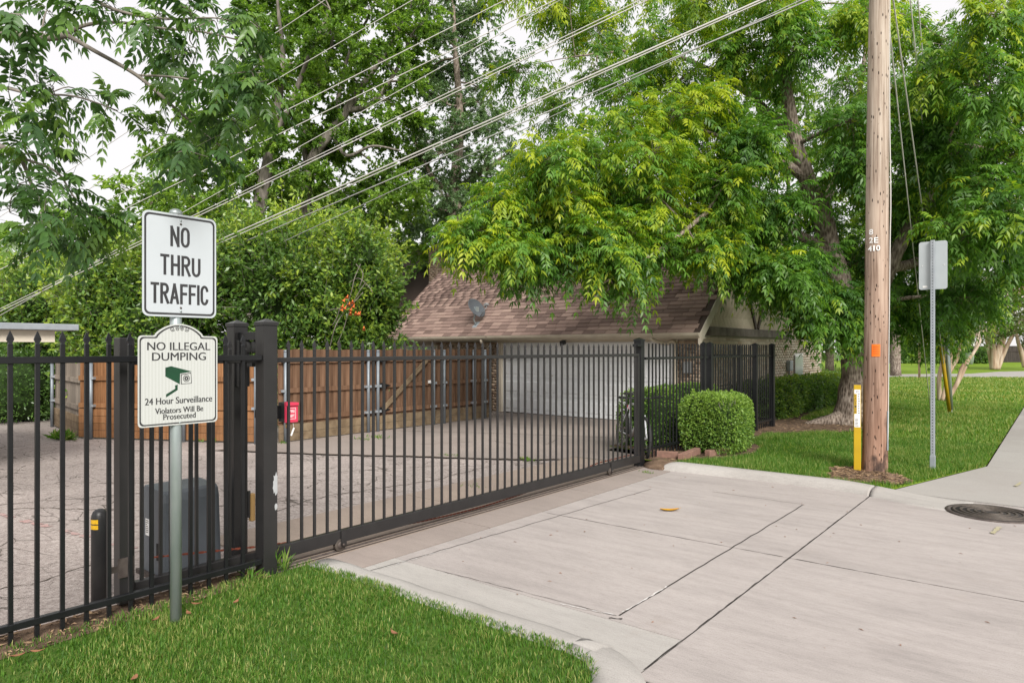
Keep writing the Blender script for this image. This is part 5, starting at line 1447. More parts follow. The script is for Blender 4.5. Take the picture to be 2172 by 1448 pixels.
# ------------------------------------------------------------------ brick edging
edg = thing('garden_edging', 'low terracotta edging blocks at the foot of the clipped shrub', 'edging', (-3.9, 9.5, LZ))
for (x0, y0, x1, y1) in ((1387, 968, 1437, 972), (1444, 976, 1480, 962), (1500, 968, 1530, 963), (1532, 965, 1560, 958), (1560, 958, 1576, 948)):
    a = gnd(x0, y0, LZ); b_ = gnd(x1, y1, LZ)
    MB().bar(a + Vector((0, 0, 0.035)), b_ + Vector((0, 0, 0.04)), 0.09, 0.11).build('block', 'terracotta', edg, bevel=0.008)

# ------------------------------------------------------------------ bicycle
bk0 = gnd(1338, 966)
bike = thing('bicycle', 'white bicycle parked behind the far end of the gate', 'bicycle', (bk0.x, bk0.y, 0))
ya = math.atan2(-bk0.y, -bk0.x) + R(17)
fd = Vector((math.cos(ya), math.sin(ya), 0)); sd_ = Vector((-fd.y, fd.x, 0))
lean = sd_ * 0.06
def BK(x, y, z): return bk0 * 1.0 + fd * x + sd_ * y + lean * z + Vector((0, 0, z - bk0.z))
def wheel(cx_, nm):
    ring_ = [BK(cx_ + 0.31 * math.cos(2 * math.pi * k / 28), 0, 0.325 + 0.31 * math.sin(2 * math.pi * k / 28)) for k in range(29)]
    w = MB().tube(ring_, 0.021, 8, False).build('wheel', 'rubber', bike)
    rim = [BK(cx_ + 0.285 * math.cos(2 * math.pi * k / 28), 0, 0.325 + 0.285 * math.sin(2 * math.pi * k / 28)) for k in range(29)]
    MB().tube(rim, 0.010, 6, False).build('rim', 'chrome', w)
    q = MB()
    for k in range(18):
        a = 2 * math.pi * k / 18
        q.tube([BK(cx_, 0.02 * (-1) ** k, 0.325), BK(cx_ + 0.28 * math.cos(a), 0, 0.325 + 0.28 * math.sin(a))], 0.0018, 4)
    q.tube([BK(cx_, -0.06, 0.325), BK(cx_, 0.06, 0.325)], 0.018, 8)
    q.build('spoke_set', 'chrome', w)
wheel(0.55, 'f'); wheel(-0.50, 'r')
fr = MB()
HT, HB, ST, BB, RH = (0.36, 0.80), (0.40, 0.66), (-0.18, 0.78), (-0.05, 0.30), (-0.50, 0.325)
for a, b_, r_ in ((HT, HB, 0.022), (HT, ST, 0.018), (HB, BB, 0.021), (ST, BB, 0.018)):
    fr.tube([BK(a[0], 0, a[1]), BK(b_[0], 0, b_[1])], r_, 8)
for s in (-0.05, 0.05):
    fr.tube([BK(BB[0], s * 0.5, BB[1]), BK(RH[0], s, RH[1])], 0.011, 6).tube([BK(ST[0], s * 0.3, ST[1] - 0.02), BK(RH[0], s, RH[1])], 0.010, 6)
fr.build('frame', 'bike_white', bike)
fk = MB()
for s in (-0.05, 0.05):
    fk.tube([BK(HB[0], s, HB[1] - 0.02), BK(0.50, s, 0.42), BK(0.55, s, 0.325)], 0.014, 8)
fk.tube([BK(HB[0], -0.06, HB[1] - 0.02), BK(HB[0], 0.06, HB[1] - 0.02)], 0.018, 8).build('fork', 'bike_white', bike)
hb = MB().tube([BK(0.36, 0, 0.80), BK(0.34, 0, 0.90)], 0.016, 8).tube([BK(0.28, -0.30, 0.91), BK(0.34, -0.14, 0.90), BK(0.36, 0, 0.895), BK(0.34, 0.14, 0.90), BK(0.28, 0.30, 0.91)], 0.012, 8).build('handlebar', 'black_plastic', bike)
for s in (-1, 1): MB().tube([BK(0.29, s * 0.22, 0.907), BK(0.26, s * 0.33, 0.912)], 0.018, 8).build('grip', 'rubber', hb)
MB().tube([BK(ST[0], 0, ST[1]), BK(-0.21, 0, 0.90)], 0.013, 8).build('seat_post', 'chrome', bike)
MB().add([BK(x_, y_, z_) for x_, y_, z_ in ((-0.33, -0.075, 0.91), (-0.33, 0.075, 0.91), (-0.18, 0.05, 0.915), (-0.02, 0.016, 0.92), (-0.02, -0.016, 0.92), (-0.18, -0.05, 0.915), (-0.33, -0.075, 0.95), (-0.33, 0.075, 0.95), (-0.18, 0.05, 0.945), (-0.02, 0.016, 0.942), (-0.02, -0.016, 0.942), (-0.18, -0.05, 0.945))], [(0, 1, 2, 3, 4, 5), (6, 7, 8, 9, 10, 11)] + [(i, (i + 1) % 6, (i + 1) % 6 + 6, i + 6) for i in range(6)]).build('saddle', 'black_plastic', bike, bevel=0.008)
ck = MB().tube([BK(BB[0], -0.05, BB[1]), BK(BB[0], 0.05, BB[1])], 0.025, 10)
ck.tube([BK(BB[0], 0.055, BB[1]), BK(BB[0] + 0.12, 0.06, BB[1] - 0.11)], 0.010, 6).tube([BK(BB[0], -0.055, BB[1]), BK(BB[0] - 0.12, -0.06, BB[1] + 0.11)], 0.010, 6)
ck.obox(BK(BB[0] + 0.12, 0.10, BB[1] - 0.11), fd, sd_, (0, 0, 1), 0.045, 0.04, 0.010).obox(BK(BB[0] - 0.12, -0.10, BB[1] + 0.11), fd, sd_, (0, 0, 1), 0.045, 0.04, 0.010)
ck.build('crank', 'steel_dark', bike)
MB().obox(BK(-0.30, 0.0, 0.72), fd, sd_, (0, 0, 1), 0.01, 0.03, 0.03).build('reflector', 'red', bike)

# ------------------------------------------------------------------ leaves on the ground
def litter(name, label, c, L, w_, yaw, curl, mat, grp=None, cat='leaf'):
    V = []; Fc = []; n = 8
    for i in range(n + 1):
        t = i / n; ww = w_ * math.sin(math.pi * min(t * 0.92 + 0.04, 1)) ** 0.8
        x_ = (t - 0.5) * L
        for s in (-1, 0, 1):
            u = x_; v_ = s * ww / 2
            zz = 0.004 + curl * (abs(s) * 0.5 + (2 * t - 1) ** 2 * 0.6)
            V.append((c[0] + u * math.cos(yaw) - v_ * math.sin(yaw), c[1] + u * math.sin(yaw) + v_ * math.cos(yaw), c[2] + zz))
    for i in range(n):
        for k in range(2):
            a = i * 3 + k; Fc.append((a, a + 1, a + 4, a + 3))
    me = MB().add(V, Fc, True)
    me.tube([(c[0] + 0.5 * L * math.cos(yaw), c[1] + 0.5 * L * math.sin(yaw), c[2] + 0.004 + curl * 0.6), (c[0] + 0.62 * L * math.cos(yaw), c[1] + 0.62 * L * math.sin(yaw), c[2] + curl + 0.012)], 0.0015, 5)
    return tag(me.build(name, mat), label, cat, grp)
lp = gnd(1420, 1083)
litter('fallen_leaf', 'curled yellow leaf lying alone on the concrete street', lp, 0.19, 0.075, YAW + 0.05, 0.022, 'yellow_leaf')
for i, (x_, y_, lab) in enumerate(((78, 1383, 'brown leaf upright in the grass below the leftmost pickets'), (38, 1392, 'flat brown leaf at the lower left fence corner'), (400, 1302, 'reddish leaf in the grass right of the sign pole'), (416, 1282, 'brown leaf by the fence right of the sign pole'), (500, 1278, 'pale brown leaf near the gate post turf'), (836, 1344, 'brown leaf lying alone mid lawn below the kerb'), (285, 1440, 'brown leaf at the bottom of the lawn'), (330, 1315, 'small twig like leaf left of the sign pole'))):
    p = gnd(x_, y_, 0.07)
    litter('fallen_leaf', lab, p, 0.060, 0.026, random.uniform(0, 6), 0.010, 'brown_leaf', 'brown leaves in the grass')
mb = MB()
rl = random.Random(11)
for i in range(70):
    x_ = rl.uniform(-3.9, 0.6); y_ = rl.uniform(3.4, 8.2); a = rl.uniform(0, 6.3); L = rl.uniform(0.005, 0.022); w_ = rl.uniform(0.002, 0.006)
    c_, s_ = math.cos(a), math.sin(a)
    mb.add([(x_ - L * c_, y_ - L * s_, 0.003), (x_ + w_ * s_, y_ - w_ * c_, 0.006), (x_ + L * c_, y_ + L * s_, 0.004), (x_ - w_ * s_, y_ + w_ * c_, 0.008)], [(0, 1, 2, 3)])
tag(mb.build('leaf_litter', 'brown_leaf', kind='stuff'), 'tiny dry leaf crumbs scattered over the concrete', 'litter')

# ================================================================== VEGETATION
Z = np.array([0.0, 0.0, 1.0])
def frond_geo(P, D, L, droop, m, r, hi=False):
    n = len(P)
    s = np.linspace(0.24, 0.96, m)
    S = s[None, :, None]
    pos = P[:, None] + D[:, None] * L[:, None, None] * S - Z * (droop * L)[:, None, None] * S ** 2
    tan = nrm(D[:, None] - Z * 2 * droop[:, None, None] * S)
    upj = Z + r.normal(0, 0.25, (n, 1, 3))
    side = nrm(np.cross(tan, upj)); nn = np.cross(side, tan)
    out = []
    for sg in (-1, 1, 0):
        if sg == 0:
            ps = pos[:, -1:]; tn = tan[:, -1:]; sd2 = side[:, -1:]; n2 = nn[:, -1:]; ss = s[None, -1:]
            ld = tn + r.normal(0, 0.1, tn.shape); lf = np.full((n, 1), 0.34)
        else:
            ps = pos; tn = tan; sd2 = side; n2 = nn
            ld = tn * 0.55 + sg * sd2 * 0.85 - Z * (0.25 + 0.35 * r.random((n, m, 1))) + r.normal(0, 0.12, tn.shape)
            lf = 0.24 + 0.10 * np.sin(np.pi * s)[None] + r.normal(0, 0.02, (n, m))
        ld = nrm(ld); ll = (lf * L[:, None])[..., None]
        nj = nrm(n2 + r.normal(0, 0.25, n2.shape))
        wd = nrm(np.cross(ld, nj)); w = ll * (0.19 if hi else 0.155)
        nf = np.cross(wd, ld)
        tip = ps + ld * ll - Z * ll * 0.22
        if hi:
            a1 = ps + ld * ll * 0.28 - Z * ll * 0.02; a2 = ps + ld * ll * 0.66 - Z * ll * 0.09
            vv = [ps, a1 - wd * w + nf * w * 0.25, a2 - wd * w * 0.78 + nf * w * 0.2, tip, a2 + wd * w * 0.78 + nf * w * 0.2, a1 + wd * w + nf * w * 0.25]
        else:
            md = ps + ld * ll * 0.42 - Z * ll * 0.04
            vv = [ps, md - wd * w + nf * w * 0.3, tip, md + wd * w + nf * w * 0.3]
        out.append(np.stack(vv, 2).reshape(n, -1, len(vv), 3))
    return np.concatenate(out, 1)        # n, leaflets, k, 3
HI = ((0, 1, 2, 3), (0, 3, 4, 5))
def simple_geo(P, D, L, W, r, up=0.6):
    n = len(P)
    D = nrm(D)
    nj = nrm(r.normal(0, 0.6, (n, 3)) + Z * up)
    wd = nrm(np.cross(D, nj)); nf = np.cross(wd, D)
    L = L[:, None]; W = W[:, None]
    md = P + D * L * 0.45
    return np.stack([P, md - wd * W * 0.5 + nf * W * 0.12, P + D * L - Z * L * 0.12, md + wd * W * 0.5 + nf * W * 0.12], 1)
def rand_dirs(n, r): return nrm(r.normal(0, 1, (n, 3)))
def stick_geo(A, B, ra, rb):
    """3-sided tapered sticks from A to B"""
    t = nrm(B - A); ref = np.where(np.abs(t[:, 2:3]) < 0.9, Z[None], np.array([[1.0, 0, 0]]))
    u = nrm(np.cross(t, ref)); v_ = np.cross(t, u)
    V = []
    for P, rr in ((A, ra), (B, rb)):
        for k in range(3):
            a = 2 * math.pi * k / 3
            V.append(P + (u * math.cos(a) + v_ * math.sin(a)) * (rr[:, None] if not np.isscalar(rr) else rr))
    return np.stack(V, 1)
ST3 = ((0, 1, 4, 3), (1, 2, 5, 4), (2, 0, 3, 5))
def cl(px, py, k, rp, tone=0.4, nt=40, fl=0.8):
    rr = rp * k / 1445.0
    return (at(px, py, k), (rr, rr, rr * fl), nt, tone)
def inp1(x, y, poly):
    ins = False
    for i in range(len(poly)):
        x0, y0 = poly[i]; x1, y1 = poly[i - 1]
        if (y0 > y) != (y1 > y) and x < (x1 - x0) * (y - y0) / (y1 - y0) + x0: ins = not ins
    return ins
def fill(poly, step, k0, k1, rp, tone, nt, seed, prob=1.0, holes=(), tj=0.12, kfun=None):
    r = random.Random(seed); out = []
    xs_ = [p[0] for p in poly]; ys_ = [p[1] for p in poly]
    y = min(ys_)
    while y <= max(ys_):
        x = min(xs_)
        while x <= max(xs_):
            qx = x + r.uniform(-0.5, 0.5) * step; qy = y + r.uniform(-0.5, 0.5) * step
            if inp1(qx, qy, poly) and r.random() < prob and not any(math.hypot(qx - hx, qy - hy) < hr for hx, hy, hr in holes):
                tn = tone(qx, qy) if callable(tone) else tone
                kk = r.uniform(k0, k1)
                if kfun: kk = kfun(qx, qy, kk)
                out.append(cl(qx, qy, kk, rp * r.uniform(0.75, 1.2), tn + r.uniform(-tj, tj), nt))
            x += step
        y += step
    return out
def tree(name, label, base, limbs, clumps, kind, mat, bark, seed, L=(0.3, 0.45), W=0.4, per=6, sides=14, group=None, trunk_jit=0.12, tone_j=0.22, br=0.03, leaf_pairs=5, hi=False, cat='tree'):
    r = np.random.default_rng(seed)
    t = thing(name, label, cat, base, group)
    samp = []
    for i, lm in enumerate(limbs):
        p, rr = spline(lm, 6)
        MB().tube(p, rr, sides if i == 0 else 10, jitter=trunk_jit).build('trunk' if i == 0 else 'limb', bark, t)
        samp += [(q, s_) for q, s_ in zip(p, rr)]
    SP = np.array([tuple(q) for q, _ in samp]); SR = np.array([s_ for _, s_ in samp])
    # branches
    bb = MB()
    A, B_, RA, RB = [], [], [], []
    fP, fD, fT, fL = [], [], [], []
    for c, rad, nt, tn in clumps:
        C = np.array(c)
        dd = np.linalg.norm(SP - C, axis=1) + np.maximum(SP[:, 2] - C[2], 0) * 0.5
        i = int(np.argmin(dd)); S = SP[i]
        dist = np.linalg.norm(C - S)
        if dist > 0.15:
            mid = (S + C) / 2 + r.normal(0, 0.07 * dist, 3) + Z * 0.06 * dist
            ra = min(SR[i] * 0.7, br + 0.012 * dist)
            p, rr = spline([(Vector(S), ra), (Vector(mid), ra * 0.75), (Vector(C), ra * 0.4)], 4)
            bb.tube(p, rr, 6, False)
            SP = np.vstack([SP, mid[None], C[None]]); SR = np.append(SR, [ra * 0.7, ra * 0.4])
        dirs = rand_dirs(nt, r); rad_ = np.array(rad)
        ln = r.random(nt) ** 0.45
        E_ = C + dirs * rad_ * ln[:, None]
        st = C + dirs * rad_ * 0.08 + r.normal(0, 0.05, (nt, 3)) * rad_
        A.append(st); B_.append(E_); RA.append(np.full(nt, max(0.004, br * 0.2))); RB.append(np.full(nt, 0.0015))
        td = nrm(E_ - st)
        f = r.random((nt, per)) ** 0.6 * 0.85 + 0.18
        P = st[:, None] + (E_ - st)[:, None] * f[..., None]
        D = nrm(td[:, None] * 0.7 + r.normal(0, 0.55, (nt, per, 3)) + Z * (0.15 if kind == 'frond' else 0.0))
        fP.append(P.reshape(-1, 3)); fD.append(D.reshape(-1, 3))
        ct = np.clip(tn + r.normal(0, tone_j * 0.7, (nt, 1)) + r.normal(0, tone_j * 0.6, (nt, per)), 0, 1)
        fT.append(ct.reshape(-1))
    if bb.v: bb.build('branchwork', bark, t, kind='stuff')
    A = np.concatenate(A); B_ = np.concatenate(B_)
    quads('twigwork', stick_geo(A, B_, np.concatenate(RA), np.concatenate(RB)), bark, t, None, 'stuff', ST3)
    P = np.concatenate(fP); D = np.concatenate(fD); T = np.concatenate(fT); n = len(P)
    if kind == 'frond':
        Ls = r.uniform(L[0], L[1], n)
        G_ = frond_geo(P, D, Ls, r.uniform(0.25, 0.75, n), leaf_pairs, r, hi)
        m = G_.shape[1]
        T = np.clip(np.repeat(T, m) + r.normal(0, 0.05, n * m), 0, 1)
        if hi:
            s_ = np.linspace(0, 1, 5)
            dr = 0.5
            e = P + D * Ls[:, None] * 0.96 - Z * (0.45 * Ls * 0.92)[:, None]
            quads('leaf_stalks', stick_geo(P, e, 0.002, 0.001), mat, t, np.full(n, 0.5), 'stuff', ST3)
        quads('crown', G_.reshape(n * m, -1, 3), mat, t, T, None, HI if hi else ((0, 1, 2, 3),))
    else:
        Ls = r.uniform(L[0], L[1], n)
        quads('crown', simple_geo(P, D, Ls, Ls * W, r), mat, t, T, None)
    return t
def super_pts(n, c, rad, p, r, depth=0.10, bumpy=0.10, seed=0.0, zmin=None):
    d = rand_dirs(n, r)
    R_ = 1.0 / (np.sum(np.abs(d) ** p, axis=1) ** (1.0 / p))
    U = d * R_[:, None]
    bz = (np.sin(U[:, 0] * 4.1 + seed) * np.sin(U[:, 1] * 3.7 + seed * 2) + np.sin(U[:, 2] * 4.6 + seed * 3) * np.sin(U[:, 0] * 7.3 + seed)) * 0.5
    sc_ = (1 + bumpy * bz - np.abs(r.normal(0, depth, n)))
    P = np.array(c) + U * sc_[:, None] * np.array(rad)
    nv2 = nrm(np.sign(d) * np.abs(U) ** (p - 1) / np.array(rad))
    if zmin is not None:
        ok = P[:, 2] > zmin; P = P[ok]; nv2 = nv2[ok]
    return P, nv2
def shrub(name, label, base, lumps, n, L, W, mat, seed, tone=0.4, p=2, depth=0.12, bumpy=0.12, group=None, zmin=0.06, core=0.80, tone_j=0.2, cat='shrub', toptone=0.0, sprigs=0, sprig_len=0.4):
    r = np.random.default_rng(seed)
    t = thing(name, label, cat, base, group)
    area = [rd[0] * rd[1] + rd[1] * rd[2] + rd[0] * rd[2] for _, rd in lumps]; tot = sum(area)
    PP, NN = [], []
    cm = MB()
    for i, ((c, rad), a) in enumerate(zip(lumps, area)):
        P, N = super_pts(int(n * a / tot), c, rad, p, r, depth, bumpy, seed + i * 1.7, zmin)
        PP.append(P); NN.append(N)
        # solid dark green core: shade inside the shrub painted as its colour
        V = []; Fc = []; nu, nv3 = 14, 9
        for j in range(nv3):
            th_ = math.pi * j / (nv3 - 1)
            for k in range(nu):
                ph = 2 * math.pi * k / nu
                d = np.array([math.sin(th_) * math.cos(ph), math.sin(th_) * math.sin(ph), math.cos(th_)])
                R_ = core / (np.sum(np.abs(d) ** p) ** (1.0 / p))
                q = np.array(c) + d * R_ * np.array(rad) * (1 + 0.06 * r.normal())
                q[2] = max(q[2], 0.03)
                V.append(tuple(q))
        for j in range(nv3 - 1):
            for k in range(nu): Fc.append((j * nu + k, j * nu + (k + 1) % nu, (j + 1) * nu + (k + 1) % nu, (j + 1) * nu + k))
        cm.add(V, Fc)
    LT = np.concatenate([np.full(len(q), r.normal(0, 0.15)) for q in PP])
    P = np.concatenate(PP); N = np.concatenate(NN); m = len(P)
    if sprigs:
        ii = r.integers(0, m, sprigs); nl = 18
        sd_ = nrm(N[ii] * 0.7 + r.normal(0, 0.4, (sprigs, 3)) + Z * 0.75); sl = r.uniform(0.3, 1.0, sprigs) * sprig_len
        f = r.random((sprigs, nl)) ** 0.7
        SPt = P[ii][:, None] + sd_[:, None] * (sl[:, None] * f)[..., None]
        SD = nrm(sd_[:, None] * 0.8 + r.normal(0, 0.6, (sprigs, nl, 3)))
        quads('twigwork', stick_geo(P[ii] - sd_ * 0.1, P[ii] + sd_ * sl[:, None], 0.005, 0.002), 'bark_pale', t, None, 'stuff', ST3)
        P = np.concatenate([P, SPt.reshape(-1, 3)]); N = np.concatenate([N, SD.reshape(-1, 3)]); m = len(P)
        LT = np.concatenate([LT, np.repeat(LT[ii] + 0.12, nl)])
    D = nrm(N * 0.75 + r.normal(0, 0.6, (m, 3)) + Z * 0.15)
    Ls = r.uniform(L[0], L[1], m)
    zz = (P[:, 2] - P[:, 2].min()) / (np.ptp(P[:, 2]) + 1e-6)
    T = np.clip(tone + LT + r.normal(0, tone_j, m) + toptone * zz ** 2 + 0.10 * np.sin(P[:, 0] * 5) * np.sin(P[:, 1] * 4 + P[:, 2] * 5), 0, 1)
    quads('foliage', simple_geo(P, D, Ls, Ls * W, r, 0.3), mat, t, T)
    cm.build('inner_dark_core', M_CORE, t, kind='stuff')
    return t
M['shrub_core'] = leaf_mat('shrub_core', (0.025, 0.045, 0.014), (0.03, 0.055, 0.016), (0.05, 0.08, 0.02), 0.0, 0.9, 0.1)  # dark green standing in for the shaded inside of the shrubs
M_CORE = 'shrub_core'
def px_lump(px, py, k, rx, ry, kd=None):
    s_ = k / 1445.0
    return (tuple(at(px, py, k)), (rx * s_, (kd or rx) * s_, ry * s_))

# ---- big pecan on the lawn (E)
tb = Vector((-3.42, 15.57, LZ))
E_limbs = [
    [(tb + Vector((0, 0, -0.15)), 0.46), (tb + Vector((0, 0, 0.12)), 0.37), (tb + Vector((0.01, 0, 0.4)), 0.30), (at(1810, 800, 14.25), 0.245), (at(1808, 720, 14.2), 0.245), (at(1792, 640, 14.2), 0.235), (at(1765, 540, 14.1), 0.21), (at(1742, 450, 14.0), 0.185), (at(1712, 380, 13.9), 0.16), (at(1685, 290, 13.8), 0.13), (at(1668, 180, 13.7), 0.10), (at(1650, 40, 13.6), 0.07), (at(1640, -120, 13.6), 0.03)],
    [(at(1803, 705, 14.2), 0.2), (at(1850, 640, 14.0), 0.17), (at(1890, 560, 13.8), 0.15), (at(1930, 480, 13.7), 0.12), (at(2000, 380, 13.6), 0.09), (at(2080, 250, 13.6), 0.05)],
    [(at(1885, 570, 13.8), 0.11), (at(1960, 550, 14.2), 0.10), (at(2040, 510, 14.4), 0.085), (at(2110, 440, 14.4), 0.07), (at(2180, 370, 14.4), 0.05)],
    [(at(1765, 540, 14.1), 0.14), (at(1650, 480, 13.9), 0.09), (at(1500, 450, 13.2), 0.06), (at(1350, 420, 12.6), 0.04), (at(1200, 450, 12.0), 0.028), (at(1060, 480, 11.6), 0.015)],
    [(at(1712, 380, 13.9), 0.11), (at(1620, 320, 13.6), 0.06), (at(1500, 280, 12.9), 0.035), (at(1420, 230, 12.4), 0.015)],
    [(at(1685, 290, 13.8), 0.09), (at(1560, 180, 14.6), 0.06), (at(1400, 110, 14.8), 0.035), (at(1220, 120, 14.8), 0.018)],
    [(at(1742, 450, 14.0), 0.1), (at(1800, 300, 15), 0.07), (at(1835, 120, 15.5), 0.05), (at(1850, -60, 15.6), 0.03)],
    [(at(1500, 450, 12.3), 0.05), (at(1400, 530, 11.6), 0.03), (at(1280, 600, 11.4), 0.015)],
    [(tb + Vector((0, 0, 0.22)), 0.2), (tb + Vector((-0.35, -0.35, 0.06)), 0.13), (tb + Vector((-0.75, -0.6, -0.03)), 0.05)],
    [(tb + Vector((0, 0, 0.2)), 0.2), (tb + Vector((0.35, -0.25, 0.05)), 0.12), (tb + Vector((0.7, -0.4, -0.04)), 0.05)],
    [(tb + Vector((0, 0, 0.2)), 0.2), (tb + Vector((-0.42, 0.15, 0.05)), 0.12), (tb + Vector((-0.85, 0.2, -0.04)), 0.05)],
]
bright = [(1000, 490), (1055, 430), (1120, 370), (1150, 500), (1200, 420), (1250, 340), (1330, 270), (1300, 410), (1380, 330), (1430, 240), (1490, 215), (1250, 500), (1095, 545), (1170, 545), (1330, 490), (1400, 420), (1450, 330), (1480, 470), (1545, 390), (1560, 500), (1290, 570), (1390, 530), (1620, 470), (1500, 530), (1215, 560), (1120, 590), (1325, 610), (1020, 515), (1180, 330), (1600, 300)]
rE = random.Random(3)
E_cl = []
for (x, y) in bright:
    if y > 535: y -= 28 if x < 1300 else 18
    tn = 0.70 - 0.0013 * max(y - 380, 0) - (0.2 if x > 1540 else 0) + rE.uniform(-0.22, 0.16)  # new growth's yellow green plus sunlight on it, both painted into the tone
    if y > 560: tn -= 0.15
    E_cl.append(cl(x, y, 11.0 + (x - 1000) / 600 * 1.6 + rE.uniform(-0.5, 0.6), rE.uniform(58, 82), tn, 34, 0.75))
for (x, y) in [(1080, 520), (1170, 470), (1290, 520), (1390, 480), (1350, 400), (1500, 400), (1450, 520), (1250, 420)]:
    E_cl.append(cl(x, y, 12.2 + (x - 1000) / 600 * 1.6, 75, 0.42, 34, 0.75))
polyE = [(1080, -80), (2060, -80), (2060, 640), (2040, 700), (1960, 735), (1890, 705), (1850, 650), (1790, 630), (1745, 660), (1640, 610), (1560, 570), (1490, 510), (1440, 300), (1320, 210), (1160, 250), (1075, 120)]
holesE = [(1170, 140, 42), (1730, 150, 34), (1850, 90, 40), (1110, 260, 60), (1600, 200, 26), (1990, 10, 60), (1690, 240, 25), (1230, 215, 30), (2070, 20, 40)]
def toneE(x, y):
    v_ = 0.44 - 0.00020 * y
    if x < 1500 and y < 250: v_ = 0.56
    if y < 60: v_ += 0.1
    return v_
def kguy(x, y, k):
    if 1870 < x < 2035:
        s_ = (y + 190) / 990.0; kw = 1.0 / ((1 - s_) / 8.75 + s_ / 16.4)
        return max(k, kw + 1.1 + 0.3 * (k - 12))
    return k
limb_line = [(1800, 640), (1765, 540), (1742, 450), (1712, 380), (1685, 290), (1670, 200)]
def kE(x, y, k):
    for (x0, y0), (x1, y1) in zip(limb_line[:-1], limb_line[1:]):
        t_ = min(max(((x - x0) * (x1 - x0) + (y - y0) * (y1 - y0)) / ((x1 - x0) ** 2 + (y1 - y0) ** 2), 0), 1)
        if math.hypot(x - x0 - t_ * (x1 - x0), y - y0 - t_ * (y1 - y0)) < 30: return k if k > 15.3 else 15.3 + (k - 12.4) * 0.4
    return kguy(x, y, k)
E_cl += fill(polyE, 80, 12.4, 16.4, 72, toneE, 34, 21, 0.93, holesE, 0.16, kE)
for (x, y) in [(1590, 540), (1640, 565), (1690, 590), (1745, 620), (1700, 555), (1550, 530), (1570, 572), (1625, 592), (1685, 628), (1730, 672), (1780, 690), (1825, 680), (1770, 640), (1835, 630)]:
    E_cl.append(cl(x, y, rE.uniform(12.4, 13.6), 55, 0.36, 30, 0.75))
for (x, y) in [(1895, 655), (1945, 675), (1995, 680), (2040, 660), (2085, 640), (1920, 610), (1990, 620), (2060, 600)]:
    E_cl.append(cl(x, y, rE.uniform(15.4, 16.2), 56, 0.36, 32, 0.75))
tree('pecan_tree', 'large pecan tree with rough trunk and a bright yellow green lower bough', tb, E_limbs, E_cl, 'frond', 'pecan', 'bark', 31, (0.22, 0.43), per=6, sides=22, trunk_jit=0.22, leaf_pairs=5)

# ---- second pecan, leaning in from the right
fb = Vector((2.1, 18.6, 0.0))
polyF = [(2010, -90), (2290, -90), (2290, 560), (2180, 610), (2110, 600), (2040, 560), (1960, 500), (1930, 380), (1960, 250), (1990, 120), (2080, 60)]
F_limbs = [[(fb, 0.36), (fb + Vector((0, 0, 0.5)), 0.27), (at(2420, 600, 14), 0.24), (at(2370, 420, 13.6), 0.2), (at(2310, 250, 13.2), 0.14), (at(2250, 50, 13), 0.07)],
           [(at(2390, 480, 13.7), 0.15), (at(2250, 400, 12.8), 0.11), (at(2120, 330, 12.2), 0.07), (at(2010, 300, 12), 0.03)],
           [(at(2370, 420, 13.6), 0.12), (at(2240, 480, 12.6), 0.08), (at(2120, 500, 12.2), 0.04)]]
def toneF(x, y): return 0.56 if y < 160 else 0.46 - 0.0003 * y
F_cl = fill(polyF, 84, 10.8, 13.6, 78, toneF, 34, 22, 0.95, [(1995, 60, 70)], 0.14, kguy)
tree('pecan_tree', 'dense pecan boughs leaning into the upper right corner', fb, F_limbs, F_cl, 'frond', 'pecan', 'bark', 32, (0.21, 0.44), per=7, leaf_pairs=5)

# ---- foreground branches at the upper left (trunk stands left of the picture)
ab = at(-700, 740, 5.2); ab.z = 0
def a_(x, y, k=4.4): return at(x, y, k)
A_limbs = [
    [(ab, 0.24), (ab + Vector((0, 0, 1.5)), 0.20), (at(-560, 350, 5.0), 0.16), (at(-380, 150, 4.8), 0.10), (at(-160, 80, 4.6), 0.05), (a_(0, 72), 0.028), (a_(100, 80), 0.024), (a_(140, 74), 0.02)],
    [(a_(140, 74), 0.016), (a_(200, 108), 0.014), (a_(290, 160), 0.012), (a_(360, 220), 0.010), (a_(430, 280), 0.006), (a_(480, 320), 0.003)],
    [(a_(140, 74), 0.014), (a_(180, 54), 0.012), (a_(250, 48), 0.010), (a_(340, 60), 0.008), (a_(440, 70), 0.006), (a_(540, 95), 0.003)],
    [(at(-560, 350, 5.0), 0.09), (at(-300, 280, 4.8), 0.05), (at(-100, 270, 4.6), 0.03), (a_(0, 310, 4.5), 0.018), (a_(45, 340, 4.5), 0.014), (a_(75, 410, 4.5), 0.010), (a_(110, 455, 4.5), 0.007), (a_(165, 500, 4.5), 0.004)],
    [(a_(45, 335, 4.5), 0.010), (a_(120, 365, 4.4), 0.007), (a_(165, 425, 4.4), 0.005), (a_(240, 455, 4.4), 0.003)],
    [(at(-300, 60, 4.8), 0.05), (at(-80, -70, 4.4), 0.02), (a_(120, -40, 4.2), 0.012), (a_(240, 20, 4.2), 0.010), (a_(350, 40, 4.2), 0.007), (a_(470, 40, 4.2), 0.004), (a_(540, 70, 4.2), 0.003)],
    [(at(-100, 270, 4.6), 0.02), (at(-20, 190, 4.5), 0.012), (a_(70, 200), 0.008), (a_(160, 205), 0.006), (a_(250, 235), 0.003)],
    [(a_(290, 160), 0.008), (a_(380, 165), 0.006), (a_(480, 185), 0.004), (a_(570, 170), 0.002)],
]
rA = random.Random(9); A_cl = []
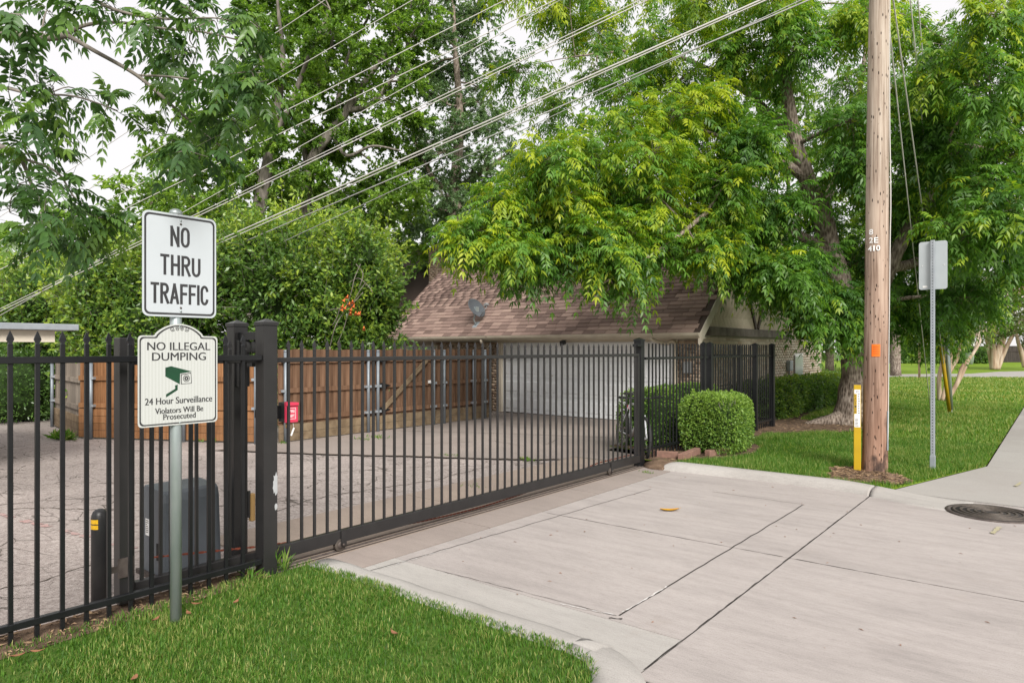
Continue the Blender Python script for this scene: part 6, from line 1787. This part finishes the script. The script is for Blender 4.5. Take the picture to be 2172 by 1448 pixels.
Aspots = [(250, 25, 60), (330, 40, 60), (400, 20, 60), (460, 50, 60), (500, 95, 55), (530, 150, 50), (420, 110, 60), (350, 100, 55), (470, 200, 55), (430, 250, 55), (390, 195, 50), (500, 260, 42), (400, 320, 45), (350, 290, 45), (550, 60, 35), 
          (40, 150, 55), (110, 185, 50), (30, 215, 55), (180, 200, 45), (230, 225, 42),  (60, 260, 55), (130, 255, 42), (15, 320, 40),   
          (90, 330, 40), (40, 390, 45), (120, 400, 45),  (90, 450, 46), (150, 470, 46), (210, 460, 42), (120, 510, 42), (190, 520, 38), (250, 480, 34), (40, 30, 45), (100, 20, 40), (170, 20, 38), (20, 450, 30), (70, 490, 34), (545, 205, 30)]
for x, y, r_ in Aspots:
    A_cl.append(cl(x, y, rA.uniform(3.8, 4.9), r_ * 1.0, rA.uniform(0.3, 0.7), 4 if x > 230 else 3, 0.7))
tree('pecan_tree', 'dark drooping pecan branches framing the upper left corner', ab, A_limbs, A_cl, 'frond', 'pecan_cool', 'bark_pale', 33, (0.14, 0.235), per=4, leaf_pairs=6, hi=True, br=0.006, trunk_jit=0.05)

# ---- tall trees behind the shrubs
def gz(px, k): p = at(px, 740, k); p.z = 0; return p
b1 = gz(525, 22)
B1_limbs = [[(b1, 0.32), (at(532, 600, 22), 0.27), (at(543, 477, 22), 0.24), (at(558, 400, 22), 0.21), (at(570, 340, 22), 0.18), (at(573, 287, 22), 0.15), (at(590, 220, 22), 0.12), (at(600, 120, 22), 0.08), (at(590, 20, 22), 0.05), (at(585, -80, 22), 0.03)],
            [(at(573, 300, 22), 0.12), (at(600, 255, 21.8), 0.10), (at(625, 200, 21.6), 0.08), (at(655, 120, 21.5), 0.06), (at(700, 20, 21.5), 0.04)],
            [(at(560, 380, 22), 0.10), (at(530, 345, 22), 0.07), (at(480, 310, 22), 0.05), (at(420, 290, 22), 0.03)],
            [(at(590, 220, 22), 0.07), (at(560, 140, 22), 0.05), (at(530, 60, 22), 0.03)]]
polyB1 = [(310, 350), (380, 300), (450, 200), (500, 60), (520, -70), (730, -70), (700, 120), (660, 300), (640, 420), (560, 490), (400, 490), (320, 450)]
tree('elm_tree', 'tall open elm with pale trunk rising behind the left shrubs', b1, B1_limbs, fill(polyB1, 42, 20.5, 24, 50, 0.5, 40, 41, 0.95, [(470, 60, 40), (430, 150, 60), (560, 300, 14), (610, 330, 20)]), 'simple', 'elm', 'bark_pale', 41, (0.09, 0.15), 0.55, 26)
b2 = gz(640, 23)
B2_limbs = [[(b2, 0.30), (at(648, 500, 23), 0.25), (at(655, 373, 23), 0.20), (at(672, 320, 23), 0.18), (at(705, 280, 23), 0.16), (at(735, 235, 23), 0.14), (at(770, 180, 23), 0.11), (at(820, 110, 23), 0.07), (at(870, 20, 23), 0.04)],
            [(at(735, 235, 23), 0.11), (at(780, 225, 22.8), 0.09), (at(815, 190, 22.6), 0.07), (at(850, 130, 22.5), 0.05), (at(890, 30, 22.5), 0.03)],
            [(at(655, 373, 23), 0.12), (at(645, 290, 23.2), 0.09), (at(665, 200, 23.4), 0.07), (at(700, 110, 23.5), 0.05), (at(715, 0, 23.5), 0.03)],
            [(at(705, 280, 23), 0.09), (at(735, 330, 22.5), 0.06), (at(790, 310, 22), 0.04), (at(850, 320, 21.8), 0.02)],
            [(at(705, 280, 23), 0.09), (at(735, 130, 23.3), 0.06), (at(780, 40, 23.5), 0.04)]]
polyB2 = [(620, -70), (930, -70), (900, 120), (880, 300), (900, 460), (760, 500), (640, 480), (600, 400), (640, 200)]
tree('elm_tree', 'tall elm with forked grey limbs in the middle of the sky', b2, B2_limbs, fill(polyB2, 42, 21.5, 25, 50, 0.48, 40, 42, 0.97, [(760, 330, 20), (680, 250, 18), (800, 60, 20)]), 'simple', 'elm', 'bark_pale', 42, (0.09, 0.15), 0.55, 26)
b3 = gz(960, 25)
C_limbs = [[(b3, 0.35), (at(965, 500, 25), 0.28), (at(965, 400, 25), 0.22), (at(975, 250, 25), 0.15), (at(965, 100, 25), 0.09), (at(960, -40, 25), 0.04)],
           [(at(965, 410, 25), 0.12), (at(920, 380, 24.6), 0.08), (at(880, 300, 24.5), 0.04)],
           [(at(968, 400, 25), 0.12), (at(1030, 360, 24.6), 0.08), (at(1070, 330, 24.5), 0.04)]]
polyC = [(870, -70), (1045, -70), (1050, 60), (1050, 180), (1075, 300), (1140, 420), (1180, 470), (1000, 520), (900, 480), (870, 300), (895, 120)]
tree('oak_tree', 'dense grey green live oak right of the forked elm', b3, C_limbs, fill(polyC, 40, 23, 27, 46, 0.5, 46, 43, 1.0), 'simple', 'oak', 'bark', 43, (0.085, 0.135), 0.42, 28)
# lower and farther trees closing the view
def back_tree(name, label, px, k, poly, step, rp, tone, mat, seed, nt=26, per=9, L=(0.18, 0.30), prob=1.0, holes=(), bark='bark', group='trees behind the yards'):
    bp = gz(px, k)
    top = min(p[1] for p in poly)
    cxx = sum(p[0] for p in poly) / len(poly); cyy = sum(p[1] for p in poly) / len(poly)
    lm = [[(bp, 0.3), (at(px, 640, k), 0.24), (at((px + cxx) / 2, (640 + cyy) / 2, k), 0.17), (at(cxx, cyy, k), 0.1), (at(cxx, (cyy + top) / 2, k), 0.04)],
          [(at((px + cxx) / 2, (640 + cyy) / 2, k), 0.12), (at(cxx - 60, cyy, k), 0.06), (at(cxx - 110, cyy - 30, k), 0.03)],
          [(at((px + cxx) / 2, (640 + cyy) / 2, k), 0.12), (at(cxx + 60, cyy, k), 0.06), (at(cxx + 110, cyy - 30, k), 0.03)]]
    tree(name, label, bp, lm, fill(poly, step, k - 2, k + 2, rp, tone, nt, seed, prob, holes), 'simple', mat, bark, seed, L, 0.5, per, group=group)
back_tree('background_tree', 'pale green tree low behind the carport roof', 60, 30, [(-60, 470), (60, 440), (170, 440), (200, 560), (160, 700), (-60, 700)], 44, 44, 0.55, 'elm', 51, 30, 10)
back_tree('background_tree', 'bright leafy tree behind the no thru traffic sign', 280, 27, [(180, 480), (240, 400), (330, 360), (430, 400), (470, 520), (420, 640), (180, 640)], 44, 44, 0.52, 'elm', 52, 30, 10, prob=0.95)
back_tree('background_tree', 'leafy tree between elm trunks and the photinia top', 760, 28, [(470, 420), (620, 380), (760, 380), (880, 420), (900, 560), (800, 640), (470, 640)], 46, 46, 0.5, 'elm', 53, 30, 10, prob=0.92)
back_tree('background_tree', 'dark tree above the left end of the shingle roof', 900, 31, [(850, 440), (960, 410), (1110, 430), (1180, 520), (1100, 600), (960, 560), (870, 600)], 46, 46, 0.35, 'oak', 54, 34, 12, prob=0.9, holes=[(880, 530, 22)])
back_tree('background_tree', 'green tree far behind the garage ridge', 1300, 34, [(1120, 300), (1250, 250), (1420, 280), (1500, 420), (1500, 640), (1120, 620)], 52, 52, 0.36, 'elm', 55, 34, 12, (0.18, 0.3), 0.95, [(1190, 290, 40)])
back_tree('background_tree', 'green tree behind the gable of the garage house', 1640, 36, [(1480, 200), (1640, 150), (1800, 250), (1830, 500), (1780, 690), (1500, 640)], 54, 54, 0.33, 'elm', 56, 34, 12, prob=0.9)
back_tree('background_tree', 'shady tree beyond the pecan trunk and utility pole', 1900, 40, [(1760, 300), (1900, 250), (2050, 300), (2090, 520), (2060, 680), (1900, 700), (1790, 660)], 54, 54, 0.3, 'elm', 57, 34, 12, prob=0.95)
back_tree('background_tree', 'shady tree seen between the brick wall and the pecan trunk', 1760, 48, [(1690, 560), (1800, 540), (1900, 600), (1910, 740), (1700, 760)], 34, 36, 0.35, 'elm', 59, 34, 12, (0.2, 0.34))
back_tree('background_tree', 'tree crown behind the far white house', 2100, 74, [(1960, 560), (2080, 500), (2230, 520), (2230, 700), (1960, 690)], 40, 40, 0.42, 'elm', 58, 30, 10, (0.22, 0.38))

# ---- photinia hedge mass behind the wooden fence
SH_ = [('photinia_shrub', 'tall glossy shrub nearest the house roof with dead vine stems', [px_lump(742, 620, 15.2, 100, 132, 95), px_lump(795, 640, 15.4, 52, 95), px_lump(700, 660, 14.9, 80, 90), px_lump(765, 545, 15.8, 75, 55)], 26000, 0.34, 0.30),
       ('photinia_shrub', 'rounded glossy shrub behind the two tall gate posts', [px_lump(590, 610, 15.0, 110, 135, 95), px_lump(630, 520, 15.6, 100, 60), px_lump(520, 570, 15.3, 70, 90)], 22000, 0.42, 0.36),
       ('photinia_shrub', 'glossy shrub directly behind the white sign panels', [px_lump(400, 640, 15.0, 110, 130, 90), px_lump(470, 560, 15.8, 60, 70), px_lump(330, 600, 15.5, 70, 90)], 19000, 0.44, 0.36),
       ('photinia_shrub', 'shrub between carport roof and sign above the orange fence', [px_lump(240, 670, 15.0, 90, 120, 90), px_lump(200, 600, 16.0, 60, 60), px_lump(300, 690, 14.6, 60, 80)], 15000, 0.44, 0.34),
       ('photinia_shrub', 'leafy shrub rising behind the carport roof', [px_lump(90, 680, 16.5, 100, 95, 90), px_lump(20, 690, 17.0, 80, 80), px_lump(140, 610, 17.5, 70, 50)], 14000, 0.5, 0.3)]
for i, (nm, lab, lumps, n, tn, tt) in enumerate(SH_):
    # carry each shrub down to the ground
    c0 = lumps[0][0]; r0 = lumps[0][1]
    c2 = lumps[-1][0]; r2 = lumps[-1][1]
    lumps = lumps + [((c0[0], c0[1], 0.95), (r0[0] * 0.95, r0[1] * 0.9, 1.15)), ((c2[0], c2[1], 1.0), (r2[0] * 1.2, r2[1] * 1.0, 1.2))]
    for q in range(9):
        ph = 2.399 * q; ez = random.uniform(-0.2, 0.95)
        lumps.append(((c0[0] + r0[0] * 0.8 * math.cos(ph) * math.sqrt(1 - min(abs(ez), 0.9) ** 2), c0[1] - abs(r0[1] * 0.6 * math.sin(ph)), c0[2] + r0[2] * ez), (random.uniform(0.3, 0.5), random.uniform(0.3, 0.5), random.uniform(0.25, 0.42))))
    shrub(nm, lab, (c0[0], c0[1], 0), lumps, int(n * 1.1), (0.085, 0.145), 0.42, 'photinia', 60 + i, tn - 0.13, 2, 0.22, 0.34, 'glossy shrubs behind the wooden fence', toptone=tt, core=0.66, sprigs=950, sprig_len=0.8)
shrub('hedge', 'low dark hedge at the far left behind the fence', tuple(gz(30, 15.2)), [((gz(20, 15.4).x, gz(20, 15.4).y, 0.75), (1.0, 0.8, 0.85)), ((gz(80, 16).x, gz(80, 16).y, 0.8), (0.7, 0.7, 0.8))], 9000, (0.05, 0.09), 0.45, 'photinia', 71, 0.25, 3, 0.10, 0.1)
# trumpet vine: pale stems and orange blooms on the shrub
tv = thing('trumpet_vine', 'bare vine stems with orange trumpet blooms on the shrub', 'vine', tuple(gz(720, 14.0)))
rv = random.Random(4); mb = MB()
for pts in ([(700, 735), (712, 690), (730, 660), (745, 620), (752, 590), (765, 560)], [(715, 730), (728, 700), (738, 668), (758, 625), (775, 600)], [(690, 660), (710, 655), (740, 650), (770, 620)], [(705, 690), (715, 672), (720, 655)], [(740, 600), (760, 590), (780, 605), (790, 620)], [(755, 560), (770, 580), (762, 610)]):
    p, r_ = spline([(at(x, y, 13.75 + rv.uniform(-0.1, 0.1)), 0.008) for x, y in pts], 4)
    mb.tube(p, r_, 5)
mb.tube([at(700, 735, 13.75), gz(698, 13.9)], 0.012, 6)
mb.build('stems', 'bark_pale', tv)
for (x, y) in [(733, 632), (738, 625), (742, 640), (746, 652), (735, 648), (752, 645), (729, 652), (748, 636), (755, 660), (761, 661), (765, 660), (772, 692), (728, 645), (744, 660)]:
    c = at(x, y, 13.65); dn = Vector((rv.uniform(-0.5, 0.5), -0.4, -0.9)).normalized()
    u_ = dn.cross(Vector((1, 0, 0))).normalized(); v2 = dn.cross(u_)
    V = []; Fc = []; n = 7
    for h_, rr in ((0, 0.008), (0.05, 0.016), (0.075, 0.042)):
        for k in range(n):
            a = 2 * math.pi * k / n; V.append(c + dn * h_ + u_ * rr * math.cos(a) + v2 * rr * math.sin(a))
    for i in range(2):
        for k in range(n): Fc.append((i * n + k, i * n + (k + 1) % n, (i + 1) * n + (k + 1) % n, (i + 1) * n + k))
    MB().add(V, Fc).build('bloom', 'vine_bloom', tv)

# ---- clipped shrubs and hedges by the right fence
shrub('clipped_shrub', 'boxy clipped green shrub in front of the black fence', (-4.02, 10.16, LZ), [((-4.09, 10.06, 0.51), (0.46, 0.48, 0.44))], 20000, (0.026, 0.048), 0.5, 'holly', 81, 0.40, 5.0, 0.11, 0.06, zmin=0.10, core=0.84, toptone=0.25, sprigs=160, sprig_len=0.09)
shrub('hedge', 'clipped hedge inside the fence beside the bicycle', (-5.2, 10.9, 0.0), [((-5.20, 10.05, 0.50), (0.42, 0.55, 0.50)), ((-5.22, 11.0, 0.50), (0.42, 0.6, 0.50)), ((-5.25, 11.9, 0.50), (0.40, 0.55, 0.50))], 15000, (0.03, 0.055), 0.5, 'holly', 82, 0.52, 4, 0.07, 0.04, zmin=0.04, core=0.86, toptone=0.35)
for i, (y0, lab) in enumerate(((15.6, 'dark glossy hedge shrub nearest the picket fence corner'), (17.5, 'second glossy hedge shrub along the brick side wall'), (19.4, 'third glossy hedge shrub below the wall meter'), (21.3, 'fourth glossy hedge shrub below the side window'), (23.2, 'farthest glossy hedge shrub past the brick wall'))):
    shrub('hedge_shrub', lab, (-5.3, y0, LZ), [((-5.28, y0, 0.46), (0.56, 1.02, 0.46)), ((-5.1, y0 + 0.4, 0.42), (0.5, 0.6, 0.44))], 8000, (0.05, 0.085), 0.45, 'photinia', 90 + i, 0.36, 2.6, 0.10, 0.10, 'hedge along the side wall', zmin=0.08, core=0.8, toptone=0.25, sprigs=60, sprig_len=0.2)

# ---- crape myrtles
def myrtle(label, base, stems, k, crown, tone, seed, blooms=()):
    lm = []
    for st_ in stems:
        kj = random.uniform(-0.4, 0.1)
        p = [(at(x, y, k + kj), r_ * 1.15) for (x, y), r_ in st_]
        lm.append(p)
    t = tree('crape_myrtle', label, base, lm, crown, 'simple', 'myrtle', 'bark_myrtle', seed, (0.07, 0.12) if k < 30 else (0.14, 0.24), 0.5, 10, group='crape myrtles', trunk_jit=0.08)
    if blooms:
        r = np.random.default_rng(seed)
        P = np.concatenate([np.array(at(x, y, k - 1.5)) + r.normal(0, 0.14 * k / 40, (90, 3)) for x, y in blooms])
        n = len(P)
        quads('blooms', simple_geo(P, rand_dirs(n, r), np.full(n, 0.10), np.full(n, 0.08), r), 'pink', t, r.random(n), 'stuff')
    return t
k1 = 20.6
m1 = gnd(1998, 851, LZ)
stems1 = [[((1994, 853), 0.06), ((1992, 800), 0.05), ((2005, 750), 0.045), ((2022, 700), 0.04), ((2030, 640), 0.02)],
          [((2002, 853), 0.06), ((2010, 800), 0.05), ((2030, 760), 0.045), ((2042, 715), 0.04), ((2060, 660), 0.02)],
          [((2010, 848), 0.055), ((2030, 812), 0.05), ((2040, 780), 0.045), ((2060, 755), 0.04), ((2078, 725), 0.03), ((2090, 680), 0.015)],
          [((2012, 846), 0.05), ((2038, 800), 0.04), ((2052, 768), 0.04), ((2068, 740), 0.03), ((2080, 690), 0.015)],
          [((1998, 850), 0.05), ((2012, 790), 0.04), ((2018, 740), 0.035), ((2010, 690), 0.02)]]
myrtle('leaning many stemmed crape myrtle behind the guy guards', m1, stems1, k1, fill([(1960, 600), (2100, 560), (2130, 650), (2090, 715), (2040, 735), (1960, 700)], 40, 19.6, 21.6, 42, 0.3, 30, 61, 0.95), 0.3, 101)
k2 = 50.0
m2 = at(2118, 783, k2)
stems2 = [[((2108 + dx * 0.3, 783), 0.17), ((2106 + dx, 745), 0.14), ((2104 + dx * 1.8, 712), 0.11), ((2104 + dx * 2.4, 680), 0.05)] for dx in (-7, 2, 10, 16, 24)]
myrtle('pale trunked crape myrtle with pink blossom on the far lawn', m2, stems2, k2, fill([(2080, 640), (2120, 620), (2172, 615), (2230, 640), (2220, 715), (2150, 728), (2085, 715)], 26, 48, 52, 28, 0.45, 34, 62), 0.4, 102, [(2135, 612), (2150, 606), (2162, 612), (2172, 618), (2050, 558), (2060, 562)])
m3 = at(2182, 778, k2)
stems3 = [[((2176 + dx * 0.3, 778), 0.16), ((2172 + dx, 745), 0.13), ((2168 + dx * 1.8, 715), 0.09), ((2170 + dx * 2.4, 680), 0.04)] for dx in (-6, 4, 12)]
myrtle('pale trunked crape myrtle cut by the right picture edge', m3, stems3, k2, fill([(2165, 640), (2260, 630), (2260, 725), (2170, 715)], 26, 48, 52, 28, 0.45, 30, 63), 0.4, 103)

# ---- far side of the street
fh = at(1985, 740, 74); fh.z = 0.2
wh = thing('far_house', 'low white house with dark window frames beyond the far lawn', 'house', fh)
Rv = Vector((_R[0], _R[1], 0)); Fv = Vector((_F[0], _F[1], 0))
def FH(u, w_, z): return fh + Rv * u + Fv * w_ + Vector((0, 0, z))
def fbox(u0, u1, w0, w1, z0, z1):
    return MB().add([FH(u, w_, z) for u, w_, z in ((u0, w0, z0), (u1, w0, z0), (u1, w1, z0), (u0, w1, z0), (u0, w0, z1), (u1, w0, z1), (u1, w1, z1), (u0, w1, z1))], [(0, 3, 2, 1), (4, 5, 6, 7), (0, 1, 5, 4), (1, 2, 6, 5), (2, 3, 7, 6), (3, 0, 4, 7)])
fbox(-7.5, 4.2, 0, 7, -0.3, 2.9).build('wall', 'white_house', wh)
for u in (-5.6, -3.9, -1.6, 1.2):
    w_ = fbox(u - 0.62, u + 0.62, -0.05, 0.02, 0.7, 2.3).build('window', 'brown_trim', wh)
    fbox(u - 0.5, u + 0.5, -0.07, -0.052, 0.8, 2.2).build('pane', 'glass', w_)
MB().add([FH(u, w_, z) for u, w_, z in ((-8.2, -0.7, 2.85), (4.9, -0.7, 2.85), (4.9, 7.7, 2.85), (-8.2, 7.7, 2.85), (-5, 3.5, 5.2), (1.7, 3.5, 5.2))], [(0, 1, 5, 4), (1, 2, 5), (2, 3, 4, 5), (3, 0, 4), (0, 3, 2, 1)]).build('roof', 'shingle_obj', wh)
hc = [at(x, 740, 66) for x in (1890, 1950, 2010, 2060)]
for i, c in enumerate(hc):
    shrub('hedge_shrub', ('clipped hedge below the first windows of the white house', 'second clipped hedge along the white house', 'third clipped hedge along the white house', 'clipped hedge at the right end of the white house')[i], (c.x, c.y, 0.25), [((c.x, c.y, 0.95), (1.5, 1.1, 0.78))], 2500, (0.16, 0.26), 0.6, 'holly', 110 + i, 0.35, 4, 0.06, 0.05, 'hedge of the white house', zmin=0.2, core=0.9)
df = at(2120, 740, 70)
dfn = thing('wooden_fence', 'dark stained board fence at the far right behind the myrtles', 'fence', (df.x, df.y, 0.2))
for i in range(46):
    c = df + Rv * (-3.2 + i * 0.2); c.z = 0
    MB().obox(c + Vector((0, 0, 1.0)), Rv, Fv, (0, 0, 1), 0.095, 0.02, 0.95).build('board', 'dark_board', dfn)
MB().bar(df + Rv * -3.3 + Fv * -0.04 + Vector((0, 0, 1.4 - df.z)), df + Rv * 6.0 + Fv * -0.04 + Vector((0, 0, 1.4 - df.z)), 0.04, 0.1).build('rail', 'dark_board', dfn)
fpst = gnd(1950, 803, 0.05)
fs = thing('street_sign', 'thin brown sign post at the edge of the far street', 'sign post', (fpst.x, fpst.y, 0.05))
MB().box(fpst.x - 0.05, fpst.x + 0.05, fpst.y - 0.05, fpst.y + 0.05, 0, 2.9).build('post', 'kick_wood', fs)
MB().obox((fpst.x, fpst.y - 0.06, 2.6), Rv, Fv, (0, 0, 1), 0.3, 0.01, 0.3).build('sign_panel', 'alu', fs)
bc = at(2057, 762, 62)
MBb = MB().lathe([(0.28, 0.0), (0.36, 0.9), (0.38, 0.95)], (bc.x, bc.y, 0.25), 14)
bn = thing('bin', 'pale grey bin standing before the far hedge', 'bin', (bc.x, bc.y, 0.25))
MBb.build('body', 'alu', bn)
MB().lathe([(0.40, 0.0), (0.40, 0.05), (0.1, 0.1)], (bc.x, bc.y, 1.19), 14).build('lid', 'plastic_pale', bn)

# ---- weeds in cracks and along fences
def weed(label, c, n, h, spread, seed, wr=0.22):
    r = np.random.default_rng(seed)
    P = np.array(c) + np.stack([r.normal(0, spread, n), r.normal(0, spread * 0.5, n), np.zeros(n)], 1)
    D = nrm(r.normal(0, 0.55, (n, 3)) + Z * 0.8); D[:, 2] = np.abs(D[:, 2])
    Ls = r.uniform(h * 0.5, h, n)
    o = quads('weed', simple_geo(P, D, Ls, Ls * wr, r), 'grass', None, np.clip(r.normal(0.45, 0.2, n), 0, 1))
    return tag(o, label, 'weed', 'weeds in the paving')
for i, (x, y, n, h, s_, lab) in enumerate(((1120, 976, 60, 0.10, 0.07, 'weed tuft in the driveway crack near the gate middle'), (950, 966, 40, 0.06, 0.09, 'small weed in the driveway crack left of the big tuft'), (135, 930, 260, 0.24, 0.11, 'green weeds below the grey fence panel'), (800, 928, 60, 0.08, 0.12, 'weed at the foot of the dark board fence'), (765, 932, 40, 0.07, 0.1, 'small weed by the kickboards of the dark fence'), (600, 940, 30, 0.08, 0.05, 'weed beside the first steel fence pipe'), (1375, 1003, 40, 0.05, 0.05, 'dry weed where kerb and gate post meet'), (1000, 1030, 40, 0.04, 0.12, 'thin weeds along the gate apron edge'), (430, 935, 60, 0.10, 0.14, 'weeds below the orange fence behind the sign'))):
    weed(lab, gnd(x, y), n, h, s_, 200 + i)
p = Vector((-4.43, 2.80, 0.03))
weed('tall grass tuft growing at the foot of the chipped post', p, 70, 0.20, 0.05, 240, 0.07)
weed('tall grass tuft left of the chipped post', Vector((-4.38, 2.55, 0.03)), 40, 0.16, 0.06, 241, 0.07)
